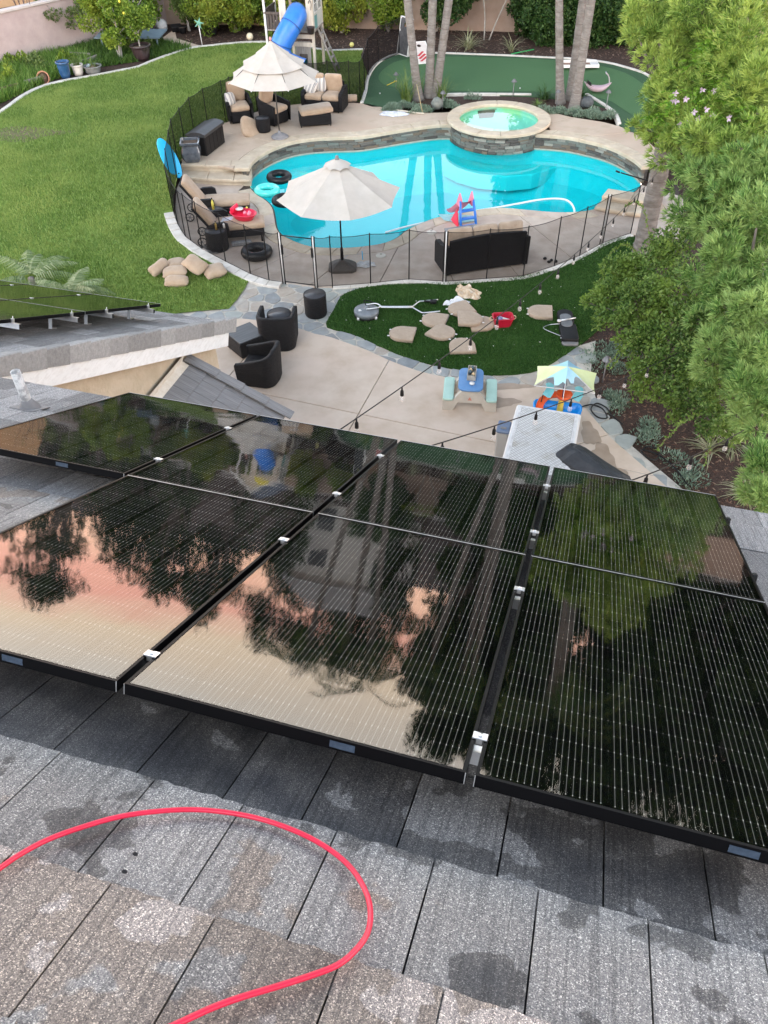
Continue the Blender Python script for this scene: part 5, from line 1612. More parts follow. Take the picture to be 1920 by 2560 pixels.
# red hose lying in a loop on the shingles
hp = [RM(u, v, -.140) for u, v in L['uv_hose']]
mb = MB(); mb.tube(smooth_line([tuple(p) for p in hp], 4), .0068, 12)
tag(mb.build('garden_hose', mat('hose_rubber', (.62, .010, .045), (.68, .016, .058), scale=12, rough=.32)), 'bright pink red hose looped on the grey shingles', 'hose')
for k, (u, v) in enumerate(((.31, -.444), (.317, -.503))):
    mb = MB(); mb.lathe([(0, 0), (.005, .002), (.0055, .005), (.003, .008), (0, .0085)], 8, sx=1.4)
    o = mb.build('pebble', M_blackp); o.matrix_world = ROOF @ Matrix.Translation((u, v, -.158)); tag(o, ('upper' if k == 0 else 'lower') + ' small black pebble on the shingles inside the hose loop', 'pebble', 'pebbles on the roof')

# ================================================================ FENCE
def mesh_mat(name, fac):
    mt, nt, out = nodes(name)
    tr = N(nt, 'ShaderNodeBsdfTransparent')
    df = N(nt, 'ShaderNodeBsdfDiffuse'); df.inputs['Color'].default_value = (.012, .012, .013, 1)
    ms = N(nt, 'ShaderNodeMixShader'); ms.inputs[0].default_value = fac
    nt.links.new(tr.outputs[0], ms.inputs[1]); nt.links.new(df.outputs[0], ms.inputs[2])
    nt.links.new(ms.outputs[0], out.inputs[0])
    return mt
M_mesh1 = mesh_mat('fence_mesh_open', .36)
M_mesh2 = mesh_mat('fence_mesh_dense', .66)
post = MB(); post.lathe([(.013, -.05), (.013, 1.22), (.009, 1.235), (0, 1.236)], 8)
post_me = post.mesh('post'); post_me.materials.append(M_black)
postw = MB(); postw.lathe([(.015, -.05), (.015, 1.22), (0, 1.225)], 8)
postw_me = postw.mesh('post'); postw_me.materials.append(M_whitep)
def fence(pts, label, mm, white=()):
    t = thing('pool_fence', label, 'fence', pts[0])
    o0 = Vector(pts[0])
    P = [Vector(p) - o0 for p in pts]
    for i, p in enumerate(P):
        share('post', post_me, t, Matrix.Translation(p))
        if i in white:
            share('post', postw_me, t, Matrix.Translation(p + Vector((-.035, 0, 0))))
            share('post', post_me, t, Matrix.Translation(p + Vector((-.07, 0, 0))))
    for a, b in zip(P[:-1], P[1:]):
        mb = MB()
        n = 6
        up = Vector((0, 0, 1))
        d = (b - a)
        def f_(i, j):
            q = a + d * i
            z0, z1 = .03, 1.205 - .03 * math.sin(PI * i)
            return tuple(q + up * (z0 + (z1 - z0) * j))
        mb.grid(n, 1, f_, False)
        mb.build('mesh_panel', mm, t)
        for j in (0.0, 1.0):
            mb = MB(); mb.tube([f_(i / n, j) for i in range(n + 1)], .007 if j else .006, 5); mb.build('hem', M_black, t)
    return t
ff = [(p[0], p[1], .01) for p in L['fence_front']]
fence(ff[:11], 'black mesh pool fence along the dark turf, right of the gate', M_mesh1, white=(1, 6))
fl_pts = [(p[0], p[1], lawn_z(p[0], p[1]) if p[1] < 22 else UP) for p in L['fence_left']]
fence(ff[11:] + fl_pts[:4], 'black mesh pool fence beside the loungers, left of the gate', M_mesh1, white=())
fence(fl_pts[3:] + [(p[0], p[1], UP) for p in L['fence_back']], 'dense black mesh pool fence curving round the upper deck by the lawn', M_mesh2)
fence([(p[0], p[1], UP) for p in L['fence_back'][-1:]] + [(p[0], p[1], UP) for p in L['fence_green'][1:]], 'dense black mesh fence running back beside the putting green', M_mesh2)
ga, gb_ = Vector(ff[10]), Vector(ff[11])
gt = thing('fence_gate', 'black mesh gate in the pool fence above the flagstone path', 'gate', tuple(ga))
d = gb_ - ga
for k, (o1, me_) in enumerate(((.035, postw_me), (.06, post_me), (d.length - .06, post_me), (d.length - .03, postw_me))):
    share('post', me_, gt, Matrix.Translation(d.normalized() * o1))
mb = MB(); a = d.normalized() * .07; b = d.normalized() * (d.length - .07)
mb.grid(4, 1, lambda i, j: tuple(a + (b - a) * i + Vector((0, 0, .05 + 1.12 * j))), False); mb.build('mesh_panel', M_mesh1, gt)
for z in (.05, 1.17):
    mb = MB(); mb.tube([a + Vector((0, 0, z)), b + Vector((0, 0, z))], .012, 6); mb.build('rail', M_black, gt)
for o1 in (.07, d.length - .07):
    mb = MB(); mb.box(tuple(d.normalized() * o1 + Vector((0, -.03, .85))), (.05, .05, .22), ch=.01); mb.build('latch', M_blackp, gt)

# ================================================================ UMBRELLAS
def face(dx, dy):
    return math.atan2(-dx, dy)
def canopy_panels(t, r0, r1, z0, z1, sag, mt, n=8, ph=0.0, scallop=.04):
    for k in range(n):
        a0 = 2 * PI * k / n + ph
        mb = MB()
        def f_(i, j):
            r = r0 + (r1 - r0) * j
            a = a0 + 2 * PI / n * i
            c = math.cos(PI / n) / math.cos((i - .5) * 2 * PI / n)      # straight edge between two ribs
            w = math.sin(PI * i)
            rr = r * c * (1 - scallop * w * j)
            z = z0 + (z1 - z0) * (j ** .92) - sag * w * j * .6 + .0
            return (rr * math.cos(a), rr * math.sin(a), z)
        mb.grid(8, 5, f_)
        mb.build('canopy_panel', mt, t)
def umbrella2():
    b = L['umb2'][0]
    t = thing('market_umbrella', 'octagonal off white parasol standing by the near pool edge', 'umbrella', b)
    zt_, zr, r = 2.52, 1.80, 1.40
    ph = R(12)
    canopy_panels(t, .12, r, zt_ - .06, zr, .10, M_canvas, 8, ph)
    mb = MB()
    for k in range(8):
        a0 = 2 * PI * k / 8 + ph
        mb.grid(6, 3, lambda i, j: ((.05 + .26 * j) * math.cos(a0 + PI / 4 * i) * (1 - .12 * math.sin(PI * i) * j), (.05 + .26 * j) * math.sin(a0 + PI / 4 * i) * (1 - .12 * math.sin(PI * i) * j), zt_ + .03 - .13 * j + .02 * math.sin(PI * i) * j))
    mb.build('vent_flap', M_canvas, t)
    mb = MB(); mb.lathe([(.05, zt_ + .0), (.055, zt_ + .04), (.035, zt_ + .055), (.038, zt_ + .09), (.02, zt_ + .11), (0, zt_ + .112)], 12); mb.build('finial', M_grey, t)
    mb = MB(); mb.lathe([(.019, .25), (.019, zt_ + .0)], 10); mb.build('pole', M_black, t)
    mb = MB(); mb.lathe([(.026, 1.25), (.034, 1.27), (.034, 1.42), (.026, 1.44)], 10); mb.box((.05, 0, 1.34), (.06, .03, .05), ch=.008); mb.build('crank', M_black, t)
    for k in range(8):
        a = 2 * PI * k / 8 + ph
        mb = MB(); mb.tube([(.03 * math.cos(a), .03 * math.sin(a), zt_ - .07), (r * .98 * math.cos(a), r * .98 * math.sin(a), zr - .012)], .007, 5); mb.build('rib', M_black, t)
        mb = MB(); mb.tube([(.03 * math.cos(a), .03 * math.sin(a), 1.75), (r * .5 * math.cos(a), r * .5 * math.sin(a), 2.13)], .005, 5); mb.build('strut', M_black, t)
    mb = MB()
    for z, w, d_ in ((0, .34, .26),): pass
    prof = [(.0, .33), (.06, .33), (.10, .31), (.17, .20), (.22, .09), (.24, .06)]
    vs = []; fs = []
    for z, h in prof:
        c = h * .3
        vs += [(-h + c, -h * .75, z), (h - c, -h * .75, z), (h, -h * .75 + c, z), (h, h * .75 - c, z), (h - c, h * .75, z), (-h + c, h * .75, z), (-h, h * .75 - c, z), (-h, -h * .75 + c, z)]
    for i in range(len(prof) - 1):
        for k in range(8):
            fs.append((i * 8 + k, i * 8 + (k + 1) % 8, i * 8 + 8 + (k + 1) % 8, i * 8 + 8 + k))
    fs.append(tuple(range((len(prof) - 1) * 8, len(prof) * 8)))
    mb.add(vs, fs); mb.build('base', mat('brown_plastic', (.055, .048, .042), (.075, .065, .058), scale=8, rough=.5), t)
    mb = MB(); mb.lathe([(.04, .22), (.035, .50), (.024, .55)], 10); mb.build('sleeve', M_black, t)
umbrella2()
def umbrella1():
    b = L['umb1'][0]
    t = thing('tiered_umbrella', 'three tiered off white parasol shading the upper deck chairs', 'umbrella', b)
    ph = R(22)
    zt_ = 2.62
    canopy_panels(t, .86, 1.36, 1.98, 1.68, .05, M_canvas, 8, ph, .05)
    canopy_panels(t, .44, .97, 2.29, 2.02, .05, M_canvas, 8, ph, .05)
    canopy_panels(t, .01, .52, zt_, 2.27, .04, M_canvas, 8, ph, .05)
    mb = MB(); mb.lathe([(.02, zt_ - .02), (.035, zt_ + .02), (.045, zt_ + .05), (.03, zt_ + .09), (0, zt_ + .10)], 10); mb.build('finial', mat('faded_red', (.35, .12, .11), (.5, .3, .28), scale=20, rough=.6), t)
    mb = MB(); mb.lathe([(.021, .06), (.021, zt_)], 10); mb.build('pole', mat('bronze_pole', (.06, .05, .045), rough=.4), t)
    for k in range(8):
        a = 2 * PI * k / 8 + ph
        mb = MB(); mb.tube([(.03 * math.cos(a), .03 * math.sin(a), zt_ - .05), (1.34 * math.cos(a), 1.34 * math.sin(a), 1.655)], .007, 5); mb.build('rib', M_black, t)
        mb = MB(); mb.lathe([(.012, 0), (.014, .02), (0, .03)], 6, c=(1.355 * math.cos(a), 1.355 * math.sin(a), 1.655)); mb.build('rib_tip', M_whitep, t)
    mb = MB(); mb.lathe([(.26, 0), (.265, .04), (.24, .06), (.19, .065), (.185, .09), (.15, .11), (.06, .12), (.04, .20), (.025, .21)], 28); mb.build('base', mat('grey_base', (.19, .19, .20), (.24, .24, .25), scale=10, rough=.6), t)
umbrella1()

# ================================================================ SEATING
def u_shell(mb, w, d, back_h, arm_h, front_h, th=.07, z0=.03, flare=.05, corner=.22):
    """woven barrel: back at -y, open at +y"""
    pts = []
    pts.append((-w / 2, d / 2, front_h)); pts.append((-w / 2, d * .2, arm_h)); pts.append((-w / 2, -d / 2 + corner, arm_h + (back_h - arm_h) * .45))
    for k in range(1, 6):
        a = PI + PI / 2 * k / 6
        pts.append((-w / 2 + corner + corner * math.cos(a), -d / 2 + corner + corner * math.sin(a), arm_h + (back_h - arm_h) * (.45 + .55 * k / 6)))
    pts.append((-w / 2 + corner, -d / 2, back_h)); pts.append((0, -d / 2 - .015, back_h))
    pts += [(-p[0], p[1], p[2]) for p in reversed(pts[:-1])]
    pts = smooth_line(pts, 3)
    xy_ = [(p[0], p[1]) for p in pts]
    inn = offset_line(xy_, -th)
    if abs(inn[0][0]) > abs(xy_[0][0]):
        inn = offset_line(xy_, th)
    vs = []; fs = []
    for i, p in enumerate(pts):
        k = 1 - flare
        q = inn[i]
        zt2 = p[2]
        vs += [(p[0] * k, p[1] * k, z0), (p[0], p[1], zt2 * .6), (p[0] * 1.02, p[1] * 1.02, zt2 - .02), (p[0] * 1.0, p[1] * 1.0, zt2), (q[0], q[1], zt2), (q[0] * .985, q[1] * .985, zt2 - .03), (q[0] * .97, q[1] * .97, z0 + .28)]
    m_ = 7
    for i in range(len(pts) - 1):
        for k in range(m_ - 1):
            fs.append((i * m_ + k, i * m_ + k + 1, i * m_ + m_ + k + 1, i * m_ + m_ + k))
    fs.append(tuple(range(m_))); e_ = (len(pts) - 1) * m_
    fs.append(tuple(reversed(range(e_, e_ + m_))))
    mb.add(vs, fs, True)
    return mb
def wicker_chair(label, loc, rz, w=.78, d=.80, back_h=.82, arm_h=.63, front_h=.58, cushions=False):
    t = thing('wicker_armchair', label, 'armchair', loc, rz, 'dark wicker armchairs')
    mb = MB(); u_shell(mb, w, d, back_h, arm_h, front_h); mb.build('shell', M_wicker, t)
    mb = MB(); mb.box((0, .04, .19), (w - .16, d - .14, .32), ch=.03); mb.build('seat_base', M_wicker, t)
    for sx in (-1, 1):
        for sy in (-1, 1):
            mb = MB(); mb.lathe([(.018, 0), (.02, .06)], 8, c=(sx * (w / 2 - .12), sy * (d / 2 - .14), 0)); mb.build('foot', M_black, t)
    if cushions:
        mb = MB(); mb.cushion((0, .06, .43), (w - .17, d - .16, .15), .06, .02, seed=3); mb.build('seat_cushion', M_cush, t)
        mb = MB(); mb.cushion((0, -.22, .80), (w - .20, .16, .62), .07, .0, M=Matrix.Rotation(R(-14), 4, 'X'), seed=5)
        mb.build('back_cushion', M_cush, t)
    return t
def wicker_sofa(label, loc, rz, w, d, n, back_h=.80, bc=True, cm=None):
    cm = cm or M_cush
    t = thing('wicker_sofa', label, 'sofa', loc, rz, 'dark wicker sofas')
    mb = MB(); mb.box((0, 0, .21), (w, d, .32), ch=.03); mb.build('seat_base', M_wicker, t)
    mb = MB()
    mb.grid(12, 4, lambda i, j: (w * (i - .5), -d / 2 - .02 + .06 * j ** 2 * -1 + .015 * math.sin(PI * i), .05 + (back_h - .05 + .06 * math.sin(PI * i)) * j))
    mb.grid(12, 4, lambda i, j: (w * (.5 - i), -d / 2 + .06 - .06 * j ** 2, .05 + (back_h - .05 + .06 * math.sin(PI * i)) * j))
    mb.grid(12, 1, lambda i, j: (w * (i - .5), -d / 2 - .08 + .08 * j, back_h + .06 * math.sin(PI * i)))
    mb.build('back_frame', M_wicker, t)
    for s in (-1, 1):
        mb = MB()
        prof = [(-d / 2 - .06, .05), (-d / 2 - .08, back_h * .86), (-d / 2 + .2, .68), (0, .62), (d / 2 - .04, .60), (d / 2 + .02, .52), (d / 2, .05)]
        n7_ = len(prof)
        vs = [(s * (w / 2 - .01), y, z) for y, z in prof] + [(s * (w / 2 + .10), y, z) for y, z in prof]
        fs = [tuple(range(n7_)), tuple(reversed(range(n7_, 2 * n7_)))] + [(i, n7_ + i, n7_ + (i + 1) % n7_, (i + 1) % n7_) for i in range(n7_)]
        mb.add(vs, fs); mb.build('arm', M_wicker, t)
        for sy in (-1, 1):
            mb = MB(); mb.lathe([(.02, 0), (.022, .07)], 8, c=(s * (w / 2 - .05), sy * (d / 2 - .08), 0)); mb.build('foot', M_black, t)
    cw = w / n
    for k in range(n):
        x = -w / 2 + cw * (k + .5)
        mb = MB(); mb.cushion((x, .04, .44), (cw - .012, d - .06, .16), .06, .018, seed=k); mb.build('seat_cushion', cm, t)
        if bc:
            mb = MB(); mb.cushion((x, -d / 2 + .17, .76), (cw - .02, .17, .56), .075, .0, M=Matrix.Rotation(R(-13), 4, 'X'), seed=k + 9); mb.build('back_cushion', cm, t)
    return t
def stripe_mat():
    mt, nt, out = nodes('striped_fabric')
    p = N(nt, 'ShaderNodeBsdfPrincipled', Roughness=.9)
    tcx = N(nt, 'ShaderNodeTexCoord'); sp_ = N(nt, 'ShaderNodeSeparateXYZ')
    nt.links.new(tcx.outputs['Object'], sp_.inputs[0])
    a_ = N(nt, 'ShaderNodeMath', operation='MULTIPLY_ADD'); a_.inputs[1].default_value = 8.0; a_.inputs[2].default_value = 20.3
    nt.links.new(sp_.outputs['X'], a_.inputs[0])
    f_ = N(nt, 'ShaderNodeMath', operation='FRACT'); nt.links.new(a_.outputs[0], f_.inputs[0])
    r_ = N(nt, 'ShaderNodeValToRGB'); r_.color_ramp.interpolation = 'CONSTANT'
    el = r_.color_ramp.elements
    el[0].position = 0; el[0].color = (.62, .60, .56, 1)
    el[1].position = .42; el[1].color = (.20, .21, .22, 1)
    for q_, c_ in ((.60, (.62, .60, .56, 1)), (.68, (.30, .30, .31, 1)), (.86, (.62, .60, .56, 1))):
        k_ = el.new(q_); k_.color = c_
    nt.links.new(f_.outputs[0], r_.inputs[0]); nt.links.new(r_.outputs[0], p.inputs['Base Color'])
    nt.links.new(p.outputs[0], out.inputs[0])
    return mt
M_stripe = stripe_mat()
def pillow(label, loc, eul, d=(.44, .44, .15), mt=None, group='striped throw pillows', name='throw_pillow', seed=0, cat='pillow'):
    mb = MB(); mb.cushion((0, 0, 0), d, .07, .03, n=8, seed=seed)
    # pinched corners
    mb.v = [(x, y, z * (1 - .75 * (abs(2 * x / d[0]) ** 3) * 1.0 * (abs(2 * y / d[1]) ** 1) - .0)) for x, y, z in mb.v]
    o = mb.build(name, mt or M_stripe, None, loc, eul)
    return tag(o, label, cat, group)

c1 = wicker_chair('wicker armchair with tan cushions next to the deck storage box', L['chair1'][0], face(.30, -.95), cushions=True, back_h=.76)
c2 = wicker_chair('wicker armchair with tan cushions turned sideways behind the tiered parasol pole', L['chair2'][0], face(.80, -.60), cushions=True, back_h=.76)
lv = wicker_sofa('two seat wicker loveseat with tan cushions on the upper deck', (L['loveseat'][0][0], L['loveseat'][0][1] - .05, UP), face(-.22, -.97), 1.16, .72, 2, .76)
x, y, z = L['loveseat'][0]
pillow('striped pillow leaning on the loveseat arm, left of the other one', (x - .42, y - .02, UP + .68), (R(62), R(12), R(-38)), seed=1)
pillow('striped pillow standing upright in the middle of the loveseat', (x - .14, y + .08, UP + .72), (R(72), 0, R(-14)), seed=2)
x, y, z = L['chair1'][0]
pillow('striped pillow tucked in the armchair beside the deck storage box', (x - .22, y - .08, UP + .64), (R(70), R(8), R(58)), (.40, .40, .14), seed=3)

def ottoman():
    x, y, z = L['ottoman'][0]
    t = thing('wicker_ottoman', 'rectangular wicker ottoman with crooked tan cushion in front of the loveseat', 'ottoman', (x, y, UP), R(9))
    mb = MB(); mb.box((0, 0, .20), (.98, .58, .30), ch=.02); mb.build('body', M_wicker, t)
    for sx in (-1, 1):
        for sy in (-1, 1):
            mb = MB(); mb.lathe([(.016, 0), (.018, .06)], 8, c=(sx * .46, sy * .26, 0)); mb.build('leg', M_black, t)
    mb = MB(); mb.cushion((.04, .02, .43), (1.02, .60, .16), .06, .02, M=Matrix.Rotation(R(4), 4, 'Z') @ Matrix.Rotation(R(-3), 4, 'Y')); mb.build('cushion', M_cush, t)
ottoman()
def drum(label, loc, r=.245, h=.50, group='round wicker drum tables', glass=False):
    t = thing('drum_table', label, 'side table', loc, 0, group)
    mb = MB(); mb.lathe([(r * .93, 0), (r, .05), (r, h - .05), (r * .985, h - .005), (r * .95, h), (r * .94, h - .012), (0, h - .012)], 32); mb.build('drum', M_wicker, t)
    mb = MB(); mb.lathe([(r * .935, h - .010), (r * .93, h - .004), (0, h - .004)], 32); mb.build('top', mat('table_top', (.035, .036, .04), (.05, .05, .055), scale=40, rough=.35), t)
    return t
d1 = drum('wicker drum table standing alone on the flagstones by the gate', L['drum1'][0])
d2 = drum('wicker drum table behind the dark wicker armchair on the patio', (-2.12, 14.80, 0), .26)
d3 = drum('wicker drum table between the fence and the nearer lounger', L['drum3'][0], .27)
x, y, z = L['round_ott'][0]
drum('low round wicker stool under a loose tan cushion on the upper deck', (x + .05, y, UP), .22, .40)
o = MB(); o.pad([(.32 * math.copysign(abs(math.cos(a)) ** .55, math.cos(a)), .36 * math.copysign(abs(math.sin(a)) ** .55, math.sin(a))) for a in np.linspace(0, 2 * PI, 28, endpoint=False)], .13, .05, .02)
tag(o.build('seat_cushion', M_cush, None, (L['loose_cushion'][0][0] + .05, L['loose_cushion'][0][1] - .08, UP + .10), (R(38), R(28), R(25))), 'loose tan cushion leaning against the low round stool on the upper deck', 'cushion')
mb = MB(); mb.lathe([(.10, -.26), (.115, -.24), (.115, .24), (.10, .26)], 18)
x, y, z = L['bolster'][0]
tag(mb.build('bolster_cushion', M_cushd, None, (x + .02, y - .05, UP + .115), (0, R(90), R(4))), 'small brown bolster lying beside the loveseat', 'bolster')

wicker_chair('dark wicker armchair on the patio seen from behind', (L['chairA'][0][0], L['chairA'][0][1] + .10, 0), face(.04, 1), w=.76, d=.72, back_h=.78, arm_h=.72, front_h=.68)
wicker_chair('dark wicker armchair on the patio turned to the left, nearest the house', (L['chairB'][0][0] + .03, L['chairB'][0][1] + .12, 0), face(-.95, .22), w=.74, d=.76, back_h=.78, arm_h=.56, front_h=.50)
t = thing('wicker_footstool', 'square dark wicker footstool in front of the wing corner', 'footstool', (-2.78, 14.25, 0), R(38))
mb = MB(); mb.box((0, 0, .20), (.62, .62, .34), ch=.02); mb.build('body', M_wicker, t)
mb = MB(); mb.box((0, 0, .381), (.60, .60, .022), ch=.008); mb.build('top', mat('footstool_top', (.03, .031, .034), (.075, .077, .08), scale=1.0, rough=.4, stretch=(2, 55, 1)), t)

sf = L['sofa']
a = Vector(sf[0]); b = Vector(sf[1]); dd = (b - a).normalized(); nn = Vector((-dd.y, dd.x, 0))
c = (a + b) / 2 + nn * .42
wicker_sofa('large black wicker sofa with its back to the pool fence', (c.x, c.y, .004), math.atan2(dd.y, dd.x), 1.86, .74, 3, .86, cm=M_cushd)
q = c + nn * .16 - dd * .40
pillow('striped pillow lying on the big sofa by the fence', (q.x, q.y, .62), (R(28), R(-10), R(30)), seed=7)
q = c + nn * .14 - dd * .05
pillow('dark grey pillow on the big sofa beside a striped one', (q.x, q.y, .60), (R(32), R(8), R(-15)), mt=mat('dark_fabric', (.05, .05, .055), (.08, .08, .085), scale=30, rough=.9), group='sofa pillows', seed=8)
# coffee table in front of the sofa
q = c + nn * .95 - dd * .10
t = thing('coffee_table', 'low dark coffee table between the big sofa and the toddler slide', 'coffee table', (q.x, q.y, .004), math.atan2(dd.y, dd.x))
mb = MB(); mb.box((0, 0, .40), (.85, .52, .035), ch=.008); mb.build('top', mat('table_slab', (.12, .12, .125), (.17, .17, .175), scale=12, rough=.35), t)
for sx in (-1, 1):
    for sy in (-1, 1):
        mb = MB(); mb.box((sx * .38, sy * .22, .19), (.06, .06, .38), ch=.006); mb.build('leg', M_wicker, t)
mb = MB(); mb.box((0, 0, .33), (.80, .46, .10)); mb.build('apron', M_wicker, t)

def chaise(label, loc, rz, wheel=True):
    t = thing('chaise_lounge', label, 'lounger', loc, rz, 'wicker chaise lounges')
    mb = MB(); mb.box((.56, 0, .24), (1.28, .62, .16), ch=.02); mb.build('seat_frame', M_wicker, t)
    for x_, y_ in ((1.12, -.26), (1.12, .26), (-.02, -.26), (-.02, .26)):
        mb = MB(); mb.box((x_, y_, .10), (.045, .045, .20)); mb.build('leg', M_black, t)
    Mb = Matrix.Translation((-.02, 0, .36)) @ Matrix.Rotation(R(-58), 4, 'Y') @ Matrix.Rotation(PI, 4, 'Z')
    Mb = Matrix.Translation((-.02, 0, .34)) @ Matrix.Rotation(R(56), 4, 'Y')
    mb = MB(); mb.box((-.38, 0, -.03), (.78, .60, .05), ch=.01); mb.xform(Mb); mb.build('back_frame', M_wicker, t)
    mb = MB(); mb.cushion((0, 0, 0), (1.22, .60, .14), .055, .014, seed=11); mb.xform(Matrix.Translation((.62, 0, .40))); mb.build('seat_cushion', M_cush, t)
    mb = MB(); mb.cushion((-.36, 0, .06), (.84, .58, .14), .06, .012, seed=12); mb.xform(Mb); mb.build('back_cushion', M_cush, t)
    for s in (-1, 1):
        mb = MB()
        prof = [(-.20, .30), (-.16, .52), (0, .60), (.24, .61), (.33, .56), (.36, .30)]
        n6 = len(prof)
        vs = [(x_, s * .34, z_) for x_, z_ in prof] + [(x_, s * .43, z_) for x_, z_ in prof]
        fs = [tuple(range(n6)), tuple(reversed(range(n6, 2 * n6)))] + [(i, n6 + i, n6 + (i + 1) % n6, (i + 1) % n6) for i in range(n6)]
        mb.add(vs, fs); mb.build('arm', M_wicker, t)
        if wheel:
            w_ = MB(); w_.torus((0, 0, 0), .105, .014, 24, 6); w_.xform(Matrix.Translation((-.36, s * .30, .12)) @ Matrix.Rotation(R(90), 4, 'X')); wo_ = w_.build('wheel', M_rubber, t)
            sk = MB()
            for k in range(6):
                an = 2 * PI * k / 6
                sk.tube([(-.36, s * .30, .12), (-.36 + .10 * math.cos(an), s * .30, .12 + .10 * math.sin(an))], .008, 5)
            sk.build('spokes', M_grey, wo_)
    return t
chaise('wicker chaise lounge with tan cushions nearest the stone steps', (-4.62, 20.70, .004), R(5))
chaise('wicker chaise lounge holding a red toy, nearer the fence gate', (-4.10, 19.28, .004), R(9))
drum('low wicker drum table with a yellow bottle between the two loungers', (-4.22, 20.02, .004), .25, .46)
def bottle(label, loc, h, r, mt, rot=(0, 0, 0)):
    mb = MB(); mb.lathe([(r, 0), (r, h * .62), (r * .45, h * .78), (r * .42, h * .86)], 12)
    t = thing('bottle', label, 'bottle', loc); t.rotation_euler = rot
    mb.build('body', mt, t)
    mb = MB(); mb.lathe([(r * .5, h * .86), (r * .5, h), (0, h)], 10); mb.build('cap', M_blackp, t)
M_yel = mat('yellow_plastic', (.62, .56, .10), (.70, .63, .14), scale=5, rough=.4)
bottle('tall yellow bottle on the low table between the loungers', (-4.24, 20.06, .458), .30, .032, M_yel)
bottle('amber bottle on the drum table beside the fence', (-3.98, 18.80, .497), .22, .03, mat('amber', (.28, .20, .06), rough=.25))
bottle('small pale bottle on the drum table beside the fence', (-3.80, 18.88, .497), .16, .026, M_whitep)
# red toy bath and towel on the lounger
t = thing('toy_tub', 'red plastic toy bath with pink parts lying on the nearer lounger', 'toy', (-3.38, 19.42, .478), R(-22))
oval = lambda a_, b_, n=28: [(a_ * math.copysign(abs(math.cos(x)) ** .8, math.cos(x)), b_ * math.copysign(abs(math.sin(x)) ** .8, math.sin(x))) for x in np.linspace(0, 2 * PI, n, endpoint=False)]
mb = MB(); mb.lathe([(0, 0), (.22, 0), (.30, .10), (.34, .17), (.36, .17), (.35, .15), (.33, .17), (.27, .07), (.0, .05)], 28, sx=1.0, sy=.72); mb.build('tub', M_red, t)
mb = MB(); mb.box((-.28, .06, .20), (.08, .34, .16), ch=.03); mb.build('headrest', M_red, t)
mb = MB(); mb.lathe([(0, .0), (.10, .0), (.10, .02), (0, .03)], 18, c=(-.16, .10, .19)); mb.build('seat_disc', M_whitep, t)
for p_ in ((.06, -.02, .14), (.16, .03, .14), (.22, -.10, .17)):
    mb = MB(); mb.lathe([(0, 0), (.045, .01), (.05, .04), (.02, .08), (0, .085)], 10, c=p_); mb.build('knob', M_pink, t)
mb = MB(); mb.lathe([(0, 0), (.03, .01), (.03, .03), (0, .05)], 8, c=(.0, .20, .19)); mb.build('duck', M_yel, t)
def crumple(name, label, cat, pts, mt, h=.06, n=26, seed=1, z=.01, amp=.05):
    rd = np.random.default_rng(seed)
    P = np.array(pts)[:, :2]
    c_ = P.mean(0)
    ph = rd.random(8) * 6
    mb = MB()
    P2 = np.array(resample(list(map(tuple, P)) + [tuple(P[0])], n + 1))[:-1]
    rings = 7
    vs = []; fs = []
    for r_ in range(rings):
        k = 1 - r_ / rings
        for i, p in enumerate(P2):
            q = c_ + (p - c_) * k
            zz = z + amp * abs(math.sin(5.1 * q[0] * 3 + ph[0] + 2 * math.sin(7 * q[1] + ph[1])) * math.cos(6.3 * q[1] * 2.6 + ph[2])) * (1 if r_ else .15) + h * (1 - k) * .5
            w = amp * .5 if r_ else amp * .3
            vs.append((q[0] + w * math.sin(9 * q[1] * 3 + ph[3]), q[1] + w * math.sin(8 * q[0] * 3 + ph[4]), zz))
    for r_ in range(rings - 1):
        for i in range(n):
            j = (i + 1) % n
            fs.append((r_ * n + i, r_ * n + j, r_ * n + n + j, r_ * n + n + i))
    fs.append(tuple(range((rings - 1) * n, rings * n)))
    mb.add(vs, fs, False)
    return tag(mb.build(name, mt), label, cat)
crumple('towel', 'small pale patterned towel on the nearer lounger beside the red toy', 'towel', [(-3.95, 19.25), (-3.68, 19.3), (-3.65, 19.55), (-3.92, 19.52)], mat('towel', (.62, .64, .66), (.45, .50, .60), scale=18, rough=.95), .01, z=.48, amp=.02, seed=4)
crumple('towel', 'crumpled white patterned towel on the upper deck beside the palms', 'towel', [(.05, 27.2), (.2, 27.6), (.7, 27.55), (1.05, 27.3), (.95, 27.1), (.5, 27.0)], mat('towel2', (.70, .71, .72), (.45, .48, .54), scale=14, rough=.95), .02, z=UP + .012, amp=.04, seed=5)
crumple('clothes_pile', 'dark folded cloth lying by the fence beside the drum table', 'cloth', [(-4.45, 18.95), (-4.05, 18.72), (-3.95, 18.5), (-4.3, 18.55), (-4.5, 18.75)], mat('dark_cloth', (.09, .085, .08), (.15, .145, .14), scale=6, rough=.95), .06, z=.02, amp=.05, seed=6)
crumple('starfish', 'small tan leaf litter patch on the deck beside the deck inner tube', 'litter', [(-3.25, 18.9), (-3.1, 19.0), (-2.95, 18.92), (-3.0, 18.8), (-3.2, 18.8)], mat('tan_litter', (.35, .24, .08), rough=.9), .0, z=.012, amp=.01, seed=9)
# box under the lounger
mb = MB(); mb.box((0, 0, .05), (.5, .14, .09), ch=.01)
tag(mb.build('toy_case', mat('case', (.16, .16, .165), (.28, .28, .28), scale=30, rough=.6), None, (-3.45, 18.98, .01), (0, 0, R(12))), 'flat grey case on the deck under the nearer lounger', 'case')
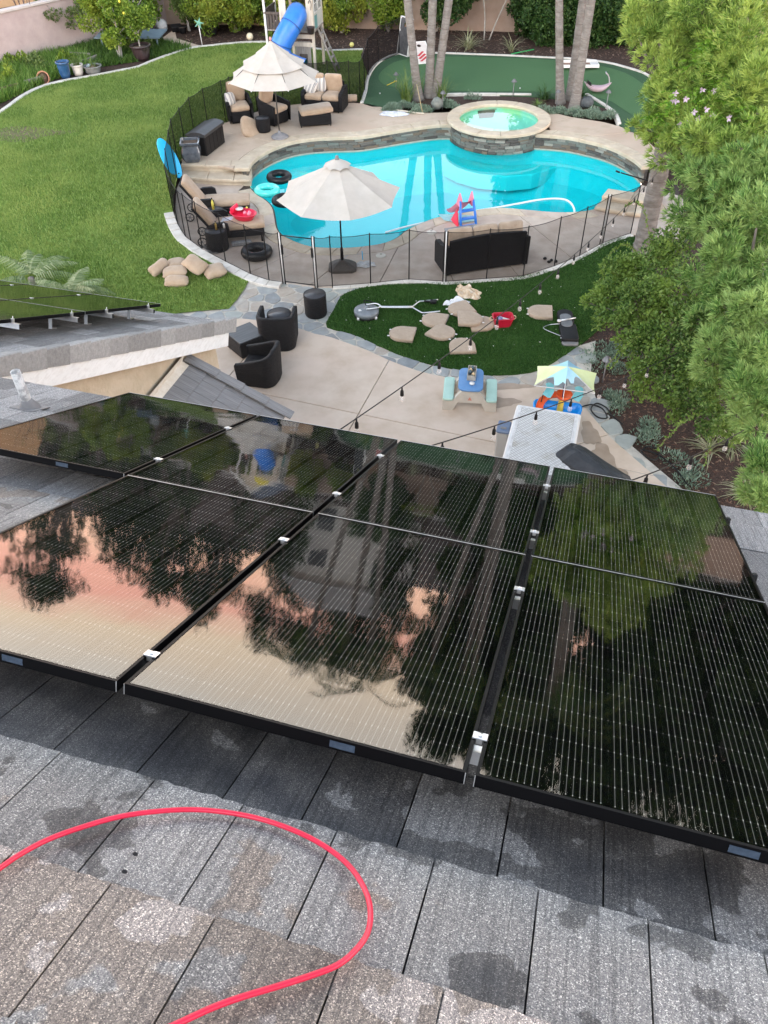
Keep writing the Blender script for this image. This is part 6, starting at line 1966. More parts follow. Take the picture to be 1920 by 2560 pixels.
# inner tubes and float rings
def ring(label, loc, R_, r, mt, rot=(0, 0, 0), sz=.95):
    mb = MB(); mb.torus((0, 0, 0), R_, r, 40, 14, sz)
    t = thing('inner_tube', label, 'inner tube', loc, 0, 'swim rings'); t.rotation_euler = rot
    mb.build('ring', mt, t)
    mb = MB(); mb.tube([(R_ - r * .9, 0, r * .2), (R_ - r * 1.25, 0, r * .45)], .008, 6); mb.build('valve', M_rubber, t)
x, y, z = L['tube_deck'][0]
ring('black inner tube lying on the deck behind the fence', (x, y, .12), .27, .118, M_rubber)
x, y, z = L['ring_black'][0]
ring('black inner tube floating at the far left of the pool', (x, y, .0), .265, .105, M_rubber, (R(3), 0, 0))
x, y, z = L['ring_teal'][0]
mt_, nt_, out_ = nodes('teal_vinyl')
p_ = N(nt_, 'ShaderNodeBsdfPrincipled', Roughness=.15); p_.inputs['Base Color'].default_value = (.10, .80, .70, 1); p_.inputs['Transmission Weight'].default_value = .0; p_.inputs['Coat Weight'].default_value = .4
nt_.links.new(p_.outputs[0], out_.inputs[0])
ring('turquoise swim ring floating by the coping', (x + .02, y - .05, .0), .27, .10, mt_)
x, y, z = L['ring_black2'][0]
ring('black inner tube half hidden under the near parasol canopy', (x, y, .0), .26, .105, M_rubber)
# deck box
t = thing('deck_box', 'large black plastic storage box with sloping lid on the upper deck', 'storage box', (-5.04, 24.42, UP), math.atan2(.38, -1.08) - PI / 2)
bx = L['box']; fa = Vector(bx[0]); fb_ = Vector(bx[1]); ax = (fb_ - fa).normalized()
t.rotation_euler = (0, 0, math.atan2(ax.y, ax.x))
ay = Vector((-ax.y, ax.x, 0))
cc = fa + ax * .60 + ay * .31
t.location = (cc.x, cc.y, UP)
mb = MB(); mb.box((0, 0, .28), (1.16, .58, .55), ch=.02); mb.build('body', M_blackp, t)
mb = MB()
mb.grid(1, 8, lambda i, j: (1.22 * (i - .5), .64 * (j - .5), .56 + .10 * math.sin(PI * min(1, .15 + j * .9)) * 1.0), True)
for s in (-1, 1):
    mb.add([(s * .61, .64 * (j / 8 - .5), .56 + .10 * math.sin(PI * min(1, .15 + j / 8 * .9))) for j in range(9)] + [(s * .61, .32, .53), (s * .61, -.32, .53)], [tuple(range(11)) if s > 0 else tuple(reversed(range(11)))])
mb.add([(-.61, -.32, .53), (.61, -.32, .53), (.61, -.32, .605), (-.61, -.32, .605), (-.61, .32, .53), (.61, .32, .53), (.61, .32, .57), (-.61, .32, .57)], [(0, 1, 2, 3), (7, 6, 5, 4)])
mb.build('lid', mat('lid_plastic', (.035, .037, .04), (.05, .052, .056), scale=14, rough=.45), t)
mb = MB(); mb.box((-.592, 0, .46), (.02, .14, .03), ch=.004); mb.build('handle', M_grey, t)
for k in range(5):
    mb = MB(); mb.box((-.46 + k * .23, -.294, .27), (.18, .012, .44), ch=.004); mb.build('side_rib', M_blackp, t)
# square planter
x, y, z = L['planter'][0]
t = thing('square_planter', 'square grey glazed planter with empty soil beside the storage box', 'planter', (x + .02, y + .05, UP), R(6))
mb = MB()
prof = [(.18, 0), (.24, .12), (.26, .30), (.22, .46), (.24, .50), (.27, .52), (.27, .57), (.23, .57), (.21, .48), (0, .48)]
vs = []; fs = []
for h, zz in prof:
    c = h * .12
    vs += [(-h + c, -h, zz), (h - c, -h, zz), (h, -h + c, zz), (h, h - c, zz), (h - c, h, zz), (-h + c, h, zz), (-h, h - c, zz), (-h, -h + c, zz)]
for i in range(len(prof) - 1):
    for k in range(8):
        fs.append((i * 8 + k, i * 8 + (k + 1) % 8, i * 8 + 8 + (k + 1) % 8, i * 8 + 8 + k))
mb.add(vs, fs); mb.build('pot', mat('glaze_grey', (.06, .075, .095), (.12, .135, .155), scale=7, rough=.25, coat=.5), t)
mb = MB(); mb.box((0, 0, .495), (.42, .42, .02)); mb.build('soil', M_soil, t)
mb = MB(); mb.tube([(-.24, -.26, .40), (-.27, -.29, .25), (-.22, -.28, .15)], .012, 6); mb.build('hook', M_black, t)
# surfboard
t = thing('surfboard', 'bright blue foam surfboard leaning against the pool fence', 'surfboard', (-5.62, 22.80, .2))
mb = MB()
out = []
for k in range(24):
    a_ = 2 * PI * k / 24
    yy = .56 * math.cos(a_)
    out.append((.21 * math.copysign(abs(math.sin(a_)) ** .9, math.sin(a_)) * (1 - .18 * max(0, yy)), yy + .56))
mb.pad(out, .06, .025, .01)
mb.xform(Matrix.Rotation(R(-16), 4, 'Y') @ Matrix.Rotation(R(70), 4, 'X') @ Matrix.Rotation(R(0), 4, 'Z'))
mb.xform(Matrix.Rotation(R(28), 4, 'Z'))
mb.build('board', M_cyan, t)
mb = MB(); mb.lathe([(0, 0), (.02, .01), (.02, .03), (0, .04)], 8, c=(0, -.03, .12)); mb.build('leash_plug', M_blackp, t)

# ================================================================ SMALL THINGS ROUND THE POOL
s0 = L['slide']
a = Vector(s0[0]); b = Vector(s0[1])
t = thing('toddler_slide', 'small plastic slide with blue ladder and pink red chute at the pool edge', 'slide', tuple((a + b) / 2 + Vector((0, 0, .006))), face(-.30, .95))
for s in (-1, 1):
    mb = MB(); mb.tube([(s * .21, -.02, .03), (s * .20, .10, .40), (s * .17, .22, .74)], [.035, .034, .03], 8); mb.build('ladder_rail', M_blue, t)
    mb = MB(); vs = [(s * .19, .20, .58), (s * .19, .44, .60), (s * .175, .30, .92), (s * .17, .19, .80), (s * .13, .20, .58), (s * .13, .44, .60), (s * .14, .30, .90), (s * .135, .19, .78)]
    mb.add(vs, [(0, 1, 2, 3), (7, 6, 5, 4), (0, 4, 5, 1), (1, 5, 6, 2), (2, 6, 7, 3), (3, 7, 4, 0)]); mb.build('handle', M_pink, t)
for k, zz in enumerate((.14, .32, .50)):
    mb = MB(); mb.box((0, .06 + k * .055, zz), (.40, .12, .045), ch=.012); mb.build('step', M_blue, t)
mb = MB()
def chute(i, j):
    y_ = .25 + .85 * j
    z_ = .62 * (1 - j) ** 1.25 + .06 + .03 * j
    x_ = (i - .5) * .36
    z_ += .10 * (abs(i - .5) * 2) ** 4
    return (x_, y_, z_)
mb.grid(8, 12, chute); mb.grid(8, 12, lambda i, j: tuple(Vector(chute(1 - i, j)) - Vector((0, 0, .02)))); mb.build('chute', M_pink, t)
mb = MB(); mb.add([(-.17, .30, .02), (-.17, .80, .02), (-.17, .42, .46), (-.15, .30, .02), (-.15, .80, .02), (-.15, .42, .46)], [(0, 2, 1), (3, 4, 5), (0, 1, 4, 3), (1, 2, 5, 4), (2, 0, 3, 5)]); mb.build('support', M_red, t)
crumple('wet_mat', 'flat turquoise mat hanging over the coping under the toddler slide', 'mat', [(1.55, 20.55), (1.7, 20.15), (2.1, 19.98), (2.5, 20.1), (2.55, 20.4), (2.1, 20.5)], mat('aqua_mat', (.22, .48, .50), (.34, .60, .62), scale=8, rough=.6), .0, z=.024, amp=.012, seed=12)
mb = MB(); mb.tube(smooth_line([tuple(p) for p in L['hose']], 5), .028, 8)
tag(mb.build('pool_hose', mat('white_hose', (.70, .72, .70), (.78, .80, .78), scale=10, rough=.5)), 'white vacuum hose floating in a curve on the pool water', 'hose')
for k, key in enumerate(('drain1', 'drain2')):
    x, y, z = L[key][0]
    t = thing('skimmer_lid', ('round white skimmer lid behind the sofa end by the water', 'round white skimmer lid on the deck between parasol and sofa')[k], 'lid', (x, y, .004), 0, 'skimmer lids')
    mb = MB(); mb.lathe([(.125, -.02), (.125, .012), (.11, .016), (0, .016)], 24); mb.build('lid', mat('lid_cream', (.62, .58, .50), rough=.6), t)
    mb = MB(); mb.box((0, .06, .018), (.05, .02, .008), ch=.002); mb.build('grip', M_joint, t)
x, y, z = L['bag'][0]
crumple('plastic_bag', 'crumpled clear plastic bag on the deck beside the parasol base', 'bag', [(x - .25, y + .05), (x - .05, y + .18), (x + .22, y + .1), (x + .28, y - .05), (x, y - .14), (x - .2, y - .1)], mat('bag_film', (.45, .46, .47), (.6, .61, .62), scale=10, rough=.25), .04, z=.012, amp=.06, seed=13)
mb = MB(); mb.tube([(x - .06, y + .1, .1), (x - .07, y + .14, .30)], .012, 6)
tag(mb.build('blue_stick', M_cyan), 'short blue plastic stick standing by the crumpled bag', 'stick')
for k, (x, y, l_) in enumerate(((3.98, 17.95, 'left of the other three'), (4.12, 17.86, 'the middle one'), (4.22, 17.80, 'the right one'), (4.05, 17.78, 'the nearest'))):
    mb = MB(); mb.lathe([(0, 0), (.035, .01), (.04, .035), (.02, .055), (0, .058)], 8, sx=1.2)
    tag(mb.build('pebble', M_blackp, None, (x, y, .005), (0, 0, k)), 'black pebble on the deck right of the big sofa, ' + l_, 'pebble', 'pebbles on the deck')
# pool cleaning pole end lying across the coping by the fence end
mb = MB(); mb.tube([(6.0, 19.9, 1.28), (6.75, 19.25, 1.26)], .016, 6); mb.tube([(5.98, 19.92, 1.28), (5.9, 20.0, 1.285)], .02, 6)
tag(mb.build('brush_pole', M_black), 'black pole end resting across the fence top by the thick trunk', 'pole')

# ---- pile of cushions on the lawn
pile = [((-5.20, 17.50, .20), (.30, .62, .15), (R(12), R(38), R(-28)), 'leftmost tan cushion of the pile on the lawn, leaning up'),
        ((-4.85, 17.78, .12), (.50, .50, .15), (0, 0, R(8)), 'tan cushion at the back of the pile on the lawn'),
        ((-4.80, 17.32, .17), (.64, .42, .13), (R(6), R(-4), R(6)), 'flat tan cushion in the middle of the pile on the lawn'),
        ((-4.33, 17.45, .28), (.60, .46, .15), (R(18), R(22), R(-30)), 'plump tan pillow on top of the pile on the lawn'),
        ((-3.90, 17.45, .10), (.58, .56, .15), (R(3), R(-6), R(24)), 'rightmost tan cushion of the pile on the lawn'),
        ((-4.72, 17.0, .09), (.62, .34, .16), (R(12), 0, R(3)), 'tan pillow nearest the house at the front of the lawn pile')]
for k, (loc, d, eu, lab) in enumerate(pile):
    pillow(lab, (loc[0], loc[1], loc[2] * .95 + lawn_z(loc[0], loc[1])), eu, (d[0] * .88, d[1] * .88, d[2]), M_cush, 'cushions piled on the lawn', 'seat_cushion', 20 + k, 'cushion')

# ---- on the artificial turf
dout = [(-.27, -.25), (.27, -.25)] + [(.27 * math.cos(a_), .02 + .27 * math.sin(a_)) for a_ in np.linspace(0, PI, 14)]
dc_me = MB().pad(dout, .085, .03, .012).mesh('chair_cushion'); dc_me.materials.append(M_cushd)
tie_me = MB().box((0, 0, 0), (.03, .05, .02), ch=.005).mesh('tie'); tie_me.materials.append(M_whitep)
dl = ['D shaped tan chair cushion nearest the surface cleaner', 'D shaped tan chair cushion, upper one of a pair beside the cleaner handle', 'D shaped tan chair cushion, lower one of a pair beside the cleaner handle', 'D shaped tan chair cushion lying on silver wrapping', 'D shaped tan chair cushion stacked on top of another', 'D shaped tan chair cushion mostly hidden under another', 'D shaped tan chair cushion nearest the toddler picnic table', 'D shaped tan chair cushion beside the black padded seat']
da = [R(78), R(72), R(-128), R(112), R(-92), R(-86), R(0), R(82)]
for k, p in enumerate(L['dcush']):
    t = thing('chair_cushion', dl[k], 'cushion', (p[0], p[1], .02), da[k], 'D shaped cushions on the turf')
    if k == 4: t.location.z = .11; t.rotation_euler = (R(-4), 0, da[k])
    if k == 5: t.rotation_euler = (0, 0, da[k])
    if k == 3: t.location.z = .05
    share('pad', dc_me, t)
    for x_ in (-.12, .12):
        share('tie', tie_me, t, Matrix.Translation((x_, .285, .05)))
crumple('blanket', 'crumpled beige patterned blanket on the turf', 'blanket', L['blanket'], mat('beige_blanket', (.62, .50, .36), (.42, .30, .20), scale=11, rough=.95, c3=(.70, .64, .52), c3scale=8, c3amt=.8), .10, z=.03, amp=.10, seed=21, n=34)
crumple('foil_sheet', 'crumpled silver white wrapping sheet under a cushion on the turf', 'wrapping', L['silver'], mat('foil', (.60, .61, .63), (.75, .76, .78), scale=9, rough=.35), .05, z=.03, amp=.08, seed=22, n=34)
# surface cleaner with its T bar
x, y, z = L['cleaner'][0]
t = thing('surface_cleaner', 'round grey pressure washer surface cleaner with long metal handle on the turf', 'cleaner', (x, y, .02), R(4))
mb = MB(); mb.lathe([(.27, .05), (.275, .13), (.25, .15), (.12, .165), (.05, .18), (.05, .22), (.03, .24), (0, .24)], 32); mb.build('housing', mat('cleaner_grey', (.14, .16, .18), (.20, .22, .24), scale=9, rough=.4), t)
mb = MB(); mb.lathe([(.265, .0), (.27, .05)], 32); mb.build('skirt', M_blackp, t)
for k in range(4):
    a_ = PI / 4 + PI / 2 * k
    mb = MB(); mb.lathe([(0, 0), (.03, 0), (.03, .06), (0, .06)], 10, c=(.27 * math.cos(a_), .27 * math.sin(a_), 0)); mb.build('caster', M_whitep, t)
mb = MB(); mb.box((-.13, -.05, .158), (.09, .07, .012)); mb.build('label_plate', M_whitep, t)
H_ = M_alu
for pts_ in ([(.0, .10, .20), (.20, .10, .22), (.30, .05, .20), (.36, .02, .18), (1.02, .06, .12)], [(.0, -.09, .20), (.22, -.09, .22), (.30, -.03, .20), (.36, .0, .17), (1.02, .03, .11)],
             [(1.02, .06, .12), (1.18, .28, .10), (1.28, .32, .09), (1.62, .37, .08)], [(1.02, .03, .11), (1.16, -.12, .09), (1.24, -.16, .08), (1.60, -.13, .08)]):
    mb = MB(); mb.tube(smooth_line(pts_, 4), .016, 8); mb.build('handle_tube', H_, t)
mb = MB(); mb.tube([(1.30, .30, .10), (1.45, .27, .10), (1.58, .30, .10)], .022, 8); mb.box((1.50, .27, .09), (.14, .10, .08), ch=.02); mb.build('spray_gun', M_blackp, t)
mb = MB(); mb.tube(smooth_line([(0, 0, .24), (-.04, .10, .30), (.05, .16, .26), (.2, .1, .22)], 4), .013, 6); mb.build('inlet_hose', M_black, t)
# red toy crate and friends
x, y, z = L['tub_red'][0]
t = thing('toy_crate', 'red plastic tub full of toys with rope handles on the turf', 'tub', (x, y, .02), R(4))
mb = MB()
def rtub(h, zz, c=.05): return [(-h[0] + c, -h[1], zz), (h[0] - c, -h[1], zz), (h[0], -h[1] + c, zz), (h[0], h[1] - c, zz), (h[0] - c, h[1], zz), (-h[0] + c, h[1], zz), (-h[0], h[1] - c, zz), (-h[0], -h[1] + c, zz)]
vs = []; fs = []
pr = [((.17, .11), 0), ((.21, .15), .20), ((.225, .165), .20), ((.225, .165), .22), ((.20, .14), .22), ((.165, .105), .02)]
for h, zz in pr: vs += rtub(h, zz)
for i in range(len(pr) - 1):
    for k in range(8): fs.append((i * 8 + k, i * 8 + (k + 1) % 8, i * 8 + 8 + (k + 1) % 8, i * 8 + 8 + k))
fs.append(tuple(range(40, 48))); fs.append(tuple(reversed(range(8))))
mb.add(vs, fs); mb.build('tub', mat('crimson', (.42, .008, .03), (.50, .015, .045), scale=5, rough=.4), t)
for s in (-1, 1):
    mb = MB(); mb.torus((0, 0, 0), .045, .010, 14, 6); mb.xform(Matrix.Translation((s * .24, .02, .16)) @ Matrix.Rotation(R(90), 4, 'X')); mb.build('handle', mat('rope', (.62, .52, .34), rough=.9), t)
mb = MB(); mb.box((-.06, -.04, .19), (.16, .12, .05), ch=.02, M=Matrix.Rotation(R(25), 4, 'Y') @ Matrix.Rotation(R(30), 4, 'Z')); mb.build('toy_block', mat('blue_print', (.08, .09, .28), (.35, .35, .5), scale=30, rough=.8), t)
mb = MB(); mb.box((.06, -.06, .18), (.16, .05, .02), M=Matrix.Rotation(R(20), 4, 'Y')); mb.build('toy_card', M_whitep, t)
mb = MB(); mb.box((0, 0, .01), (.26, .20, .02), ch=.006)
tag(mb.build('tub_lid', mat('pale_lid', (.50, .60, .64), rough=.4), None, (L['lid'][0][0], L['lid'][0][1] - .02, .035), (R(8), 0, R(5))), 'pale square plastic lid lying behind the red tub', 'lid')
mb = MB(); mb.lathe([(0, 0), (.035, .02), (.05, .12), (.045, .2), (.02, .25), (0, .26)], 10)
tag(mb.build('toy_carrot', mat('orange_toy', (.75, .36, .12), (.80, .48, .22), scale=8, rough=.6), None, (x - .18, y + .08, .07), (0, R(-95), R(-8))), 'orange carrot shaped toy lying left of the red tub', 'toy')
# black padded seat with a wire loop frame
t = thing('folding_seat', 'black padded folding seat with grey panel lying open on the turf', 'seat', (3.95, 14.80, .02), R(-4))
def rr(w_, h_, r_, cy=0, n=6):
    out = []
    for cx_, cy_, a0 in ((w_ / 2 - r_, h_ / 2 - r_, 0), (-w_ / 2 + r_, h_ / 2 - r_, PI / 2), (-w_ / 2 + r_, -h_ / 2 + r_, PI), (w_ / 2 - r_, -h_ / 2 + r_, 1.5 * PI)):
        for k in range(n):
            a_ = a0 + PI / 2 * k / (n - 1)
            out.append((cx_ + r_ * math.cos(a_), cy + cy_ + r_ * math.sin(a_)))
    return out
mb = MB(); mb.pad(rr(.34, .62, .16, .34), .10, .03, .01); mb.build('back_pad', M_blackp, t)
mb = MB(); mb.pad(rr(.36, .62, .06, -.30), .13, .03, .01); mb.build('seat_pad', M_blackp, t)
mb = MB(); mb.pad(rr(.24, .52, .11, .10), .03, .012, .003, c=(-.02, 0, .125)); mb.build('grey_panel', mat('panel_grey', (.12, .13, .14), (.17, .18, .19), scale=10, rough=.5), t)
mb = MB(); mb.pad(rr(.34, .16, .06, -.62), .06, .02, .005); mb.build('foot_flap', M_grey, t)
mb = MB(); mb.tube([(-.18, -.02, .20), (.17, .10, .20)], .018, 8); mb.build('bar', M_alu, t)
mb = MB(); mb.lathe([(0, -.02), (.04, -.015), (.04, .015), (0, .02)], 12, c=(-.19, -.025, .20)); mb.build('bar_knob', M_whitep, t)
mb = MB(); mb.tube(smooth_line([(-.14, .02, .10), (-.36, .04, .06), (-.50, -.06, .05), (-.42, -.18, .05), (-.18, -.42, .08)], 5), .008, 6); mb.build('wire_loop', M_steel, t)
mb = MB(); mb.tube([(-.20, -.54, .10), (.16, -.50, .10)], .010, 6); mb.build('hinge_rod', M_steel, t)

# ---- toddler picnic table
x, y = 1.66, 12.30
t = thing('picnic_table', 'small plastic picnic table with blue top and pale green benches', 'picnic table', (x, y, .012), R(-7))
M_mint = mat('mint_plastic', (.36, .56, .48), (.42, .62, .54), scale=4, rough=.5)
M_beige = mat('beige_plastic', (.50, .46, .40), (.58, .54, .47), scale=4, rough=.55)
mb = MB(); mb.pad(rr(.46, .72, .12), .05, .02, .004, c=(0, 0, .46)); mb.build('table_top', mat('blue_top', (.075, .20, .42), (.11, .25, .48), scale=4, rough=.5), t)
for s in (-1, 1):
    mb = MB(); mb.pad(rr(.20, .72, .05), .045, .015, .003, c=(s * .40, 0, .24)); mb.build('bench', M_mint, t)
for yy in (-.26, .26):
    mb = MB()
    prof = [(-.50, 0), (-.30, 0), (-.22, .18), (.22, .18), (.30, 0), (.50, 0), (.50, .24), (.30, .24), (.14, .46), (-.14, .46), (-.30, .24), (-.50, .24)]
    n12 = len(prof)
    vs = [(px_, yy - .05, pz_) for px_, pz_ in prof] + [(px_, yy + .05, pz_) for px_, pz_ in prof]
    tr_ = tessellate_polygon([[Vector((p_[0], p_[1], 0)) for p_ in prof]])
    fs = [tuple(q_) for q_ in tr_] + [tuple(n12 + i for i in reversed(q_)) for q_ in tr_] + [(i, (i + 1) % n12, n12 + (i + 1) % n12, n12 + i) for i in range(n12)]
    mb.add(vs, fs); mb.build('leg_frame', M_beige, t)
mb = MB(); mb.add([(-.04, -.312, .24), (.04, -.312, .24), (0, -.312, .32)], [(0, 1, 2)]); mb.build('emblem', mat('emblem_red', (.55, .22, .16), rough=.6), t)
tr = thing('toy_tray', 'glass tray of small toys standing on the blue picnic table', 'tray', (x + .02, y + .10, .53), R(-9))
mb = MB()
for a_, d_ in (((0, -.17, .05), (.16, .012, .10)), ((0, .17, .05), (.16, .012, .10)), ((-.075, 0, .05), (.012, .34, .10)), ((.075, 0, .05), (.012, .34, .10)), ((0, 0, .006), (.15, .33, .012))): mb.box(a_, d_)
mb.build('box', mat('tray_glass', (.32, .30, .26), (.45, .43, .38), scale=14, rough=.3), tr)
for k in range(7):
    mb = MB(); mb.lathe([(0, 0), (.03, .01), (.032, .05), (.012, .08), (0, .085)], 8, c=(random.uniform(-.04, .04), -.14 + k * .045, .03 + .02 * (k % 3))); mb.build('toy', mat('toy_%d' % (k % 3), [(.10, .12, .10), (.55, .42, .25), (.06, .10, .13)][k % 3], rough=.6), tr)
mb = MB(); mb.lathe([(0, 0), (.045, 0), (.05, .025), (.02, .03), (0, .03)], 14); tag(mb.build('saucer', M_whitep, None, (x, y - .18, .53)), 'small white saucer on the near end of the blue picnic table', 'saucer')

# ---- water table with its torn parasol
t = thing('water_table', 'blue toddler water table with orange slide under a tattered parasol', 'water table', (3.14, 11.48, .012), R(-12))
mb = MB()
o_ = [(.42 * math.copysign(abs(math.cos(a_)) ** .7, math.cos(a_)), .24 * math.copysign(abs(math.sin(a_)) ** .7, math.sin(a_)) + .06 * math.cos(2 * a_)) for a_ in np.linspace(0, 2 * PI, 36, endpoint=False)]
vs = []; fs = []
pr = [(.72, 0), (.78, .20), (1.0, .28), (1.04, .42), (1.0, .44), (.94, .42), (.86, .32), (.3, .30)]
for k_, zz in pr: vs += [(p_[0] * k_, p_[1] * k_, zz) for p_ in o_]
for i in range(len(pr) - 1):
    for k in range(36): fs.append((i * 36 + k, i * 36 + (k + 1) % 36, i * 36 + 36 + (k + 1) % 36, i * 36 + 36 + k))
fs.append(tuple(range(7 * 36, 8 * 36)))
mb.add(vs, fs, True); mb.build('basin', mat('bright_blue', (.0, .26, .78), (.01, .32, .85), scale=3, rough=.35), t)
mb = MB(); mb.lathe([(.05, .30), (.06, .34), (.05, .55), (.055, .60)], 14, c=(.05, .05, 0)); mb.build('column', mat('yellow_column', (.72, .50, .06), rough=.5), t)
mb = MB(); mb.lathe([(.06, .58), (.13, .62), (.15, .68), (.145, .69), (.12, .64), (0, .62)], 20, c=(.08, .08, 0)); mb.build('funnel', mat('orange_plastic', (.78, .10, .02), (.84, .14, .03), scale=4, rough=.4), t)
mb = MB()
path = smooth_line([(.02, .10, .63), (-.14, .10, .60), (-.27, .02, .54), (-.32, -.12, .47), (-.28, -.24, .42)], 5)
for off in (0,):
    P_ = [Vector(p_) for p_ in path]
    vs = []; fs = []
    for i, p_ in enumerate(P_):
        tn = (P_[min(i + 1, len(P_) - 1)] - P_[max(i - 1, 0)]).normalized(); sd = tn.cross(Vector((0, 0, 1))).normalized()
        for w_, h_ in ((-.065, .04), (-.055, 0), (.055, 0), (.065, .04), (.058, -.02), (-.058, -.02)):
            vs.append(tuple(p_ + sd * w_ + Vector((0, 0, h_))))
    for i in range(len(P_) - 1):
        for k in range(6): fs.append((i * 6 + k, i * 6 + (k + 1) % 6, i * 6 + 6 + (k + 1) % 6, i * 6 + 6 + k))
    mb.add(vs, fs, True)
mb.build('slide', mat('orange_plastic', (0, 0, 0)), t)
mb = MB(); mb.tube([(.06, .06, .3), (.06, .10, 1.22)], .012, 8); mb.build('pole', mat('purple_pole', (.05, .03, .10), rough=.4), t)
mb = MB(); mb.tube([(-.36, -.08, .02), (-.28, .02, .72)], .010, 6); mb.build('strut', M_black, t)
M_pa = mat('canopy_aqua', (.34, .62, .66), (.42, .70, .72), scale=5, rough=.8); M_py = mat('canopy_yellow', (.62, .70, .36), (.68, .76, .45), scale=5, rough=.8); M_pb = mat('canopy_blue', (.30, .54, .68), (.38, .62, .74), scale=5, rough=.8)
ph = R(28)
for k in range(6):
    a0, a1_ = ph + PI / 3 * k, ph + PI / 3 * (k + 1)
    mb = MB()
    torn = k in (3, 4)
    jmax = .48 if k == 4 else (.62 if k == 3 else 1.0)
    def fc(i, j):
        j = j * (jmax + (.12 * math.sin(9 * i + k) if torn else 0))
        w_ = math.sin(PI * i)
        cx_ = math.cos(a0) * (1 - i) + math.cos(a1_) * i; cy_ = math.sin(a0) * (1 - i) + math.sin(a1_) * i
        return (.06 + .60 * j * cx_ * (1 - .05 * w_), .10 + .60 * j * cy_ * (1 - .05 * w_), 1.24 - .26 * j ** 1.1 - .03 * w_ * j)
    mb.grid(6, 4, fc); mb.build('canopy_panel', [M_pb, M_pa, M_py, M_pa, M_pb, M_py][k], t)
    mb = MB(); mb.tube([(.06, .10, 1.235), (.06 + .6 * math.cos(a0), .10 + .6 * math.sin(a0), .97)], .006, 5); mb.build('rib', M_whitep, t)
for k, (x_, y_) in enumerate(((-.28, -.10), (.22, -.12))):
    mb = MB(); mb.grid(3, 4, lambda i, j: (x_ + .14 * i + .03 * math.sin(4 * j), y_ + .05 * math.sin(3 * i + 2 * j), .98 - .26 * j)); mb.build('torn_flap', mat('canopy_teal', (.12, .42, .48), (.2, .5, .55), scale=6, rough=.8), t)
mb = MB(); mb.tube([(.06 + .6 * math.cos(ph + PI), .1 + .6 * math.sin(ph + PI), .97), (.06 + .6 * math.cos(ph + 5 * PI / 3), .1 + .6 * math.sin(ph + 5 * PI / 3), .97)], .008, 6); mb.build('edge_bar', M_whitep, t)

# ---- white lattice covered tub beside the grill
sc = [Vector(p) for p in L['spa_cover']]
c00, c10 = sc[0], sc[1]
ux = (c10 - c00).normalized(); uy = (sc[3] - sc[0]).normalized(); uy = (uy - ux * uy.dot(ux)).normalized()
Wt, Dt = (c10 - c00).length, 1.9
cen = c00 + ux * Wt / 2 + uy * Dt / 2
t = thing('hot_tub', 'white hot tub with quilted lattice cover below the solar panels', 'hot tub', (cen.x, cen.y, .012), math.atan2(ux.y, ux.x))
mb = MB(); mb.box((0, 0, .40), (Wt - .06, Dt - .06, .80), ch=.04); mb.build('cabinet', mat('cabinet', (.55, .55, .54), (.62, .62, .61), scale=6, rough=.6), t)
mb = MB(); mb.box((0, 0, .855), (Wt, Dt, .10), ch=.03); mb.build('cover', M_whitep, t)
def lattice_mat():
    mt, nt, out = nodes('lattice_cover')
    p = N(nt, 'ShaderNodeBsdfPrincipled', Roughness=.6)
    tcx = N(nt, 'ShaderNodeTexCoord'); mp_ = N(nt, 'ShaderNodeMapping'); mp_.inputs['Rotation'].default_value = (0, 0, R(40))
    nt.links.new(tcx.outputs['Object'], mp_.inputs[0])
    bk_ = N(nt, 'ShaderNodeTexBrick', Scale=1.0)
    bk_.offset = 0.0
    bk_.inputs['Color1'].default_value = (.60, .60, .59, 1); bk_.inputs['Color2'].default_value = (.52, .52, .51, 1); bk_.inputs['Mortar'].default_value = (.36, .355, .34, 1)
    bk_.inputs['Mortar Size'].default_value = .006; bk_.inputs['Brick Width'].default_value = .062; bk_.inputs['Row Height'].default_value = .04
    nt.links.new(mp_.outputs[0], bk_.inputs['Vector'])
    nz_ = N(nt, 'ShaderNodeTexNoise', Scale=3.5, Detail=3); nt.links.new(tcx.outputs['Object'], nz_.inputs['Vector'])
    rp = N(nt, 'ShaderNodeValToRGB'); rp.color_ramp.elements[0].position = .55; rp.color_ramp.elements[0].color = (1, 1, 1, 1); rp.color_ramp.elements[1].position = .72; rp.color_ramp.elements[1].color = (.80, .76, .70, 1)
    nt.links.new(nz_.outputs['Fac'], rp.inputs[0])
    mx = N(nt, 'ShaderNodeMix', data_type='RGBA', blend_type='MULTIPLY'); mx.inputs['Factor'].default_value = 1
    nt.links.new(bk_.outputs['Color'], mx.inputs['A']); nt.links.new(rp.outputs[0], mx.inputs['B'])
    nt.links.new(mx.outputs['Result'], p.inputs['Base Color'])
    b_ = N(nt, 'ShaderNodeBump', Strength=.5, Distance=.006); nt.links.new(bk_.outputs['Fac'], b_.inputs['Height']); b_.invert = True
    nt.links.new(b_.outputs[0], p.inputs['Normal'])
    nt.links.new(p.outputs[0], out.inputs[0])
    return mt
mb = MB(); mb.box((0, 0, .909), (Wt - .20, Dt - .20, .012), ch=.004); mb.build('quilted_top', lattice_mat(), t)
M_band = mat('cover_band', (.50, .49, .48), (.68, .67, .66), scale=14, rough=.7)
for s in (-1, 1):
    mb = MB(); mb.box((s * (Wt / 2 - .075), 0, .908), (.035, Dt - .14, .008)); mb.build('trim_band', M_band, t)
mb = MB(); mb.box((0, -Dt / 2 + .075, .908), (Wt - .20, .035, .008)); mb.build('trim_band', M_band, t)
mb = MB(); mb.box((0, Dt / 2 - .075, .908), (Wt - .20, .035, .008)); mb.build('trim_band', M_band, t)
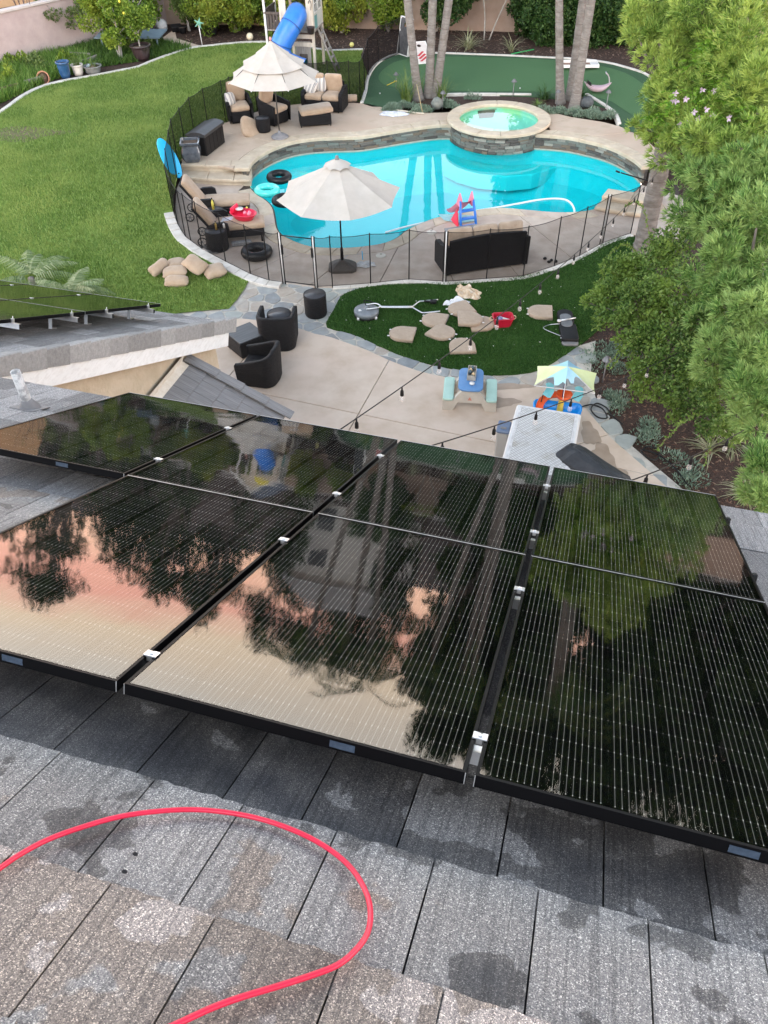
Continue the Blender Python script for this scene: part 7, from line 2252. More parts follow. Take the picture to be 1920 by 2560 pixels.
# storage bin left of it
x, y, z = L['bin'][0]
t = thing('storage_bin', 'small grey bin with blue lid beside the hot tub', 'bin', (x - .02, y, .012), R(-16))
mb = MB(); mb.box((0, 0, .27), (.20, .28, .54), ch=.02); mb.build('body', mat('bin_body', (.42, .42, .41), rough=.6), t)
mb = MB(); mb.box((0, 0, .57), (.23, .32, .06), ch=.02); mb.build('lid', mat('bin_lid', (.10, .15, .24), (.14, .19, .29), scale=6, rough=.5), t)
mb = MB(); mb.box((0, -.06, .605), (.10, .05, .02), ch=.006); mb.build('handle', M_grey, t)
# grill under its cover
g4 = [Vector(p) for p in L['grill']]
t = thing('grill_cover', 'grill hidden under a dark grey fabric cover beside the hot tub', 'grill', (3.26, 9.28, .012), R(-52))
mb = MB()
rows = [(0, .70, .34), (.45, .68, .33), (.80, .66, .32), (.93, .62, .26), (1.02, .56, .10), (1.03, .54, .02)]
vs = []; fs = []
for zz, hx, hy in rows:
    q_ = []
    for k in range(24):
        a_ = 2 * PI * k / 24
        cx_ = math.copysign(abs(math.cos(a_)) ** .35, math.cos(a_)); sy_ = math.copysign(abs(math.sin(a_)) ** .35, math.sin(a_))
        w_ = .02 * math.sin(k * 2.7 + zz * 3) * (1 if zz < .9 else .3)
        q_.append((hx * cx_ + w_, hy * sy_ + w_, zz + .012 * math.sin(k * 1.9)))
    vs += q_
for i in range(len(rows) - 1):
    for k in range(24): fs.append((i * 24 + k, i * 24 + (k + 1) % 24, i * 24 + 24 + (k + 1) % 24, i * 24 + 24 + k))
fs.append(tuple(range(5 * 24, 6 * 24)))
mb.add(vs, fs, False); mb.build('cover', mat('cover_fabric', (.018, .02, .023), (.035, .038, .043), scale=5, rough=.6, bump=.3, bscale=9), t)
mb = MB(); mb.tube([(.70, .2, .85), (.74, .05, .6), (.73, -.1, .3)], .012, 6); mb.build('strap', M_whitep, t)
# hoses on the paving
for pts_, lab in (([(3.75, 12.05), (3.95, 12.1), (4.12, 11.95), (4.15, 11.7), (3.98, 11.72), (3.9, 11.95), (4.05, 12.15), (4.2, 12.0), (4.25, 11.75), (4.4, 11.5)], 'black hose coiled on the flagstones beside the water table'),
                  ([(4.55, 10.75), (4.7, 10.85), (4.85, 10.7), (4.75, 10.5), (4.6, 10.55), (4.55, 10.75), (4.8, 10.65), (5.0, 10.3), (5.1, 9.8)], 'black hose coiled at the edge of the mulch bed nearer the house')):
    mb = MB(); mb.tube(smooth_line([(p_[0], p_[1], .02 + .008 * (i % 3)) for i, p_ in enumerate(pts_)], 5), .014, 6)
    tag(mb.build('black_hose', M_rubber), lab, 'hose')

# ---- path lights
pl_me = []
mb = MB(); mb.lathe([(.014, -.05), (.014, .50)], 8); pl_me.append(mb.mesh('stem')); pl_me[0].materials.append(M_grey)
mb = MB(); mb.lathe([(.10, .46), (.095, .47), (.05, .53), (.012, .56), (0, .565)], 16); pl_me.append(mb.mesh('hood')); pl_me[1].materials.append(mat('hood_metal', (.12, .12, .125), (.18, .18, .185), scale=9, rough=.45, metal=.4))
def path_light(label, loc, s=1.0):
    t = thing('path_light', label, 'path light', loc, 0, 'mushroom path lights'); t.scale = (s, s, s)
    share('stem', pl_me[0], t); share('hood', pl_me[1], t)
path_light('mushroom path light in the mulch beside the water table', L['pathlight'][0], 1.0)
for k, lab in (('pl1', 'mushroom path light left of the three palm trunks'), ('pl2', 'mushroom path light standing by the kerb behind the spa'), ('pl3', 'mushroom path light right of the three palm trunks'), ('pl4', 'mushroom path light left of the two palm trunks'), ('pl5', 'mushroom path light near the pink rocking toy')):
    path_light(lab, L[k][0], .95)
# garden speakers shaped like rocks
def rock(name, label, loc, d, mt, seed, cat):
    rd = random.Random(seed)
    mb = MB(); n = 10
    for_ = [(math.sin(PI * i / 6), -math.cos(PI * i / 6)) for i in range(7)]
    mb.lathe([(d[0] * max(r_, .001), d[2] * (z_ + 1) / 2) for r_, z_ in for_], n, sx=1, sy=d[1] / d[0])
    mb.v = [(x_ * (1 + rd.uniform(-.14, .14)), y_ * (1 + rd.uniform(-.14, .14)), z_ * (1 + rd.uniform(-.08, .08))) for x_, y_, z_ in mb.v]
    return tag(mb.build(name, mt, None, (loc[0], loc[1], loc[2] - .03)), label, cat)
M_rock = mat('rock_green', (.12, .14, .13), (.20, .22, .20), scale=9, rough=.8, bump=.4)
rock('garden_speaker', 'grey green rock shaped speaker beside the three palm trunks', L['rock1'][0], (.20, .17, .38), M_rock, 3, 'speaker')
rock('garden_speaker', 'dark rock shaped speaker beside the two palm trunks', L['rock2'][0], (.24, .18, .36), mat('rock_dark', (.05, .06, .065), (.09, .10, .105), scale=9, rough=.8), 4, 'speaker')
# pink rocking toy
x, y, z = L['toy'][0]
t = thing('rocking_toy', 'pink whale shaped rocking toy on the putting green', 'rocking toy', (x, y, UP + .012), R(-10))
mb = MB()
vs = []; fs = []
nn_ = 12
for i in range(nn_ + 1):
    tt_ = i / nn_; xx = -.45 + .9 * tt_
    zb = .03 + .30 * (abs(tt_ - .5) * 2) ** 2.4; ht = .20 * math.sin(PI * tt_) ** .6 + .01; wd = .15 * math.sin(PI * tt_) ** .5 + .02
    for k in range(8):
        a_ = 2 * PI * k / 8
        vs.append((xx, wd * math.cos(a_), zb + ht / 2 + ht / 2 * math.sin(a_)))
for i in range(nn_):
    for k in range(8): fs.append((i * 8 + k, i * 8 + (k + 1) % 8, i * 8 + 8 + (k + 1) % 8, i * 8 + 8 + k))
fs += [tuple(range(8)), tuple(reversed(range(nn_ * 8, nn_ * 8 + 8)))]
mb.add(vs, fs, True); mb.build('body', mat('pale_pink', (.42, .30, .35), (.48, .37, .41), scale=4, rough=.5), t)
mb = MB(); mb.box((-.28, 0, .30), (.20, .26, .03), ch=.01, M=Matrix.Rotation(R(35), 4, 'Y')); mb.build('seat', M_blackp, t)
mb = MB(); mb.tube(smooth_line([(.38, 0, .30), (.34, 0, .48), (.25, 0, .60), (.22, 0, .62)], 4), .02, 8); mb.tube([(.22, -.13, .62), (.22, .13, .62)], .018, 8); mb.build('handle', mat('toy_grey', (.35, .33, .34), rough=.5), t)
# cornhole boards
def cornhole(label, M_, face_mt, logo=None):
    t = thing('cornhole_board', label, 'cornhole board', (0, 0, 0), 0, 'cornhole boards'); t.matrix_world = M_
    w_, h_ = .61, 1.22
    mb = MB()
    hole = [(.076 * math.cos(a_), h_ / 2 - .23 + .076 * math.sin(a_)) for a_ in np.linspace(0, 2 * PI, 16, endpoint=False)]
    rim = []
    for k in range(16):
        p_, q_ = hole[k], hole[(k + 1) % 16]
    # plate round the hole as a ring of quads out to the border
    bor = []
    for a_ in np.linspace(0, 2 * PI, 16, endpoint=False):
        c_, s_ = math.cos(a_), math.sin(a_); k_ = min(w_ / 2 / max(abs(c_), 1e-6), .23 / max(abs(s_), 1e-6))
        bor.append((c_ * k_, h_ / 2 - .23 + s_ * k_))
    vs = [(p_[0], p_[1], .0) for p_ in hole] + [(p_[0], p_[1], .0) for p_ in bor]
    mb.add(vs, [(k, 16 + k, 16 + (k + 1) % 16, (k + 1) % 16) for k in range(16)])
    mb.add([(-w_ / 2, -h_ / 2, 0), (w_ / 2, -h_ / 2, 0), (w_ / 2, h_ / 2 - .46, 0), (-w_ / 2, h_ / 2 - .46, 0)], [(0, 1, 2, 3)])
    mb.build('deck', face_mt, t)
    for c_, d_ in (((0, -h_ / 2, -.04), (w_ + .04, .03, .10)), ((0, h_ / 2, -.04), (w_ + .04, .03, .10)), ((-w_ / 2, 0, -.04), (.03, h_, .10)), ((w_ / 2, 0, -.04), (.03, h_, .10))):
        mb = MB(); mb.box(c_, d_, ch=.004); mb.build('rim_board', M_white, t)
    if logo:
        for pts_ in logo:
            mb = MB(); mb.prism(pts_, .001, .004); mb.build('painted_mark', mat('mark_red', (.45, .04, .05), rough=.7), t)
    return t
x, y, z = L['corn1'][0]
cornhole('cornhole board with white rim standing upright against the mesh fence', Matrix.Translation((x - .02, y + .15, UP + .62)) @ Matrix.Rotation(R(-52), 4, 'Z') @ Matrix.Rotation(R(80), 4, 'X'), mat('dark_board', (.05, .05, .055), (.09, .09, .095), scale=7, rough=.7))
x, y, z = L['corn2'][0]
logo = [[(-.18 + .32 * (1 - abs(k)) * 0 + dx, -.45 + i * .10), (dx - .02, -.45 + i * .10 + .02), (dx + .14, -.40 + i * .10), (dx + .0, -.44 + i * .10 + .05)] for i, (k, dx) in enumerate(((0, -.05), (0, -.1), (0, .0), (0, -.08)))]
logo = [[(-.2, -.50), (-.12, -.52), (.16, -.30), (.10, -.24)], [(-.22, -.34), (-.14, -.38), (.14, -.14), (.08, -.08)], [(-.22, -.18), (-.14, -.22), (.10, .02), (.03, .06)], [(.02, -.52), (.10, -.52), (.20, -.40), (.14, -.36)]]
cornhole('cornhole board with red painted marks lying tilted behind the palm trunks', Matrix.Translation((x, y + .55, UP + .25)) @ Matrix.Rotation(R(14), 4, 'Z') @ Matrix.Rotation(R(20), 4, 'X'), mat('pale_board', (.60, .54, .50), (.68, .63, .58), scale=5, rough=.7), logo)
x, y, z = L['sandbox'][0]
t = cornhole('upturned cornhole board lying flat on the back of the putting green', Matrix.Translation((x, y, UP + .10)) @ Matrix.Rotation(R(88), 4, 'Z') @ Matrix.Rotation(R(180), 4, 'X'), mat('brown_board', (.22, .13, .09), (.32, .20, .14), scale=6, rough=.8))
t.scale = (1, 1.04, 1)
mb = MB(); mb.box((-.12, .46, -.06), (.30, .22, .04), ch=.01); mb.build('white_pad', M_whitep, t)
# golf club and pool pole by the towel
mb = MB(); mb.tube(smooth_line([(.55, 27.62, UP + .03), (.85, 27.5, UP + .03), (1.3, 27.28, UP + .03), (1.5, 27.2, UP + .04)], 4), .022, 8)
tag(mb.build('foam_pole', mat('pale_pole', (.62, .56, .46), rough=.6)), 'pale curved pole lying on the upper deck behind the towel', 'pole')
mb = MB(); mb.tube([(1.45, 27.25, UP + .05), (1.28, 27.9, UP + .7)], .010, 6)
tag(mb.build('garden_stake', mat('stake', (.45, .36, .20), rough=.8)), 'thin tan stake leaning from the reeds by the towel', 'stake')
mb = MB(); mb.tube([(.35, 30.2, UP + .02), (.62, 30.55, UP + .03)], .012, 6); mb.box((.66, 30.6, UP + .03), (.10, .05, .05), ch=.01)
tag(mb.build('golf_club', mat('yellow_club', (.65, .50, .05), rough=.5)), 'short yellow putter lying on the left of the putting green', 'golf club')
mb = MB(); mb.lathe([(0, -.021), (.021, 0), (0, .021)], 8)
for k, (x, y) in enumerate(((4.9, 29.6), (.1, 29.3), (2.2, 29.7))):
    o = share('golf_ball', None) if False else MB().lathe([(.001, -.024), (.017, -.017), (.024, 0), (.017, .017), (.001, .024)], 8).build('golf_ball', M_whitep, None, (x, y, UP + .033))
    tag(o, ['white golf ball on the putting green right of the path light', 'white golf ball at the left fringe of the putting green', 'white golf ball between palms and kerb on the putting green'][k], 'golf ball', 'golf balls')

# ================================================================ PLAYSET
PX0 = (-2.62, 32.35, UP)
t = thing('playset', 'wooden play tower with blue tube slide, ladder and gabled roof', 'playset', PX0, R(-12))
M_wood = mat('pale_wood', (.50, .45, .37), (.62, .57, .48), scale=2.2, rough=.8, stretch=(8, 8, 1), bump=.2, bscale=12)
M_woodd = mat('dark_wood', (.06, .048, .042), (.11, .092, .08), scale=3, rough=.8, stretch=(8, 8, 1))
M_woodg = mat('grey_wood', (.22, .20, .18), (.32, .30, .27), scale=3, rough=.85, stretch=(8, 8, 1))
M_sage = mat('sage_panel', (.42, .45, .42), (.50, .53, .49), scale=3, rough=.7)
M_proof = mat('playset_roof', (.10, .13, .18), (.15, .18, .24), scale=5, rough=.7)
hx, hy = .56, .60
PZ = 1.36
for sx in (-1, 1):
    for sy in (-1, 1):
        mb = MB(); mb.box((sx * hx, sy * hy, 1.32), (.09, .09, 2.64), ch=.008); mb.build('post', M_wood, t)
mb = MB(); mb.box((0, 0, PZ), (2 * hx + .10, 2 * hy + .10, .06)); mb.build('deck', M_woodg, t)
# front wall boards with the slide opening
for x_, w_ in ((-.44, .16), (.44, .16)):
    mb = MB(); mb.box((x_, -hy - .02, PZ + .62), (w_, .03, 1.22), ch=.004); mb.build('wall_board', M_wood, t)
mb = MB(); mb.box((0, -hy - .018, PZ + 1.10), (.74, .03, .26), ch=.004); mb.build('wall_board', M_wood, t)
for z_ in (.95, 1.20):
    mb = MB(); mb.box((0, -hy - .02, z_), (2 * hx, .03, .13), ch=.004); mb.build('wall_board', M_wood, t)
mb = MB(); mb.box((.16, -hy - .0, .62), (.56, .02, .86)); mb.build('lower_panel', M_woodg, t)
mb = MB(); mb.box((.16, -hy - .014, .50), (.30, .008, .30)); mb.build('dark_window', M_woodd, t)
# right wall with two mullioned windows
mb = MB(); mb.box((hx + .02, 0, PZ + .58), (.03, 2 * hy, 1.10)); mb.build('side_wall', M_sage, t)
for yy in (-.28, .26):
    w_t = MB(); w_t.box((hx + .038, yy, PZ + .80), (.008, .34, .52)); wo2 = w_t.build('window', mat('window_dark', (.05, .07, .06), rough=.2), t)
    for c_, d_ in (((hx + .045, yy - .17, PZ + .80), (.02, .03, .56)), ((hx + .045, yy + .17, PZ + .80), (.02, .03, .56)), ((hx + .045, yy, PZ + .80), (.02, .02, .56)), ((hx + .045, yy, PZ + .54), (.02, .36, .03)), ((hx + .045, yy, PZ + 1.06), (.02, .36, .03)), ((hx + .045, yy, PZ + .80), (.02, .36, .02))):
        mb = MB(); mb.box(c_, d_); mb.build('mullion', M_white, wo2)
mb = MB(); mb.box((hx + .04, -.28, PZ + .24), (.012, .30, .40)); mb.build('panel_frame', mat('teal_trim', (.12, .30, .30), rough=.6), t)
# porch on the left: posts, dark railing
for yy in (-hy, hy):
    mb = MB(); mb.box((-1.15, yy, 1.32), (.07, .07, 2.64), ch=.006); mb.build('post', M_white, t)
mb = MB(); mb.box((-.86, 0, PZ), (.55, 2 * hy, .05)); mb.build('deck', M_woodg, t)
for k in range(5):
    mb = MB(); mb.box((-1.05 + k * .11, -hy, PZ + .26), (.075, .02, .48)); mb.build('baluster', M_woodd, t)
for k in range(9):
    mb = MB(); mb.box((-1.15, -hy + .10 + k * .125, PZ + .30), (.02, .10, .52)); mb.build('baluster', M_woodd, t)
mb = MB(); mb.box((-.86, -hy - .01, PZ + .52), (.66, .05, .07)); mb.build('rail', M_woodd, t)
mb = MB(); mb.box((-1.15, 0, PZ + .58), (.05, 2 * hy, .06)); mb.build('rail', M_woodd, t)
# roof: gable facing the yard
zr0, zr1 = 2.60, 3.25
for s in (-1, 1):
    mb = MB()
    x0_, x1_ = (-.30, -1.35) if s < 0 else (-.30, .80)
    vs = [(x0_, -.80, zr1), (x1_, -.80, zr0 - .03), (x1_, .80, zr0 - .03), (x0_, .80, zr1)]
    mb.add(vs + [(p_[0], p_[1], p_[2] - .04) for p_ in vs], [(0, 1, 2, 3), (7, 6, 5, 4), (0, 4, 5, 1), (1, 5, 6, 2), (2, 6, 7, 3), (3, 7, 4, 0)]); mb.build('roof_side', M_proof, t)
    mb = MB(); vs = [(x0_, -.82, zr1 - .01), (x1_, -.82, zr0 - .04), (x1_, -.82, zr0 - .16), (x0_, -.82, zr1 - .13)]
    mb.add(vs + [(p_[0], -.79, p_[2]) for p_ in vs], [(3, 2, 1, 0), (4, 5, 6, 7), (0, 1, 5, 4), (1, 2, 6, 5), (2, 3, 7, 6), (3, 0, 4, 7)]); mb.build('barge_board', M_white, t)
mb = MB(); vs = [(-1.1, -.70, zr0 - .08), (.58, -.70, zr0 - .08), (-.28, -.70, zr1 - .10)]
mb.add(vs + [(p_[0], -.67, p_[2]) for p_ in vs], [(0, 1, 2), (5, 4, 3), (0, 3, 4, 1), (1, 4, 5, 2), (2, 5, 3, 0)]); mb.build('gable', M_wood, t)
mb = MB()
mb.add([(.0, -.71, zr0 - .03)] + [(.34 * math.cos(a_), -.71, zr0 - .03 + .30 * math.sin(a_)) for a_ in np.linspace(0, PI, 12)], [(0, k, k + 1) for k in range(1, 12)]); mb.build('sunburst', mat('sun_yellow', (.80, .70, .05), rough=.6), t)
# tube slide in three moulded sections
path = smooth_line([(.02, -hy + .02, PZ + .52), (.02, -.82, PZ + .46), (-.12, -1.12, PZ + .20), (-.34, -1.34, PZ - .14), (-.42, -1.42, PZ - .42), (-.30, -1.46, PZ - .72), (.02, -1.36, PZ - .92), (.36, -1.34, PZ - 1.02)], 5)
n_s = len(path)
cuts = [0, 9, 17, 26, n_s - 1]
for k in range(4):
    seg_ = path[cuts[k]:cuts[k + 1] + 1]
    mb = MB(); mb.tube(seg_, [.36 - .004 * (i == 0) for i in range(len(seg_))], 20, cap=False); so = mb.build('tube_section', M_blue, t)
    mb = MB(); p0, p1 = Vector(seg_[0]), Vector(seg_[1])
    mb.tube([p0 - (p1 - p0).normalized() * .018, p0 + (p1 - p0).normalized() * .018], .372, 20, cap=False); mb.build('flange', mat('dark_blue', (.015, .08, .30), rough=.4), so)
mb = MB(); seg_ = path[-4:]; mb.tube(seg_, .345, 20, cap=False); mb.build('tube_liner', mat('slide_inside', (.0, .12, .14), rough=.5), t)
# ladder at the right
for s in (0, .42):
    mb = MB(); mb.tube([(hx + .10, -.30 + s, PZ + .02), (hx + .72, -.34 + s, .02)], .035, 6); mb.build('ladder_rail', M_woodg, t)
for k in range(5):
    f_ = (k + .6) / 5.4
    mb = MB(); mb.box((hx + .10 + .62 * f_, -.10, PZ - (PZ - .02) * f_), (.10, .42, .03)); mb.build('rung', M_woodg, t)
mb = MB(); mb.lathe([(.10, 0), (.14, .20), (.15, .21), (.13, .21), (.10, .05), (0, .05)], 16, c=(hx - .02, -hy - .20, PZ - .02)); mb.build('bucket', mat('bucket', (.045, .035, .035), rough=.5), t)
mb = MB(); mb.tube(smooth_line([(hx - .10, -hy - .05, PZ + .85), (hx - .04, -hy - .06, PZ + .95), (hx + .01, -hy - .06, PZ + .85), (hx - .02, -hy - .06, PZ + .66)], 4), .009, 6); mb.build('hook', M_black, t)

# ================================================================ BACK GARDEN: walls, pots, odds and ends
M_wall = mat('garden_wall', (.36, .26, .20), (.42, .315, .25), scale=2.5, rough=.95, bump=.3, bscale=20)
M_wallp = mat('garden_wall_mauve', (.47, .37, .36), (.54, .44, .42), scale=2.5, rough=.95, bump=.3, bscale=20)
M_cap = mat('wall_cap', (.56, .50, .47), (.64, .58, .55), scale=4, rough=.9)
def wall_run(label, pts, h, th, mt, capm, z0=UP - .1):
    t = thing('garden_wall', label, 'wall')
    for a_, b_ in zip(pts[:-1], pts[1:]):
        d_ = Vector((b_[0] - a_[0], b_[1] - a_[1], 0)); L_ = d_.length; an = math.atan2(d_.y, d_.x)
        mid = ((a_[0] + b_[0]) / 2, (a_[1] + b_[1]) / 2)
        mb = MB(); mb.box((mid[0], mid[1], z0 + h / 2), (L_ + th * .4, th, h), an); mb.build('wall_section', mt, t)
        n_ = max(1, int(L_ / 1.6))
        for k in range(n_):
            f_ = (k + .5) / n_
            mb = MB(); mb.box((a_[0] + d_.x * f_, a_[1] + d_.y * f_, z0 + h + .045), (L_ / n_ - .012, th + .10, .09), an, ch=.015); mb.build('cap_stone', capm, t)
wall_run('mauve stucco garden wall with pale cap at the far left', [(-19, 29.2), (-14.2, 33.1), (-10.4, 37.6), (-9.0, 39.3)], 1.75, .2, M_wallp, M_cap)
wall_run('tan stucco garden wall behind the hedges', [(-8.9, 39.3), (-5.4, 38.95), (-.4, 38.0), (5.6, 37.15), (12, 36.2), (20, 35)], 1.95, .2, M_wall, M_cap)
x, y, z = L['ball_cream'][0]
mb = MB(); mb.lathe([(.001, -.14), (.075, -.12), (.12, -.07), (.14, 0), (.12, .07), (.075, .12), (.001, .14)], 18)
tag(mb.build('ball', mat('cream_ball', (.66, .60, .44), rough=.5), None, (x, y + .1, UP + .14)), 'cream ball lying on the kerb behind the lawn', 'ball')
mb = MB(); mb.lathe([(.001, -.09), (.05, -.075), (.08, -.04), (.09, 0), (.08, .04), (.05, .075), (.001, .09)], 16)
tag(mb.build('ball', mat('yellow_ball', (.72, .66, .22), rough=.5), None, (L['ball_yellow'][0][0], L['ball_yellow'][0][1] + .15, UP + .12)), 'small yellow ball by the kerb right of the playset', 'ball')
def pot(label, loc, r, h, mt, lip=1.12, soil=True, seg=20, prof=None):
    t = thing('plant_pot', label, 'pot', loc)
    p_ = prof or [(r * .70, 0), (r * .86, h * .3), (r * .98, h * .8), (r, h * .88), (r * lip, h * .9), (r * lip, h), (r * .95, h), (r * .9, h * .86), (0, h * .86)]
    mb = MB(); mb.lathe(p_, seg); mb.build('vessel', mt, t)
    if soil:
        mb = MB(); mb.lathe([(r * .9, h * .86), (0, h * .9)], seg); mb.build('soil', M_soil, t)
    return t
M_potd = mat('plum_glaze', (.035, .022, .024), (.06, .04, .042), scale=5, rough=.3, coat=.4)
pot('large dark plum glazed pot holding the small citrus', L['pot_big'][0], .36, .50, M_potd)
pot('tall blue glazed pot at the lawn kerb', L['pot_blue'][0], .22, .56, mat('blue_glaze', (.02, .07, .17), (.04, .11, .24), scale=5, rough=.25, coat=.5))
pot('white ribbed pot with grass beside the blue pot', L['pot_white'][0], .20, .36, mat('white_pot', (.62, .58, .52), (.70, .66, .60), scale=6, rough=.7))
pot('wide grey bowl planter at the lawn kerb', L['pot_bowl'][0], .30, .26, mat('grey_bowl', (.16, .165, .16), (.22, .225, .22), scale=7, rough=.7))
pot('broken terracotta pot lying among the weeds', (L['pot_terra'][0][0], L['pot_terra'][0][1] + .1, UP + .08), .20, .28, mat('terracotta', (.40, .19, .11), (.48, .25, .16), scale=6, rough=.85)).rotation_euler = (R(70), R(20), 0)
pot('black nursery pot under the clipped citrus', (-6.7, 37.3, UP), .20, .26, M_blackp)
pot('small black nursery pot beside the white bag', (-8.0, 37.6, UP), .17, .22, M_blackp)
mb = MB(); mb.lathe([(.001, 0), (.12, .01), (.14, .12), (.10, .24), (.05, .27), (.05, .30)], 14)
tag(mb.build('watering_jug', mat('pale_jug', (.42, .52, .60), rough=.5), None, (L['pot_white'][0][0] + .30, L['pot_white'][0][1] + .25, UP), (0, R(14), 0)), 'pale blue jug between the white pot and the grey bowl', 'jug')
x, y, z = L['bag_white'][0]
rock('sack', 'white bulging sack at the end of the garden path', (x, y, UP), (.26, .22, .48), mat('sack_white', (.62, .62, .62), (.72, .72, .72), scale=6, rough=.8, bump=.5, bscale=8), 8, 'sack')
mb = MB(); mb.box((0, 0, .14), (.42, .30, .20), ch=.02, M=Matrix.Rotation(R(14), 4, 'X')); tag(mb.build('black_crate', M_blackp, None, (x + .62, y - .1, UP), (0, 0, R(20))), 'black crate leaning beside the white sack', 'crate')
for k, (a_, b_) in enumerate((((-13.6, 29.2), (-12.5, 30.5)), ((-12.4, 30.7), (-11.9, 31.3)), ((-11.0, 33.0), (-10.6, 33.8)), ((-12.0, 34.3), (-10.9, 34.0)))):
    d_ = Vector((b_[0] - a_[0], b_[1] - a_[1], 0))
    mb = MB(); mb.box(((a_[0] + b_[0]) / 2, (a_[1] + b_[1]) / 2, UP + .12), (d_.length, .05, .20), math.atan2(d_.y, d_.x), ch=.006)
    tag(mb.build('timber_edging', M_woodg if k else mat('brown_board2', (.16, .10, .075), (.22, .15, .11), scale=4, rough=.85)), ['long brown timber edging board in front of the weeds at the left edge', 'short timber edging board beside the broken terracotta pot', 'grey timber board lying behind the grey bowl planter', 'pale timber board lying behind the weeds near the loose tree'][k], 'board', 'timber edging boards')
mb = MB(); mb.box((-9.7, 35.9, UP + .40), (2.6, 1.3, .04), R(-4)); mb.box((-10.8, 35.5, UP + .2), (.06, .06, .4)); mb.box((-8.6, 35.4, UP + .2), (.06, .06, .4)); mb.box((-10.8, 36.4, UP + .2), (.06, .06, .4)); mb.box((-8.6, 36.3, UP + .2), (.06, .06, .4))
tag(mb.build('garden_table', mat('blue_table', (.14, .20, .24), (.19, .25, .29), scale=5, rough=.6)), 'faded blue low table half hidden behind the lemon tree', 'table')
x, y, z = L['star'][0]
t = thing('garden_ornament', 'small teal star ornament on a pale stake in the mulch', 'ornament', (x, y, UP - .03))
mb = MB(); mb.tube([(0, 0, 0), (-.02, 0, .75)], .018, 6); mb.build('stake', M_white, t)
mb = MB(); mb.add([((.22 if k % 2 == 0 else .07) * math.cos(PI * k / 5), -.02, .80 + (.22 if k % 2 == 0 else .07) * math.sin(PI * k / 5)) for k in range(10)] + [(0, -.06, .80), (0, .02, .80)], [(k, (k + 1) % 10, 10) for k in range(10)] + [((k + 1) % 10, k, 11) for k in range(10)]); mb.build('star', mat('teal_leaf', (.16, .40, .30), (.22, .48, .36), scale=8, rough=.6), t)
# green rod in the mulch
mb = MB(); mb.tube([(5.1, 33.6, UP + .05), (6.0, 33.9, UP + .12)], .022, 6); tag(mb.build('garden_rod', mat('green_rod', (.02, .28, .08), rough=.5)), 'bright green rod lying in the mulch behind the putting green', 'rod')

# ================================================================ STRING LIGHTS
def string_lights(label, a_, b_, sag, n, px=None, start=.0, stop=1.0):
    a_, b_ = Vector(a_), Vector(b_)
    t = thing('string_lights', label, 'string lights', tuple(a_), 0, 'strings of bulb lights')
    P_ = []
    for i in range(41):
        f_ = i / 40
        p_ = (b_ - a_) * f_; p_.z -= sag * 4 * f_ * (1 - f_)
        P_.append(p_)
    mb = MB(); mb.tube(P_, .0056, 6); mb.build('cable', M_black, t)
    for k in range(n):
        f_ = start + (stop - start) * (k + .5) / n
        p_ = (b_ - a_) * f_; p_.z -= sag * 4 * f_ * (1 - f_)
        mb = MB(); mb.lathe([(.007, 0), (.009, -.035), (.016, -.045), (.018, -.095), (.015, -.10), (0, -.10)], 10, c=tuple(p_)); so = mb.build('socket', M_blackp, t)
        mb = MB(); mb.lathe([(.012, -.10), (.025, -.125), (.027, -.145), (.017, -.168), (.001, -.174)], 10, c=tuple(p_)); mb.build('bulb', M_bulb, so)
mt_, nt_, out_ = nodes('bulb_glass')
p_ = N(nt_, 'ShaderNodeBsdfPrincipled', Roughness=.08); p_.inputs['Base Color'].default_value = (.75, .70, .66, 1); p_.inputs['Alpha'].default_value = .22
nt_.links.new(p_.outputs[0], out_.inputs[0]); M_bulb = mt_
string_lights('string of bulbs from the eave across patio and turf to the thick trunk', (-.42, 4.92, 5.14), (6.05, 17.42, 2.24), .28, 16)
string_lights('string of bulbs from the eave over the hot tub into the shrubs', (.22, 4.72, 5.14), (4.62, 10.5, 2.21), .10, 7, stop=.86)
string_lights('short string of bulbs at the right end of the solar panels', (1.75, 4.35, 5.10), (4.06, 7.0, 3.46), .05, 3)

# ================================================================ VEGETATION
def unit(n):
    v = rng.normal(size=(n, 3))
    return v / np.linalg.norm(v, axis=1)[:, None]
def shell_points(clumps, per, sub=16, srad=.38, seed=0):
    """points spread over small sub-clumps that sit round each clump, with the way out"""
    P = []; D = []
    for c in clumps:
        x, y, z, r = c[:4]
        n = max(4, int(sub * (.5 + r)))
        o = unit(n) * (r * (.45 + .55 * rng.random(n)))[:, None]
        for q in o:
            m_ = max(3, int(per * r * r * 4 / n * (.6 + .8 * rng.random())))
            s = unit(m_)
            s[:, 2] = s[:, 2] * .8 + .15
            rr_ = r * srad * (.55 + .45 * rng.random(m_) ** .5)
            P.append(np.array([x, y, z]) + q + s * rr_[:, None])
            d = s * .8 + q / max(r, .05) * .5 + np.array([0, 0, .25])
            D.append(d / np.linalg.norm(d, axis=1)[:, None])
    return np.concatenate(P), np.concatenate(D)
def leaves(P, D, ln, wd, spread=.9, droop=.0):
    n = len(P)
    d = D + unit(n) * spread
    d[:, 2] -= droop
    d /= np.linalg.norm(d, axis=1)[:, None]
    s = np.cross(d, unit(n)); s /= np.maximum(np.linalg.norm(s, axis=1), 1e-6)[:, None]
    l = (ln * (.6 + .7 * rng.random(n)))[:, None]; w = (wd * (.7 + .6 * rng.random(n)))[:, None]
    V = np.empty((n, 4, 3))
    V[:, 0] = P; V[:, 1] = P + d * l * .5 + s * w; V[:, 2] = P + d * l; V[:, 3] = P + d * l * .5 - s * w
    return V.reshape(-1, 3)
def tufts(P, D, k, ln, wd, spread=.75):
    return leaves(np.repeat(P, k, 0), np.repeat(D, k, 0), ln, wd, spread)
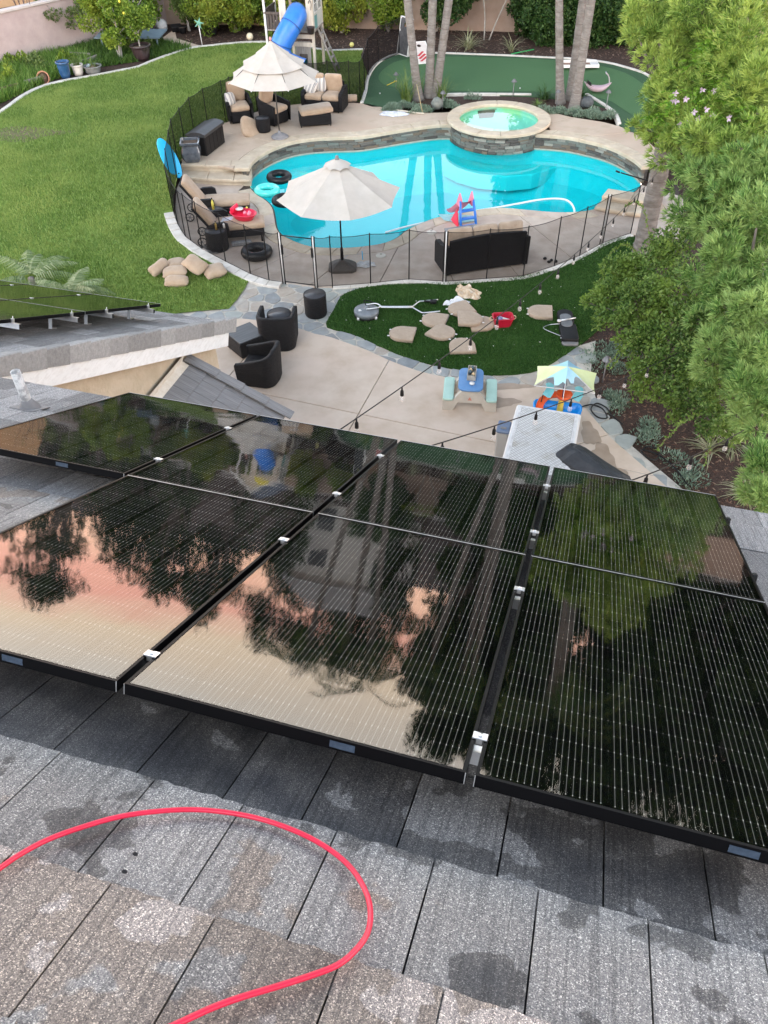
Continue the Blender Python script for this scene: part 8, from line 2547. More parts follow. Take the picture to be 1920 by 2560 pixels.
def limb(mb, a, b, r0, r1, bend=.1, n=6):
    a, b = Vector(a), Vector(b)
    o = Vector((random.uniform(-1, 1), random.uniform(-1, 1), random.uniform(-.3, .3))) * bend * (b - a).length
    P = [a + (b - a) * (i / n) + o * math.sin(PI * i / n) for i in range(n + 1)]
    mb.tube(P, [r0 + (r1 - r0) * i / n for i in range(n + 1)], 7)
M_bark = mat('bark_grey', (.13, .115, .10), (.24, .215, .19), scale=3, rough=.9, bump=.6, bscale=14, stretch=(3, 3, .8))
M_barkp = mat('bark_pale', (.30, .28, .25), (.42, .40, .36), scale=4, rough=.9, bump=.3)
def tree(name, label, base, clumps, mtl, per, ln, wd, group=None, trunk=.08, tm=None, stems=1, spread=.9, tuft=0, sub=16, cat='tree', srad=.38, limbs=True, droop=0.0):
    t = thing(name, label, cat, base, 0, group)
    b = np.array(base)
    cl = [(c[0] - b[0], c[1] - b[1], c[2] - b[2], c[3]) for c in clumps]
    P, D = shell_points(cl, per, sub, srad)
    V = tufts(P, D, tuft, ln, wd, spread) if tuft else leaves(P, D, ln, wd, spread, droop)
    link('crown', np_mesh('crown', V, 4), mtl, t)
    mb = MB()
    cz = np.mean([c[2] for c in cl]); cx = np.mean([c[0] for c in cl]); cy = np.mean([c[1] for c in cl])
    for s in range(stems):
        f = Vector((cx * .55 + random.uniform(-.1, .1) * stems, cy * .55 + random.uniform(-.1, .1) * stems, cz * .6))
        limb(mb, (random.uniform(-.06, .06) * (stems > 1), random.uniform(-.06, .06) * (stems > 1), -.1), f, trunk, trunk * .65)
        if limbs:
            for c in cl[s::stems]:
                limb(mb, f, (c[0], c[1], c[2]), trunk * .5, trunk * .12)
    mb.build('trunk', tm or M_bark, t)
    return t
def ball_clumps(c, rx, rz, n, r):
    out = []
    for q in unit(n):
        out.append((c[0] + q[0] * rx, c[1] + q[1] * rx, c[2] + q[2] * rz, r * random.uniform(.75, 1.2)))
    return out

# ---- the leafy trees on the right
LF_fern = leaf_mat('fern_pine_leaf', [(.06, .135, .025), (.155, .275, .05), (.28, .42, .09), (.45, .57, .15)], trans=.35, patch=(.46, .58, .14), pscale=1.6)
LF_fern2 = leaf_mat('fern_pine_leaf_fresh', [(.05, .13, .035), (.13, .26, .06), (.24, .40, .11), (.39, .54, .18)], trans=.35, patch=(.39, .53, .18), pscale=1.8)
LF_shrub = leaf_mat('shrub_leaf', [(.04, .09, .02), (.085, .165, .035), (.14, .245, .055), (.24, .34, .10)], trans=.3, patch=(.19, .29, .05), pscale=1.4)
LF_vine = leaf_mat('vine_leaf', [(.08, .20, .02), (.16, .32, .03), (.24, .42, .05)], trans=.4)
fa, fb2, fc2 = L['fern_a'], L['fern_b'], L['fern_c']
tree('fern_pine', 'tall lime green fern pine beyond the pool steps at the upper right', (8.6, 16.6, .0), fa, LF_fern, 250, .145, .0075, 'fern pines', .16, None, 1, .6, tuft=16, sub=13, srad=.34)
tree('fern_pine', 'fresh green fern pine at the right edge above the flowering shrubs', (8.3, 12.2, .0), fb2, LF_fern2, 250, .145, .0075, 'fern pines', .14, None, 1, .6, tuft=16, sub=13, srad=.34)
tree('fern_pine', 'bright green fern pine tip at the right edge beside the roof corner', (5.7, 6.9, .0), fc2, LF_fern2, 520, .12, .006, 'fern pines', .05, None, 1, .62, tuft=16, sub=18)
tree('leafy_shrub', 'broad leaved green shrub spilling over the turf in front of the thick trunk', (6.6, 15.0, .0), L['shrub_a'], LF_shrub, 2200, .074, .022, 'shrubs on the right', .05, None, 3, 1.0, sub=26, cat='shrub')
tree('leafy_shrub', 'dense green shrub over the mulch bed beside the water table', (6.3, 12.3, .0), L['shrub_b'], LF_shrub, 2200, .07, .02, 'shrubs on the right', .05, None, 3, 1.0, sub=26, cat='shrub')
# long arching shoots of the shrubs
t = thing('arching_shoots', 'long arching leafy shoots reaching out of the shrubs on the right', 'shoots', (5.5, 13.5, 0))
LF_shoot = leaf_mat('shoot_leaf', [(.10, .19, .03), (.17, .27, .05), (.24, .34, .08)], trans=.3)
for a_, b_ in (((5.6, 15.6, 1.0), (4.55, 15.35, .75)), ((5.5, 15.2, .9), (4.4, 14.9, .6)), ((5.6, 16.1, 1.0), (4.75, 15.9, .9)), ((5.3, 13.2, .7), (4.25, 12.3, .75)), ((5.2, 13.0, .8), (4.0, 11.9, 1.0)), ((6.0, 16.9, 1.1), (5.5, 17.4, 1.5)), ((5.9, 11.2, .4), (4.3, 9.6, 1.0)), ((5.9, 11.2, .4), (5.2, 9.7, .6))):
    a_, b_ = np.array(a_) - [5.5, 13.5, 0], np.array(b_) - [5.5, 13.5, 0]
    q_ = lambda f: a_ + (b_ - a_) * f + np.array([0, 0, .35 * math.sin(PI * f)])
    mb = MB(); mb.tube([tuple(q_(f)) for f in np.linspace(0, 1, 12)], .006, 5)
    so = mb.build('shoot', mat('green_stem', (.12, .14, .05), rough=.8), t)
    dd_ = ((b_ - a_) / np.linalg.norm(b_ - a_))[None]
    LV = [leaves(np.repeat(q_(f)[None], 3, 0), np.repeat(dd_, 3, 0), .065, .018, 1.1) for f in np.linspace(.1, 1, 34)]
    link('leaves', np_mesh('leaves', np.concatenate(LV), 4), LF_shoot, so)
# flowering vine climbing in the tree
t = thing('flowering_vine', 'flowering vine with bright pinnate leaves and lilac flowers climbing in the fern pine', 'vine', (7.4, 13.4, 4.0))
LV = []
for c in L['vine']:
    c = np.array(c)
    for k in range(26):
        p0 = c[:3] + unit(1)[0] * c[3] * .9
        d = unit(1)[0]; d[2] = -abs(d[2]) * .4 - .1; d /= np.linalg.norm(d)
        sd = np.cross(d, [0, 0, 1]); sd /= np.linalg.norm(sd)
        for j in range(7):
            for s in (-1, 1):
                LV.append(leaves((p0 + d * .045 * j)[None], (sd * s + d * .5)[None], .085, .017, .25))
o = link('leaves', np_mesh('leaves', np.concatenate(LV), 4), LF_vine, t); o.matrix_local = Matrix.Translation((-7.4, -13.4, -4.0))
M_fl = mat('lilac', (.52, .38, .52), (.62, .50, .60), scale=20, rough=.8)
for c in L['vine_flowers']:
    mb = MB()
    for k in range(5):
        a_ = 2 * PI * k / 5 + random.random(); q = Vector((math.cos(a_), -.35, math.sin(a_)))
        sd = Vector((-math.sin(a_), 0, math.cos(a_))) * .018
        mb.add([(0, 0, 0), tuple(q * .03 + sd), tuple(q * .065), tuple(q * .03 - sd)], [(0, 1, 2, 3)])
    o = mb.build('flower', M_fl, t); o.location = (c[0] - 7.4, c[1] - 13.4, c[2] - 4.0)

# ---- palms
M_ptrunk = mat('palm_trunk', (.15, .14, .127), (.25, .235, .218), scale=2.2, rough=.85, bump=.5, bscale=9, stretch=(2, 2, 5), c3=(.13, .11, .095), c3scale=2.0, c3amt=.6)
M_prings = mat('palm_rings', (.12, .105, .09), (.19, .17, .15), scale=6, rough=.9)
LF_palm = leaf_mat('palm_leaf', [(.03, .07, .015), (.06, .12, .025), (.10, .17, .04)], trans=.25)
def frond_verts(p0, yaw, ln, up0, droop, nl=30, lw=.018, ll=.5):
    V = []
    fw = np.array([math.cos(yaw), math.sin(yaw), 0.0]); sd = np.array([-math.sin(yaw), math.cos(yaw), 0.0])
    pts = []
    for i in range(nl + 1):
        f = i / nl
        a_ = up0 - droop * f
        if i == 0: p = np.array(p0, float)
        else: p = p + (fw * math.cos(a_) + np.array([0, 0, math.sin(a_)])) * ln / nl
        pts.append(p.copy())
        if i > 2:
            w = ll * math.sin(PI * (.12 + .86 * f)) ** .8
            tn = fw * math.cos(a_) + np.array([0, 0, math.sin(a_)])
            for s in (-1, 1):
                d = sd * s * .8 + tn * .55 + np.array([0, 0, -.25 - .2 * random.random()]); d /= np.linalg.norm(d)
                q = tn * lw
                V += [p - q, p + d * w * .5 - q * .6 - [0, 0, .02], p + d * w + [0, 0, -.12 * w], p + q]
    return V, pts
def palm(label, base, top, H, r, seed, crown=True):
    random.seed(seed)
    t = thing('palm_tree', label, 'palm', base, 0, 'palm trees')
    b = Vector(base); tp = Vector(top) - b
    sl = tp / tp.z
    P = []; rad = []
    n = 90
    for i in range(n + 1):
        z = (H - base[2]) * i / n
        k = math.exp(-z / 1.6)
        p = Vector((sl.x * z * (1 - .25 * z / H), sl.y * z, z - .05))
        P.append(p); rad.append(r * (1 + .5 * math.exp(-z / .35)) * (1 - .22 * z / H) * (1 + (.035 if i % 3 == 0 else 0) + random.uniform(-.012, .012)))
    mb = MB(); mb.tube(P, rad, 14); mb.build('trunk', M_ptrunk, t)
    mb = MB()
    for i in range(2, n - 2, 3):
        mb.tube([P[i] - (P[i + 1] - P[i]) * .10, P[i] + (P[i + 1] - P[i]) * .10], rad[i] * 1.025, 14, cap=False)
    tag(mb.build('leaf_scars', M_prings, t), kind='stuff')
    if crown:
        V = []; rach = MB()
        for k in range(17):
            fr, pts = frond_verts(tuple(P[-1]), 2 * PI * k / 17 * 2.38 + random.random() * .4, random.uniform(2.2, 2.8), R(random.uniform(10, 75)), R(random.uniform(80, 120)), 26, .02, .62)
            V += fr; rach.tube([tuple(q) for q in pts[::3]], .018, 5)
        link('crown', np_mesh('crown', np.array(V), 4), LF_palm, t)
        rach.build('frond_stems', mat('frond_stem', (.16, .20, .06), rough=.7), t)
    return t
pls = ['left trunk of the three palms behind the pool', 'middle trunk of the three palms behind the pool', 'right leaning trunk of the three palms behind the pool', 'left trunk of the palm group right of the spa', 'middle trunk of the palm group right of the spa', 'right nearest trunk of the palm group right of the spa']
for k, (b_, tp) in enumerate(zip(L['palms'], L['palm_tops'])):
    palm('ringed grey palm, ' + pls[k], (b_[0], b_[1], UP), tp, [9.3, 8.8, 9.6, 8.6, 9.1, 9.5][k], [.135, .14, .135, .125, .13, .14][k], 30 + k)
palm('thick grey palm trunk at the right end of the pool fence', (6.15, 17.55, 0), (6.13, 17.55, 2.5), 8.2, .205, 41)
random.seed(99)

# ---- strappy plants
def strappy(name, label, base, n, ln, wd, mt, up=(35, 85), cat='plant', group=None, spread=.06):
    t = thing(name, label, cat, base, 0, group)
    V = []
    for k in range(n):
        a_ = random.uniform(0, 2 * PI); e_ = R(random.uniform(*up)); l_ = ln * random.uniform(.6, 1.1)
        p = np.array([random.uniform(-spread, spread), random.uniform(-spread, spread), 0.0])
        fw = np.array([math.cos(a_), math.sin(a_), 0]); sd = np.array([-math.sin(a_), math.cos(a_), 0]) * wd
        for j in range(4):
            q = p + (fw * math.cos(e_) + np.array([0, 0, math.sin(e_)])) * l_ / 4
            w0, w1 = 1 - j * .2, 1 - (j + 1) * .24
            V += [p - sd * w0, p + sd * w0, q + sd * w1, q - sd * w1]
            p = q; e_ -= R(random.uniform(8, 26))
    link('leaves', np_mesh('leaves', np.array(V), 4), mt, t)
    mb = MB(); mb.lathe([(.001, -.02), (spread + .03, 0), (spread * .6, .05), (.001, .08)], 8); mb.build('crown_base', M_soil, t)
    return t
LF_reed = leaf_mat('reed', [(.06, .11, .02), (.12, .19, .04), (.20, .26, .08)], trans=.2)
LF_dark = leaf_mat('agapanthus', [(.02, .055, .015), (.04, .095, .025), (.08, .15, .04)], trans=.2)
LF_flax = leaf_mat('flax', [(.20, .22, .10), (.34, .35, .20), (.48, .47, .32)], trans=.2)
LF_succ = leaf_mat('succulent', [(.11, .17, .12), (.17, .25, .18), (.25, .33, .25)], trans=.1)
b0 = L['palms'][0]
strappy('reed_clump', 'tall green reed clump left of the three palm trunks', (.95, 28.35, UP), 70, 1.25, .012, LF_reed, (60, 88), spread=.16)
strappy('reed_clump', 'green reed clump right of the three palm trunks', (2.15, 28.7, UP), 60, 1.0, .012, LF_reed, (52, 85), spread=.14)
strappy('reed_clump', 'green reed clump between the palm trunks and the red marked cornhole board', (1.45, 29.3, UP), 44, .95, .012, LF_reed, (55, 86), spread=.12)
strappy('agapanthus', 'dark strappy plant left of the two palm trunks behind the spa', (5.55, 28.45, UP), 60, .75, .018, LF_dark, (25, 75), spread=.1)
strappy('agapanthus', 'dark strappy plant behind the rocking toy and palms', (6.75, 28.6, UP), 60, .75, .018, LF_dark, (25, 75), spread=.1)
strappy('rosette_plant', 'small bright rosette plant by the kerb behind the spa', (5.25, 27.85, UP), 26, .34, .03, LF_reed, (15, 60), spread=.03)
strappy('rosette_plant', 'small rosette plant in front of the dark rock speaker', (6.9, 27.2, UP), 26, .32, .028, LF_dark, (15, 60), spread=.03)
for k, (key, lab) in enumerate((('flax1', 'variegated flax plant in the mulch left of the small plumeria'), ('flax2', 'thin variegated flax plant in the mulch right of the plumeria'))):
    x, y, z = L[key][0]
    strappy('flax', lab, (x, y, UP - .02), 70 - 34 * k, .95 - .1 * k, .022, LF_flax, (30, 80), spread=.08)
for k, (x, y, n) in enumerate(((5.75, 10.75, 40), (6.0, 9.6, 30), (6.2, 10.9, 46))):
    strappy('flax', ['pale flax plant in the mulch bed beside the hose coil', 'pale flax plant at the right edge nearest the roof corner', 'pale flax plant half under the shrub on the right'][k], (x, y, -.04), n, .6, .016, LF_flax, (15, 70), spread=.06)
def mound(name, label, base, rx, ry, h, mt, n, ln, wd, cat='ground cover', group=None):
    t = thing(name, label, cat, base, 0, group)
    a_ = rng.random(n) * 2 * PI; r_ = np.sqrt(rng.random(n))
    ci = rng.integers(0, 7, n); cx_ = (rng.random((7, 3)) * 2 - 1) * [rx * .75, ry * .75, 0]
    P = np.stack([rx * .5 * r_ * np.cos(a_), ry * .5 * r_ * np.sin(a_), h * (.45 + .55 * (ci % 4) / 3) * (1 - r_ ** 2) * rng.random(n) ** .5], 1) + cx_[ci]
    D = np.stack([np.cos(a_) * .5 * r_, np.sin(a_) * .5 * r_, np.ones(n)], 1)
    link('foliage', np_mesh('foliage', leaves(P, D, ln, wd, .7), 4), mt, t)
    mb = MB()
    for k in range(6):
        mb.tube([(0, 0, -.02), (rx * .6 * math.cos(k), ry * .6 * math.sin(k), h * .5)], .006, 5)
    mb.build('stems', M_bark, t)
    return t
for k, (x, y, rx, ry, lab) in enumerate(((.75, 27.85, .55, .30, 'blue green succulents left of the palm trunks behind the towel'), (1.35, 27.5, .45, .22, 'blue green succulents at the deck edge below the palm trunks'), (2.45, 27.95, .35, .3, 'blue green succulents between palms and spa'), (5.6, 27.25, .5, .25, 'grey green succulents right of the spa'), (6.4, 26.95, .7, .28, 'grey green succulents in front of the two palm trunks'), (7.2, 26.75, .5, .3, 'grey green succulents at the right end of the planter'), (3.2, 28.7, .25, .12, 'small low plant behind the spa rim'))):
    mound('succulent_mound', lab, (x, y, UP - .02), rx, ry, .26, LF_succ, int(1500 * rx * ry / .12), .075, .012, group='succulents by the spa')
for k, (x, y, rx, ry, lab) in enumerate(((4.45, 13.5, .3, .35, 'blue green succulents beside the path light'), (4.5, 12.2, .22, .3, 'low succulents between flagstones and mulch by the water table'), (4.75, 11.2, .26, .4, 'low succulents beside the wet flagstones'), (5.2, 10.2, .25, .4, 'low succulents nearest the roof in the mulch bed'), (4.9, 13.9, .4, .3, 'dark green ground cover under the shrub by the turf'))):
    mound('succulent_mound', lab, (x, y, -.04), rx * 1.3, ry * 1.3, .12, LF_succ, 700, .07, .012, group='succulents in the right bed')
# mulch chips on the right bed
ch = []
for k in range(5200):
    x = random.uniform(4.2, 8.5); y = random.uniform(8.2, 15.5)
    if x < np.interp(y, [8.2, 9, 11, 12.5, 14.5], [6.2, 5.5, 4.55, 4.25, 4.3]): continue
    a_ = random.uniform(0, PI); l_ = random.uniform(.02, .05); w_ = l_ * .3
    d = np.array([math.cos(a_), math.sin(a_), random.uniform(-.3, .3)]) * l_; e_ = np.array([-math.sin(a_), math.cos(a_), 0]) * w_
    p = np.array([x, y, -.035 + random.random() * .02])
    ch += [p - d, p - e_, p + d, p + e_]
tag(link('mulch_chips', np_mesh('mulch_chips', np.array(ch), 4), leaf_mat('chip', [(.05, .022, .014), (.10, .045, .03), (.17, .09, .06), (.32, .22, .16)], trans=0.0, rough=.9)), 'reddish brown mulch chips in the bed on the right', 'mulch', kind='stuff')
ch = []
for k in range(9000):
    x = random.uniform(-8, 13); y = random.uniform(33.0, 38.6)
    if inside(green_poly, x, y) or inside(lawn_poly, x, y): continue
    a_ = random.uniform(0, PI); l_ = random.uniform(.03, .08); w_ = l_ * .35
    d = np.array([math.cos(a_), math.sin(a_), random.uniform(-.3, .3)]) * l_; e_ = np.array([-math.sin(a_), math.cos(a_), 0]) * w_
    p = np.array([x, y, UP - .015 + random.random() * .02])
    ch += [p - d, p - e_, p + d, p + e_]
tag(link('mulch_chips', np_mesh('mulch_chips', np.array(ch), 4), leaf_mat('chip2', [(.05, .028, .02), (.10, .058, .042), (.18, .11, .08), (.34, .25, .19)], trans=0.0, rough=.9)), 'brown mulch chips in the beds along the back wall', 'mulch', kind='stuff')

# ---- left corner: palm fronds behind the wing roof
LF_cyc = leaf_mat('frond', [(.10, .16, .06), (.19, .26, .12), (.32, .38, .22)], trans=.25)
for k, (x, y, s, lab) in enumerate(((-8.1, 17.1, 1.0, 'feathery palm fronds at the left edge behind the wing panels'), (-6.95, 16.35, .85, 'feathery palm fronds beside the lawn behind the wing roof'))):
    t = thing('pygmy_palm', lab, 'palm', (x, y, 0), 0, 'small palms by the wing')
    V = []
    for j in range(16):
        fr, pts = frond_verts((0, 0, .18), 2 * PI * j / 16 * 2.4, random.uniform(.95, 1.3) * s, R(random.uniform(20, 70)), R(random.uniform(60, 100)), 22, .016, .26)
        V += fr
    link('crown', np_mesh('crown', np.array(V), 4), LF_cyc, t)
    mb = MB(); mb.tube([(0, 0, -.05), (0, 0, .2)], [.09, .07], 10); mb.build('trunk', M_bark, t)

# ---- back left garden
LF_lemon = leaf_mat('lemon_leaf', [(.06, .13, .015), (.12, .22, .025), (.20, .31, .04), (.32, .42, .07)], trans=.3, patch=(.30, .38, .05), pscale=1.0)
LF_cit = leaf_mat('citrus_leaf', [(.05, .11, .015), (.10, .18, .02), (.17, .27, .035), (.27, .36, .05)], trans=.3, patch=(.34, .36, .05), pscale=.8)
LF_olive = leaf_mat('olive_leaf', [(.07, .12, .03), (.13, .19, .05), (.20, .27, .08)], trans=.3)
LF_hedge = leaf_mat('hedge_leaf', [(.012, .04, .010), (.025, .07, .015), (.05, .11, .025), (.09, .16, .04)], trans=.2)
M_lem = mat('lemon_skin', (.80, .62, .05), (.85, .70, .08), scale=10, rough=.5)
def fruit(t, clumps, n):
    for k in range(n):
        c = random.choice(clumps); q = unit(1)[0]; q[1] = -abs(q[1])
        mb = MB(); mb.lathe([(.001, -.05), (.032, -.03), (.04, 0), (.032, .03), (.001, .05)], 8)
        b = t.location
        mb.build('fruit', M_lem, t, (c[0] + q[0] * c[3] - b.x, c[1] + q[1] * c[3] * 1.05 - b.y, c[2] + q[2] * c[3] - b.z))
x, y, z = L['lemon'][0]
cl = ball_clumps((x - .25, y + .3, 1.75), .75, .75, 14, .48)
t = tree('lemon_tree', 'lemon tree with yellow fruit behind the lawn kerb', (x, y, UP), cl, LF_lemon, 1300, .105, .03, None, .05, M_barkp, 3)
fruit(t, cl, 9)
x, y, z = L['pot_big'][0]
cl = ball_clumps((x + .05, y + .05, 1.62), .36, .40, 9, .30)
t = tree('potted_citrus', 'small citrus growing in the dark plum pot', (x, y, UP + .42), cl, LF_lemon, 1300, .09, .026, None, .03, M_barkp, 2)
x, y, z = L['loose'][0]
tree('loose_tree', 'loose grey green tree with pale forking trunks against the mauve wall', (x, y, UP), ball_clumps((x + .2, y + .2, 2.1), .95, 1.1, 16, .42), LF_olive, 600, .11, .026, None, .05, M_barkp, 3, 1.0, sub=14)
x, y, z = L['twig'][0]
t = thing('bare_sapling', 'thin nearly bare sapling in front of the mauve wall', 'sapling', (x, y, UP))
mb = MB()
limb(mb, (0, 0, -.1), (-.15, 0, 1.2), .03, .022)
for k in range(9):
    limb(mb, (-.15 + random.uniform(-.05, .05), 0, .6 + k * .08), (random.uniform(-1.1, .5), random.uniform(-.3, .3), random.uniform(2.2, 3.4)), .022, .007)
mb.build('trunk', mat('twig_bark', (.14, .10, .085), rough=.9), t)
P, D = shell_points([(-.7, 0, 2.8, .35), (.2, 0, 3.0, .35), (-.2, 0, 2.6, .3)], 60, 8)
link('crown', np_mesh('crown', leaves(P, D, .09, .02), 4), LF_olive, t)
x, y, z = L['dark_shrub'][0]
tree('dark_shrub', 'small dark drooping shrub against the mauve wall', (x, y, UP), [(x, y, 1.0, .38), (x - .2, y, .8, .3), (x + .25, y, .75, .3)], LF_hedge, 420, .16, .03, None, .03, None, 2, .8, droop=.7, cat='shrub')
# weeds: one mass of long grass and leaves
wp = [(-17, 27.2), (-12.9, 28.6), (-12.1, 30.6), (-11.6, 31.6), (-10.6, 32.7), (-11.2, 34.4), (-12.8, 34.8), (-14.1, 34.3), (-17, 31)]
TT = np.array([[(wp[i][0], wp[i][1], UP - .02) for i in t_] for t_ in tessellate_polygon([[Vector((p[0], p[1], 0)) for p in wp]])])
tag(link('weed_patch', np_mesh('weed_patch', blades(tri_points(TT, 22000), .30, .018, 1.1), 3), leaf_mat('weed', [(.05, .12, .02), (.10, .21, .03), (.17, .30, .05), (.26, .36, .10)], trans=.3)), 'tall bright green weeds filling the bed at the far left', 'weeds', kind='stuff')
wp = [(-11.0, 32.7), (-8.6, 33.9), (-7.2, 35.2), (-8.6, 36.2), (-12, 36.6), (-12.6, 35)]
TT = np.array([[(wp[i][0], wp[i][1], UP - .02) for i in t_] for t_ in tessellate_polygon([[Vector((p[0], p[1], 0)) for p in wp]])])
tag(link('ground_cover', np_mesh('ground_cover', blades(tri_points(TT, 9000), .22, .022, 1.2), 3), leaf_mat('weed2', [(.035, .085, .015), (.07, .15, .025), (.13, .22, .04)], trans=.3)), 'low dark green weeds under the lemon tree', 'weeds', kind='stuff')
for k, (x, y, r_, m_, lab) in enumerate(((-13.3, 31.2, .6, LF_lemon, 'bright leafy mound among the weeds behind the timber board'), (-12.4, 32.6, .7, LF_olive, 'grey green leafy mound among the weeds behind the blue pot'), (-13.6, 33.2, .6, LF_cit, 'yellow green leafy mound below the mauve wall'), (-11.4, 33.4, .55, LF_cit, 'leafy mound behind the white ribbed pot'), (-14.8, 31.0, .8, LF_lemon, 'leafy mound at the left edge below the mauve wall'), (-9.2, 35.0, .5, LF_olive, 'low leafy mound beside the plum glazed pot'))):
    mound('leafy_mound', lab, (x, y, UP), r_, r_ * .8, .55, m_, 1500, .10, .028, 'plant', 'leafy mounds in the left bed')
x, y, z = L['pot_white'][0]
strappy('pot_grass', 'tufty grass growing in the white ribbed pot', (x, y, UP + .30), 60, .5, .008, LF_olive, (40, 88), spread=.1)
x, y, z = L['pot_bowl'][0]
strappy('pot_weeds', 'yellow green weeds growing in the grey bowl planter', (x, y, UP + .2), 50, .4, .01, LF_reed, (20, 80), spread=.15)

# ---- clipped citrus and hedges along the wall
def bush(label, c, rx, rz, n, r, mt, base, ln=.10, wd=.034, per=1100, group='citrus along the back wall', name='citrus_tree', trunk=.06):
    cl = ball_clumps(c, rx, rz, n, r)
    return tree(name, label, base, cl, mt, per, ln, wd, group, trunk, M_barkp, 2)
bush('round yellow green citrus behind the lawn, left of the playset', (-6.2, 37.6, 1.55), 1.1, .7, 17, .55, LF_cit, (-5.75, 37.8, UP))
bush('slim olive green citrus left of the round one', (-7.9, 38.1, 1.5), .5, .8, 11, .48, LF_olive, (-7.8, 38.1, UP))
bush('leafy green citrus at the corner behind the lemon tree', (-9.9, 37.4, 1.7), .8, .8, 14, .5, LF_lemon, (-9.9, 37.2, UP))
bush('low bright shrub by the playset against the back wall', (-3.9, 38.0, 1.5), .7, .7, 12, .5, LF_cit, (-3.9, 37.9, UP))
bush('yellow green citrus right of the playset', (-1.35, 37.3, 1.5), .75, .65, 14, .5, LF_cit, (-1.4, 37.4, UP))
bush('small bright green shrub behind the upright cornhole board', (.55, 37.4, 1.2), .45, .5, 9, .42, LF_lemon, (.5, 37.5, UP))
bush('dark green hedge behind the three palms', (2.4, 37.0, 2.3), 1.2, 1.2, 26, .62, LF_hedge, (2.4, 37.3, UP), .10, .034, 1000, 'dark hedges along the back wall', 'hedge')
for k, (x, y, h) in enumerate(((7.0, 36.3, 3.0), (9.0, 36.0, 3.3), (11.2, 35.6, 3.4))):
    bush(['dark green clipped hedge right of the plumeria', 'dark green clipped hedge behind the two palm trunks', 'dark green clipped hedge behind the fern pine'][k], (x, y - .4, h * .5), 1.15, h * .4, 30, .66, LF_hedge, (x, y, UP), .10, .034, 1000, 'dark hedges along the back wall', 'hedge')
x, y, z = L['plum'][0]
t = thing('plumeria', 'small plumeria with two thin bare stems and leafy heads', 'plumeria', (x, y, UP))
mb = MB(); limb(mb, (-.1, 0, -.05), (-.25, 0, 1.5), .03, .025, .06); limb(mb, (.1, 0, -.05), (.75, 0, 1.5), .03, .022, .1)
mb.build('trunk', M_barkp, t)
V = []
for hx_, hz_ in ((-.4, 1.65), (-.1, 1.8), (.25, 1.75), (.6, 1.6), (.9, 1.7), (-.6, 1.9), (.1, 2.1), (.5, 2.0)):
    P = np.repeat(np.array([[hx_, random.uniform(-.2, .2), hz_]]), 12, 0)
    a_ = np.linspace(0, 2 * PI, 12, endpoint=False)
    D = np.stack([np.cos(a_), np.sin(a_), np.full(12, -.05)], 1)
    V.append(leaves(P, D, .36, .05, .2))
link('crown', np_mesh('crown', np.concatenate(V), 4), LF_lemon, t)
x = MB()
strappy('fern_plant', 'small bright fern at the foot of the playset', (-4.3, 36.6, UP - .02), 40, .5, .03, LF_lemon, (30, 80), spread=.06)

# ================================================================ BEYOND THE WALL (out of the frame, seen mirrored in panels and pool)
M_nh = mat('neighbour_stucco', (.78, .77, .73), (.82, .81, .77), scale=3, rough=.9)
t = thing('neighbour_house', 'pale two storey neighbour house mirrored in the middle solar panel', 'house', (3.2, 60, 0))
mb = MB(); mb.box((0, 4, 3.3), (9.5, 8, 6.6)); mb.build('wall', M_nh, t)
mb = MB()
vs = [(-5.2, -.6, 6.4), (5.2, -.6, 6.4), (5.2, 8.6, 6.4), (-5.2, 8.6, 6.4), (-2.6, 4, 8.4), (2.6, 4, 8.4)]
mb.add(vs, [(0, 1, 5, 4), (1, 2, 5), (2, 3, 4, 5), (3, 0, 4), (3, 2, 1, 0)]); mb.build('roof', mat('clay_roof', (.40, .36, .33), (.48, .44, .40), scale=6, rough=.9), t)
for x_ in (-2.6, 2.4):
    for z_ in (1.6, 4.7):
        mb = MB(); mb.box((x_, -.03, z_), (1.3, .08, 1.5)); wo_ = mb.build('window', mat('window_glass', (.16, .17, .18), rough=.1), t)
        mb = MB(); mb.box((x_, -.05, z_ - .80), (1.5, .14, .08)); mb.build('sill', M_white, wo_)
M_or = mat('orange_stucco', (.62, .38, .20), (.68, .44, .25), scale=3, rough=.9)
t = thing('neighbour_house', 'orange stucco neighbour house above the mauve wall at the top left corner', 'house', (-23, 43, 0), R(40))
mb = MB(); mb.box((0, 0, 3.0), (12, 8, 6)); mb.build('wall', M_or, t)
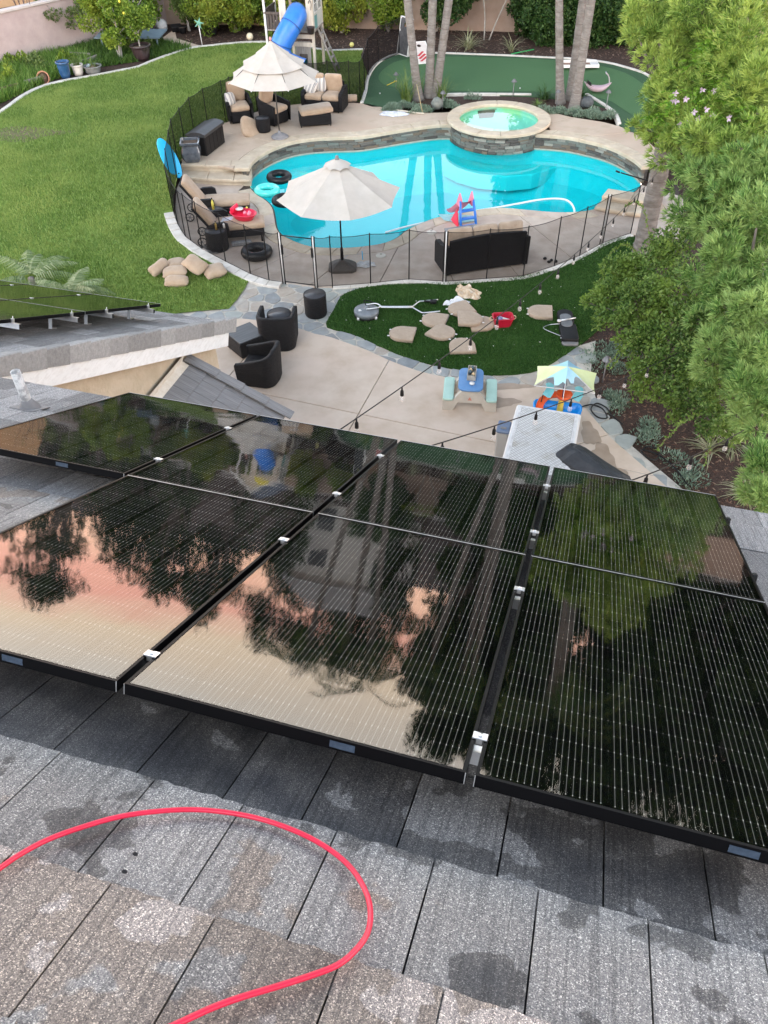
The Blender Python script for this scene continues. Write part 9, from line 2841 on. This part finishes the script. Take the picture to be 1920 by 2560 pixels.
mb = MB(); mb.box((0, 0, 6.1), (13, 9, .3)); mb.build('roof', mat('clay_roof', (0, 0, 0)), t)
mb = MB(); mb.box((-.8, -4.03, 1.55), (1.6, .08, 1.1)); wo_ = mb.build('window', mat('window_glass', (0, 0, 0)), t)
mb = MB(); mb.box((-.8, -4.06, .96), (1.9, .16, .12)); mb.build('sill', M_white, wo_)
LF_far = leaf_mat('far_leaf', [(.015, .04, .010), (.035, .075, .018), (.07, .12, .03)], trans=.25)
far = [(-24, 47, 9.5, 3.0), (-19.5, 49, 8.0, 2.6), (-15.2, 48, 10.6, 2.2), (-11.5, 50, 7.8, 2.4), (-8.3, 47, 9.0, 1.8), (-5.6, 52, 10.5, 2.0), (-1.6, 73, 12.5, 3.0), (3.4, 72, 14.5, 3.2), (8.0, 74, 12.0, 3.0), (-1.9, 55, 6.2, 1.5), (6.0, 54, 7.4, 1.5), (9.6, 46, 11.5, 2.4), (14.0, 45, 13.0, 3.0), (19.5, 46, 13.5, 3.2), (25.5, 44, 14.5, 3.6), (31, 43, 13.0, 3.4), (12.5, 41, 8.0, 2.2), (18, 39, 9.0, 2.6), (24, 36, 10.0, 3.0), (12, 53, 15.5, 3.6), (18, 52, 18, 4.2), (25, 52, 19, 4.6), (33, 50, 20, 5.0), (41, 47, 19, 5.0)]
for k, (x, y, h, r) in enumerate(far):
    cl = ball_clumps((x, y, h - r * .9), r * .72, r * .85, 15, r * .46) + ball_clumps((x, y, h * .4), r * .6, h * .25, 8, r * .5)
    tree('background_tree', 'tall leafy tree beyond the garden wall, mirrored in the panels, %s from the left' % ('first second third fourth fifth sixth seventh eighth ninth tenth eleventh twelfth thirteenth fourteenth fifteenth sixteenth seventeenth eighteenth nineteenth twentieth'.split() + ['twenty first', 'twenty second', 'twenty third', 'twenty fourth'])[sorted(range(len(far)), key=lambda i: far[i][0]).index(k)], (x, y, 0), cl, LF_far, 60 if x < 9 else 80, .30 if x < 9 else .38, .09 if x < 9 else .13, 'trees beyond the garden wall', .22, None, 1, 1.0, sub=14)
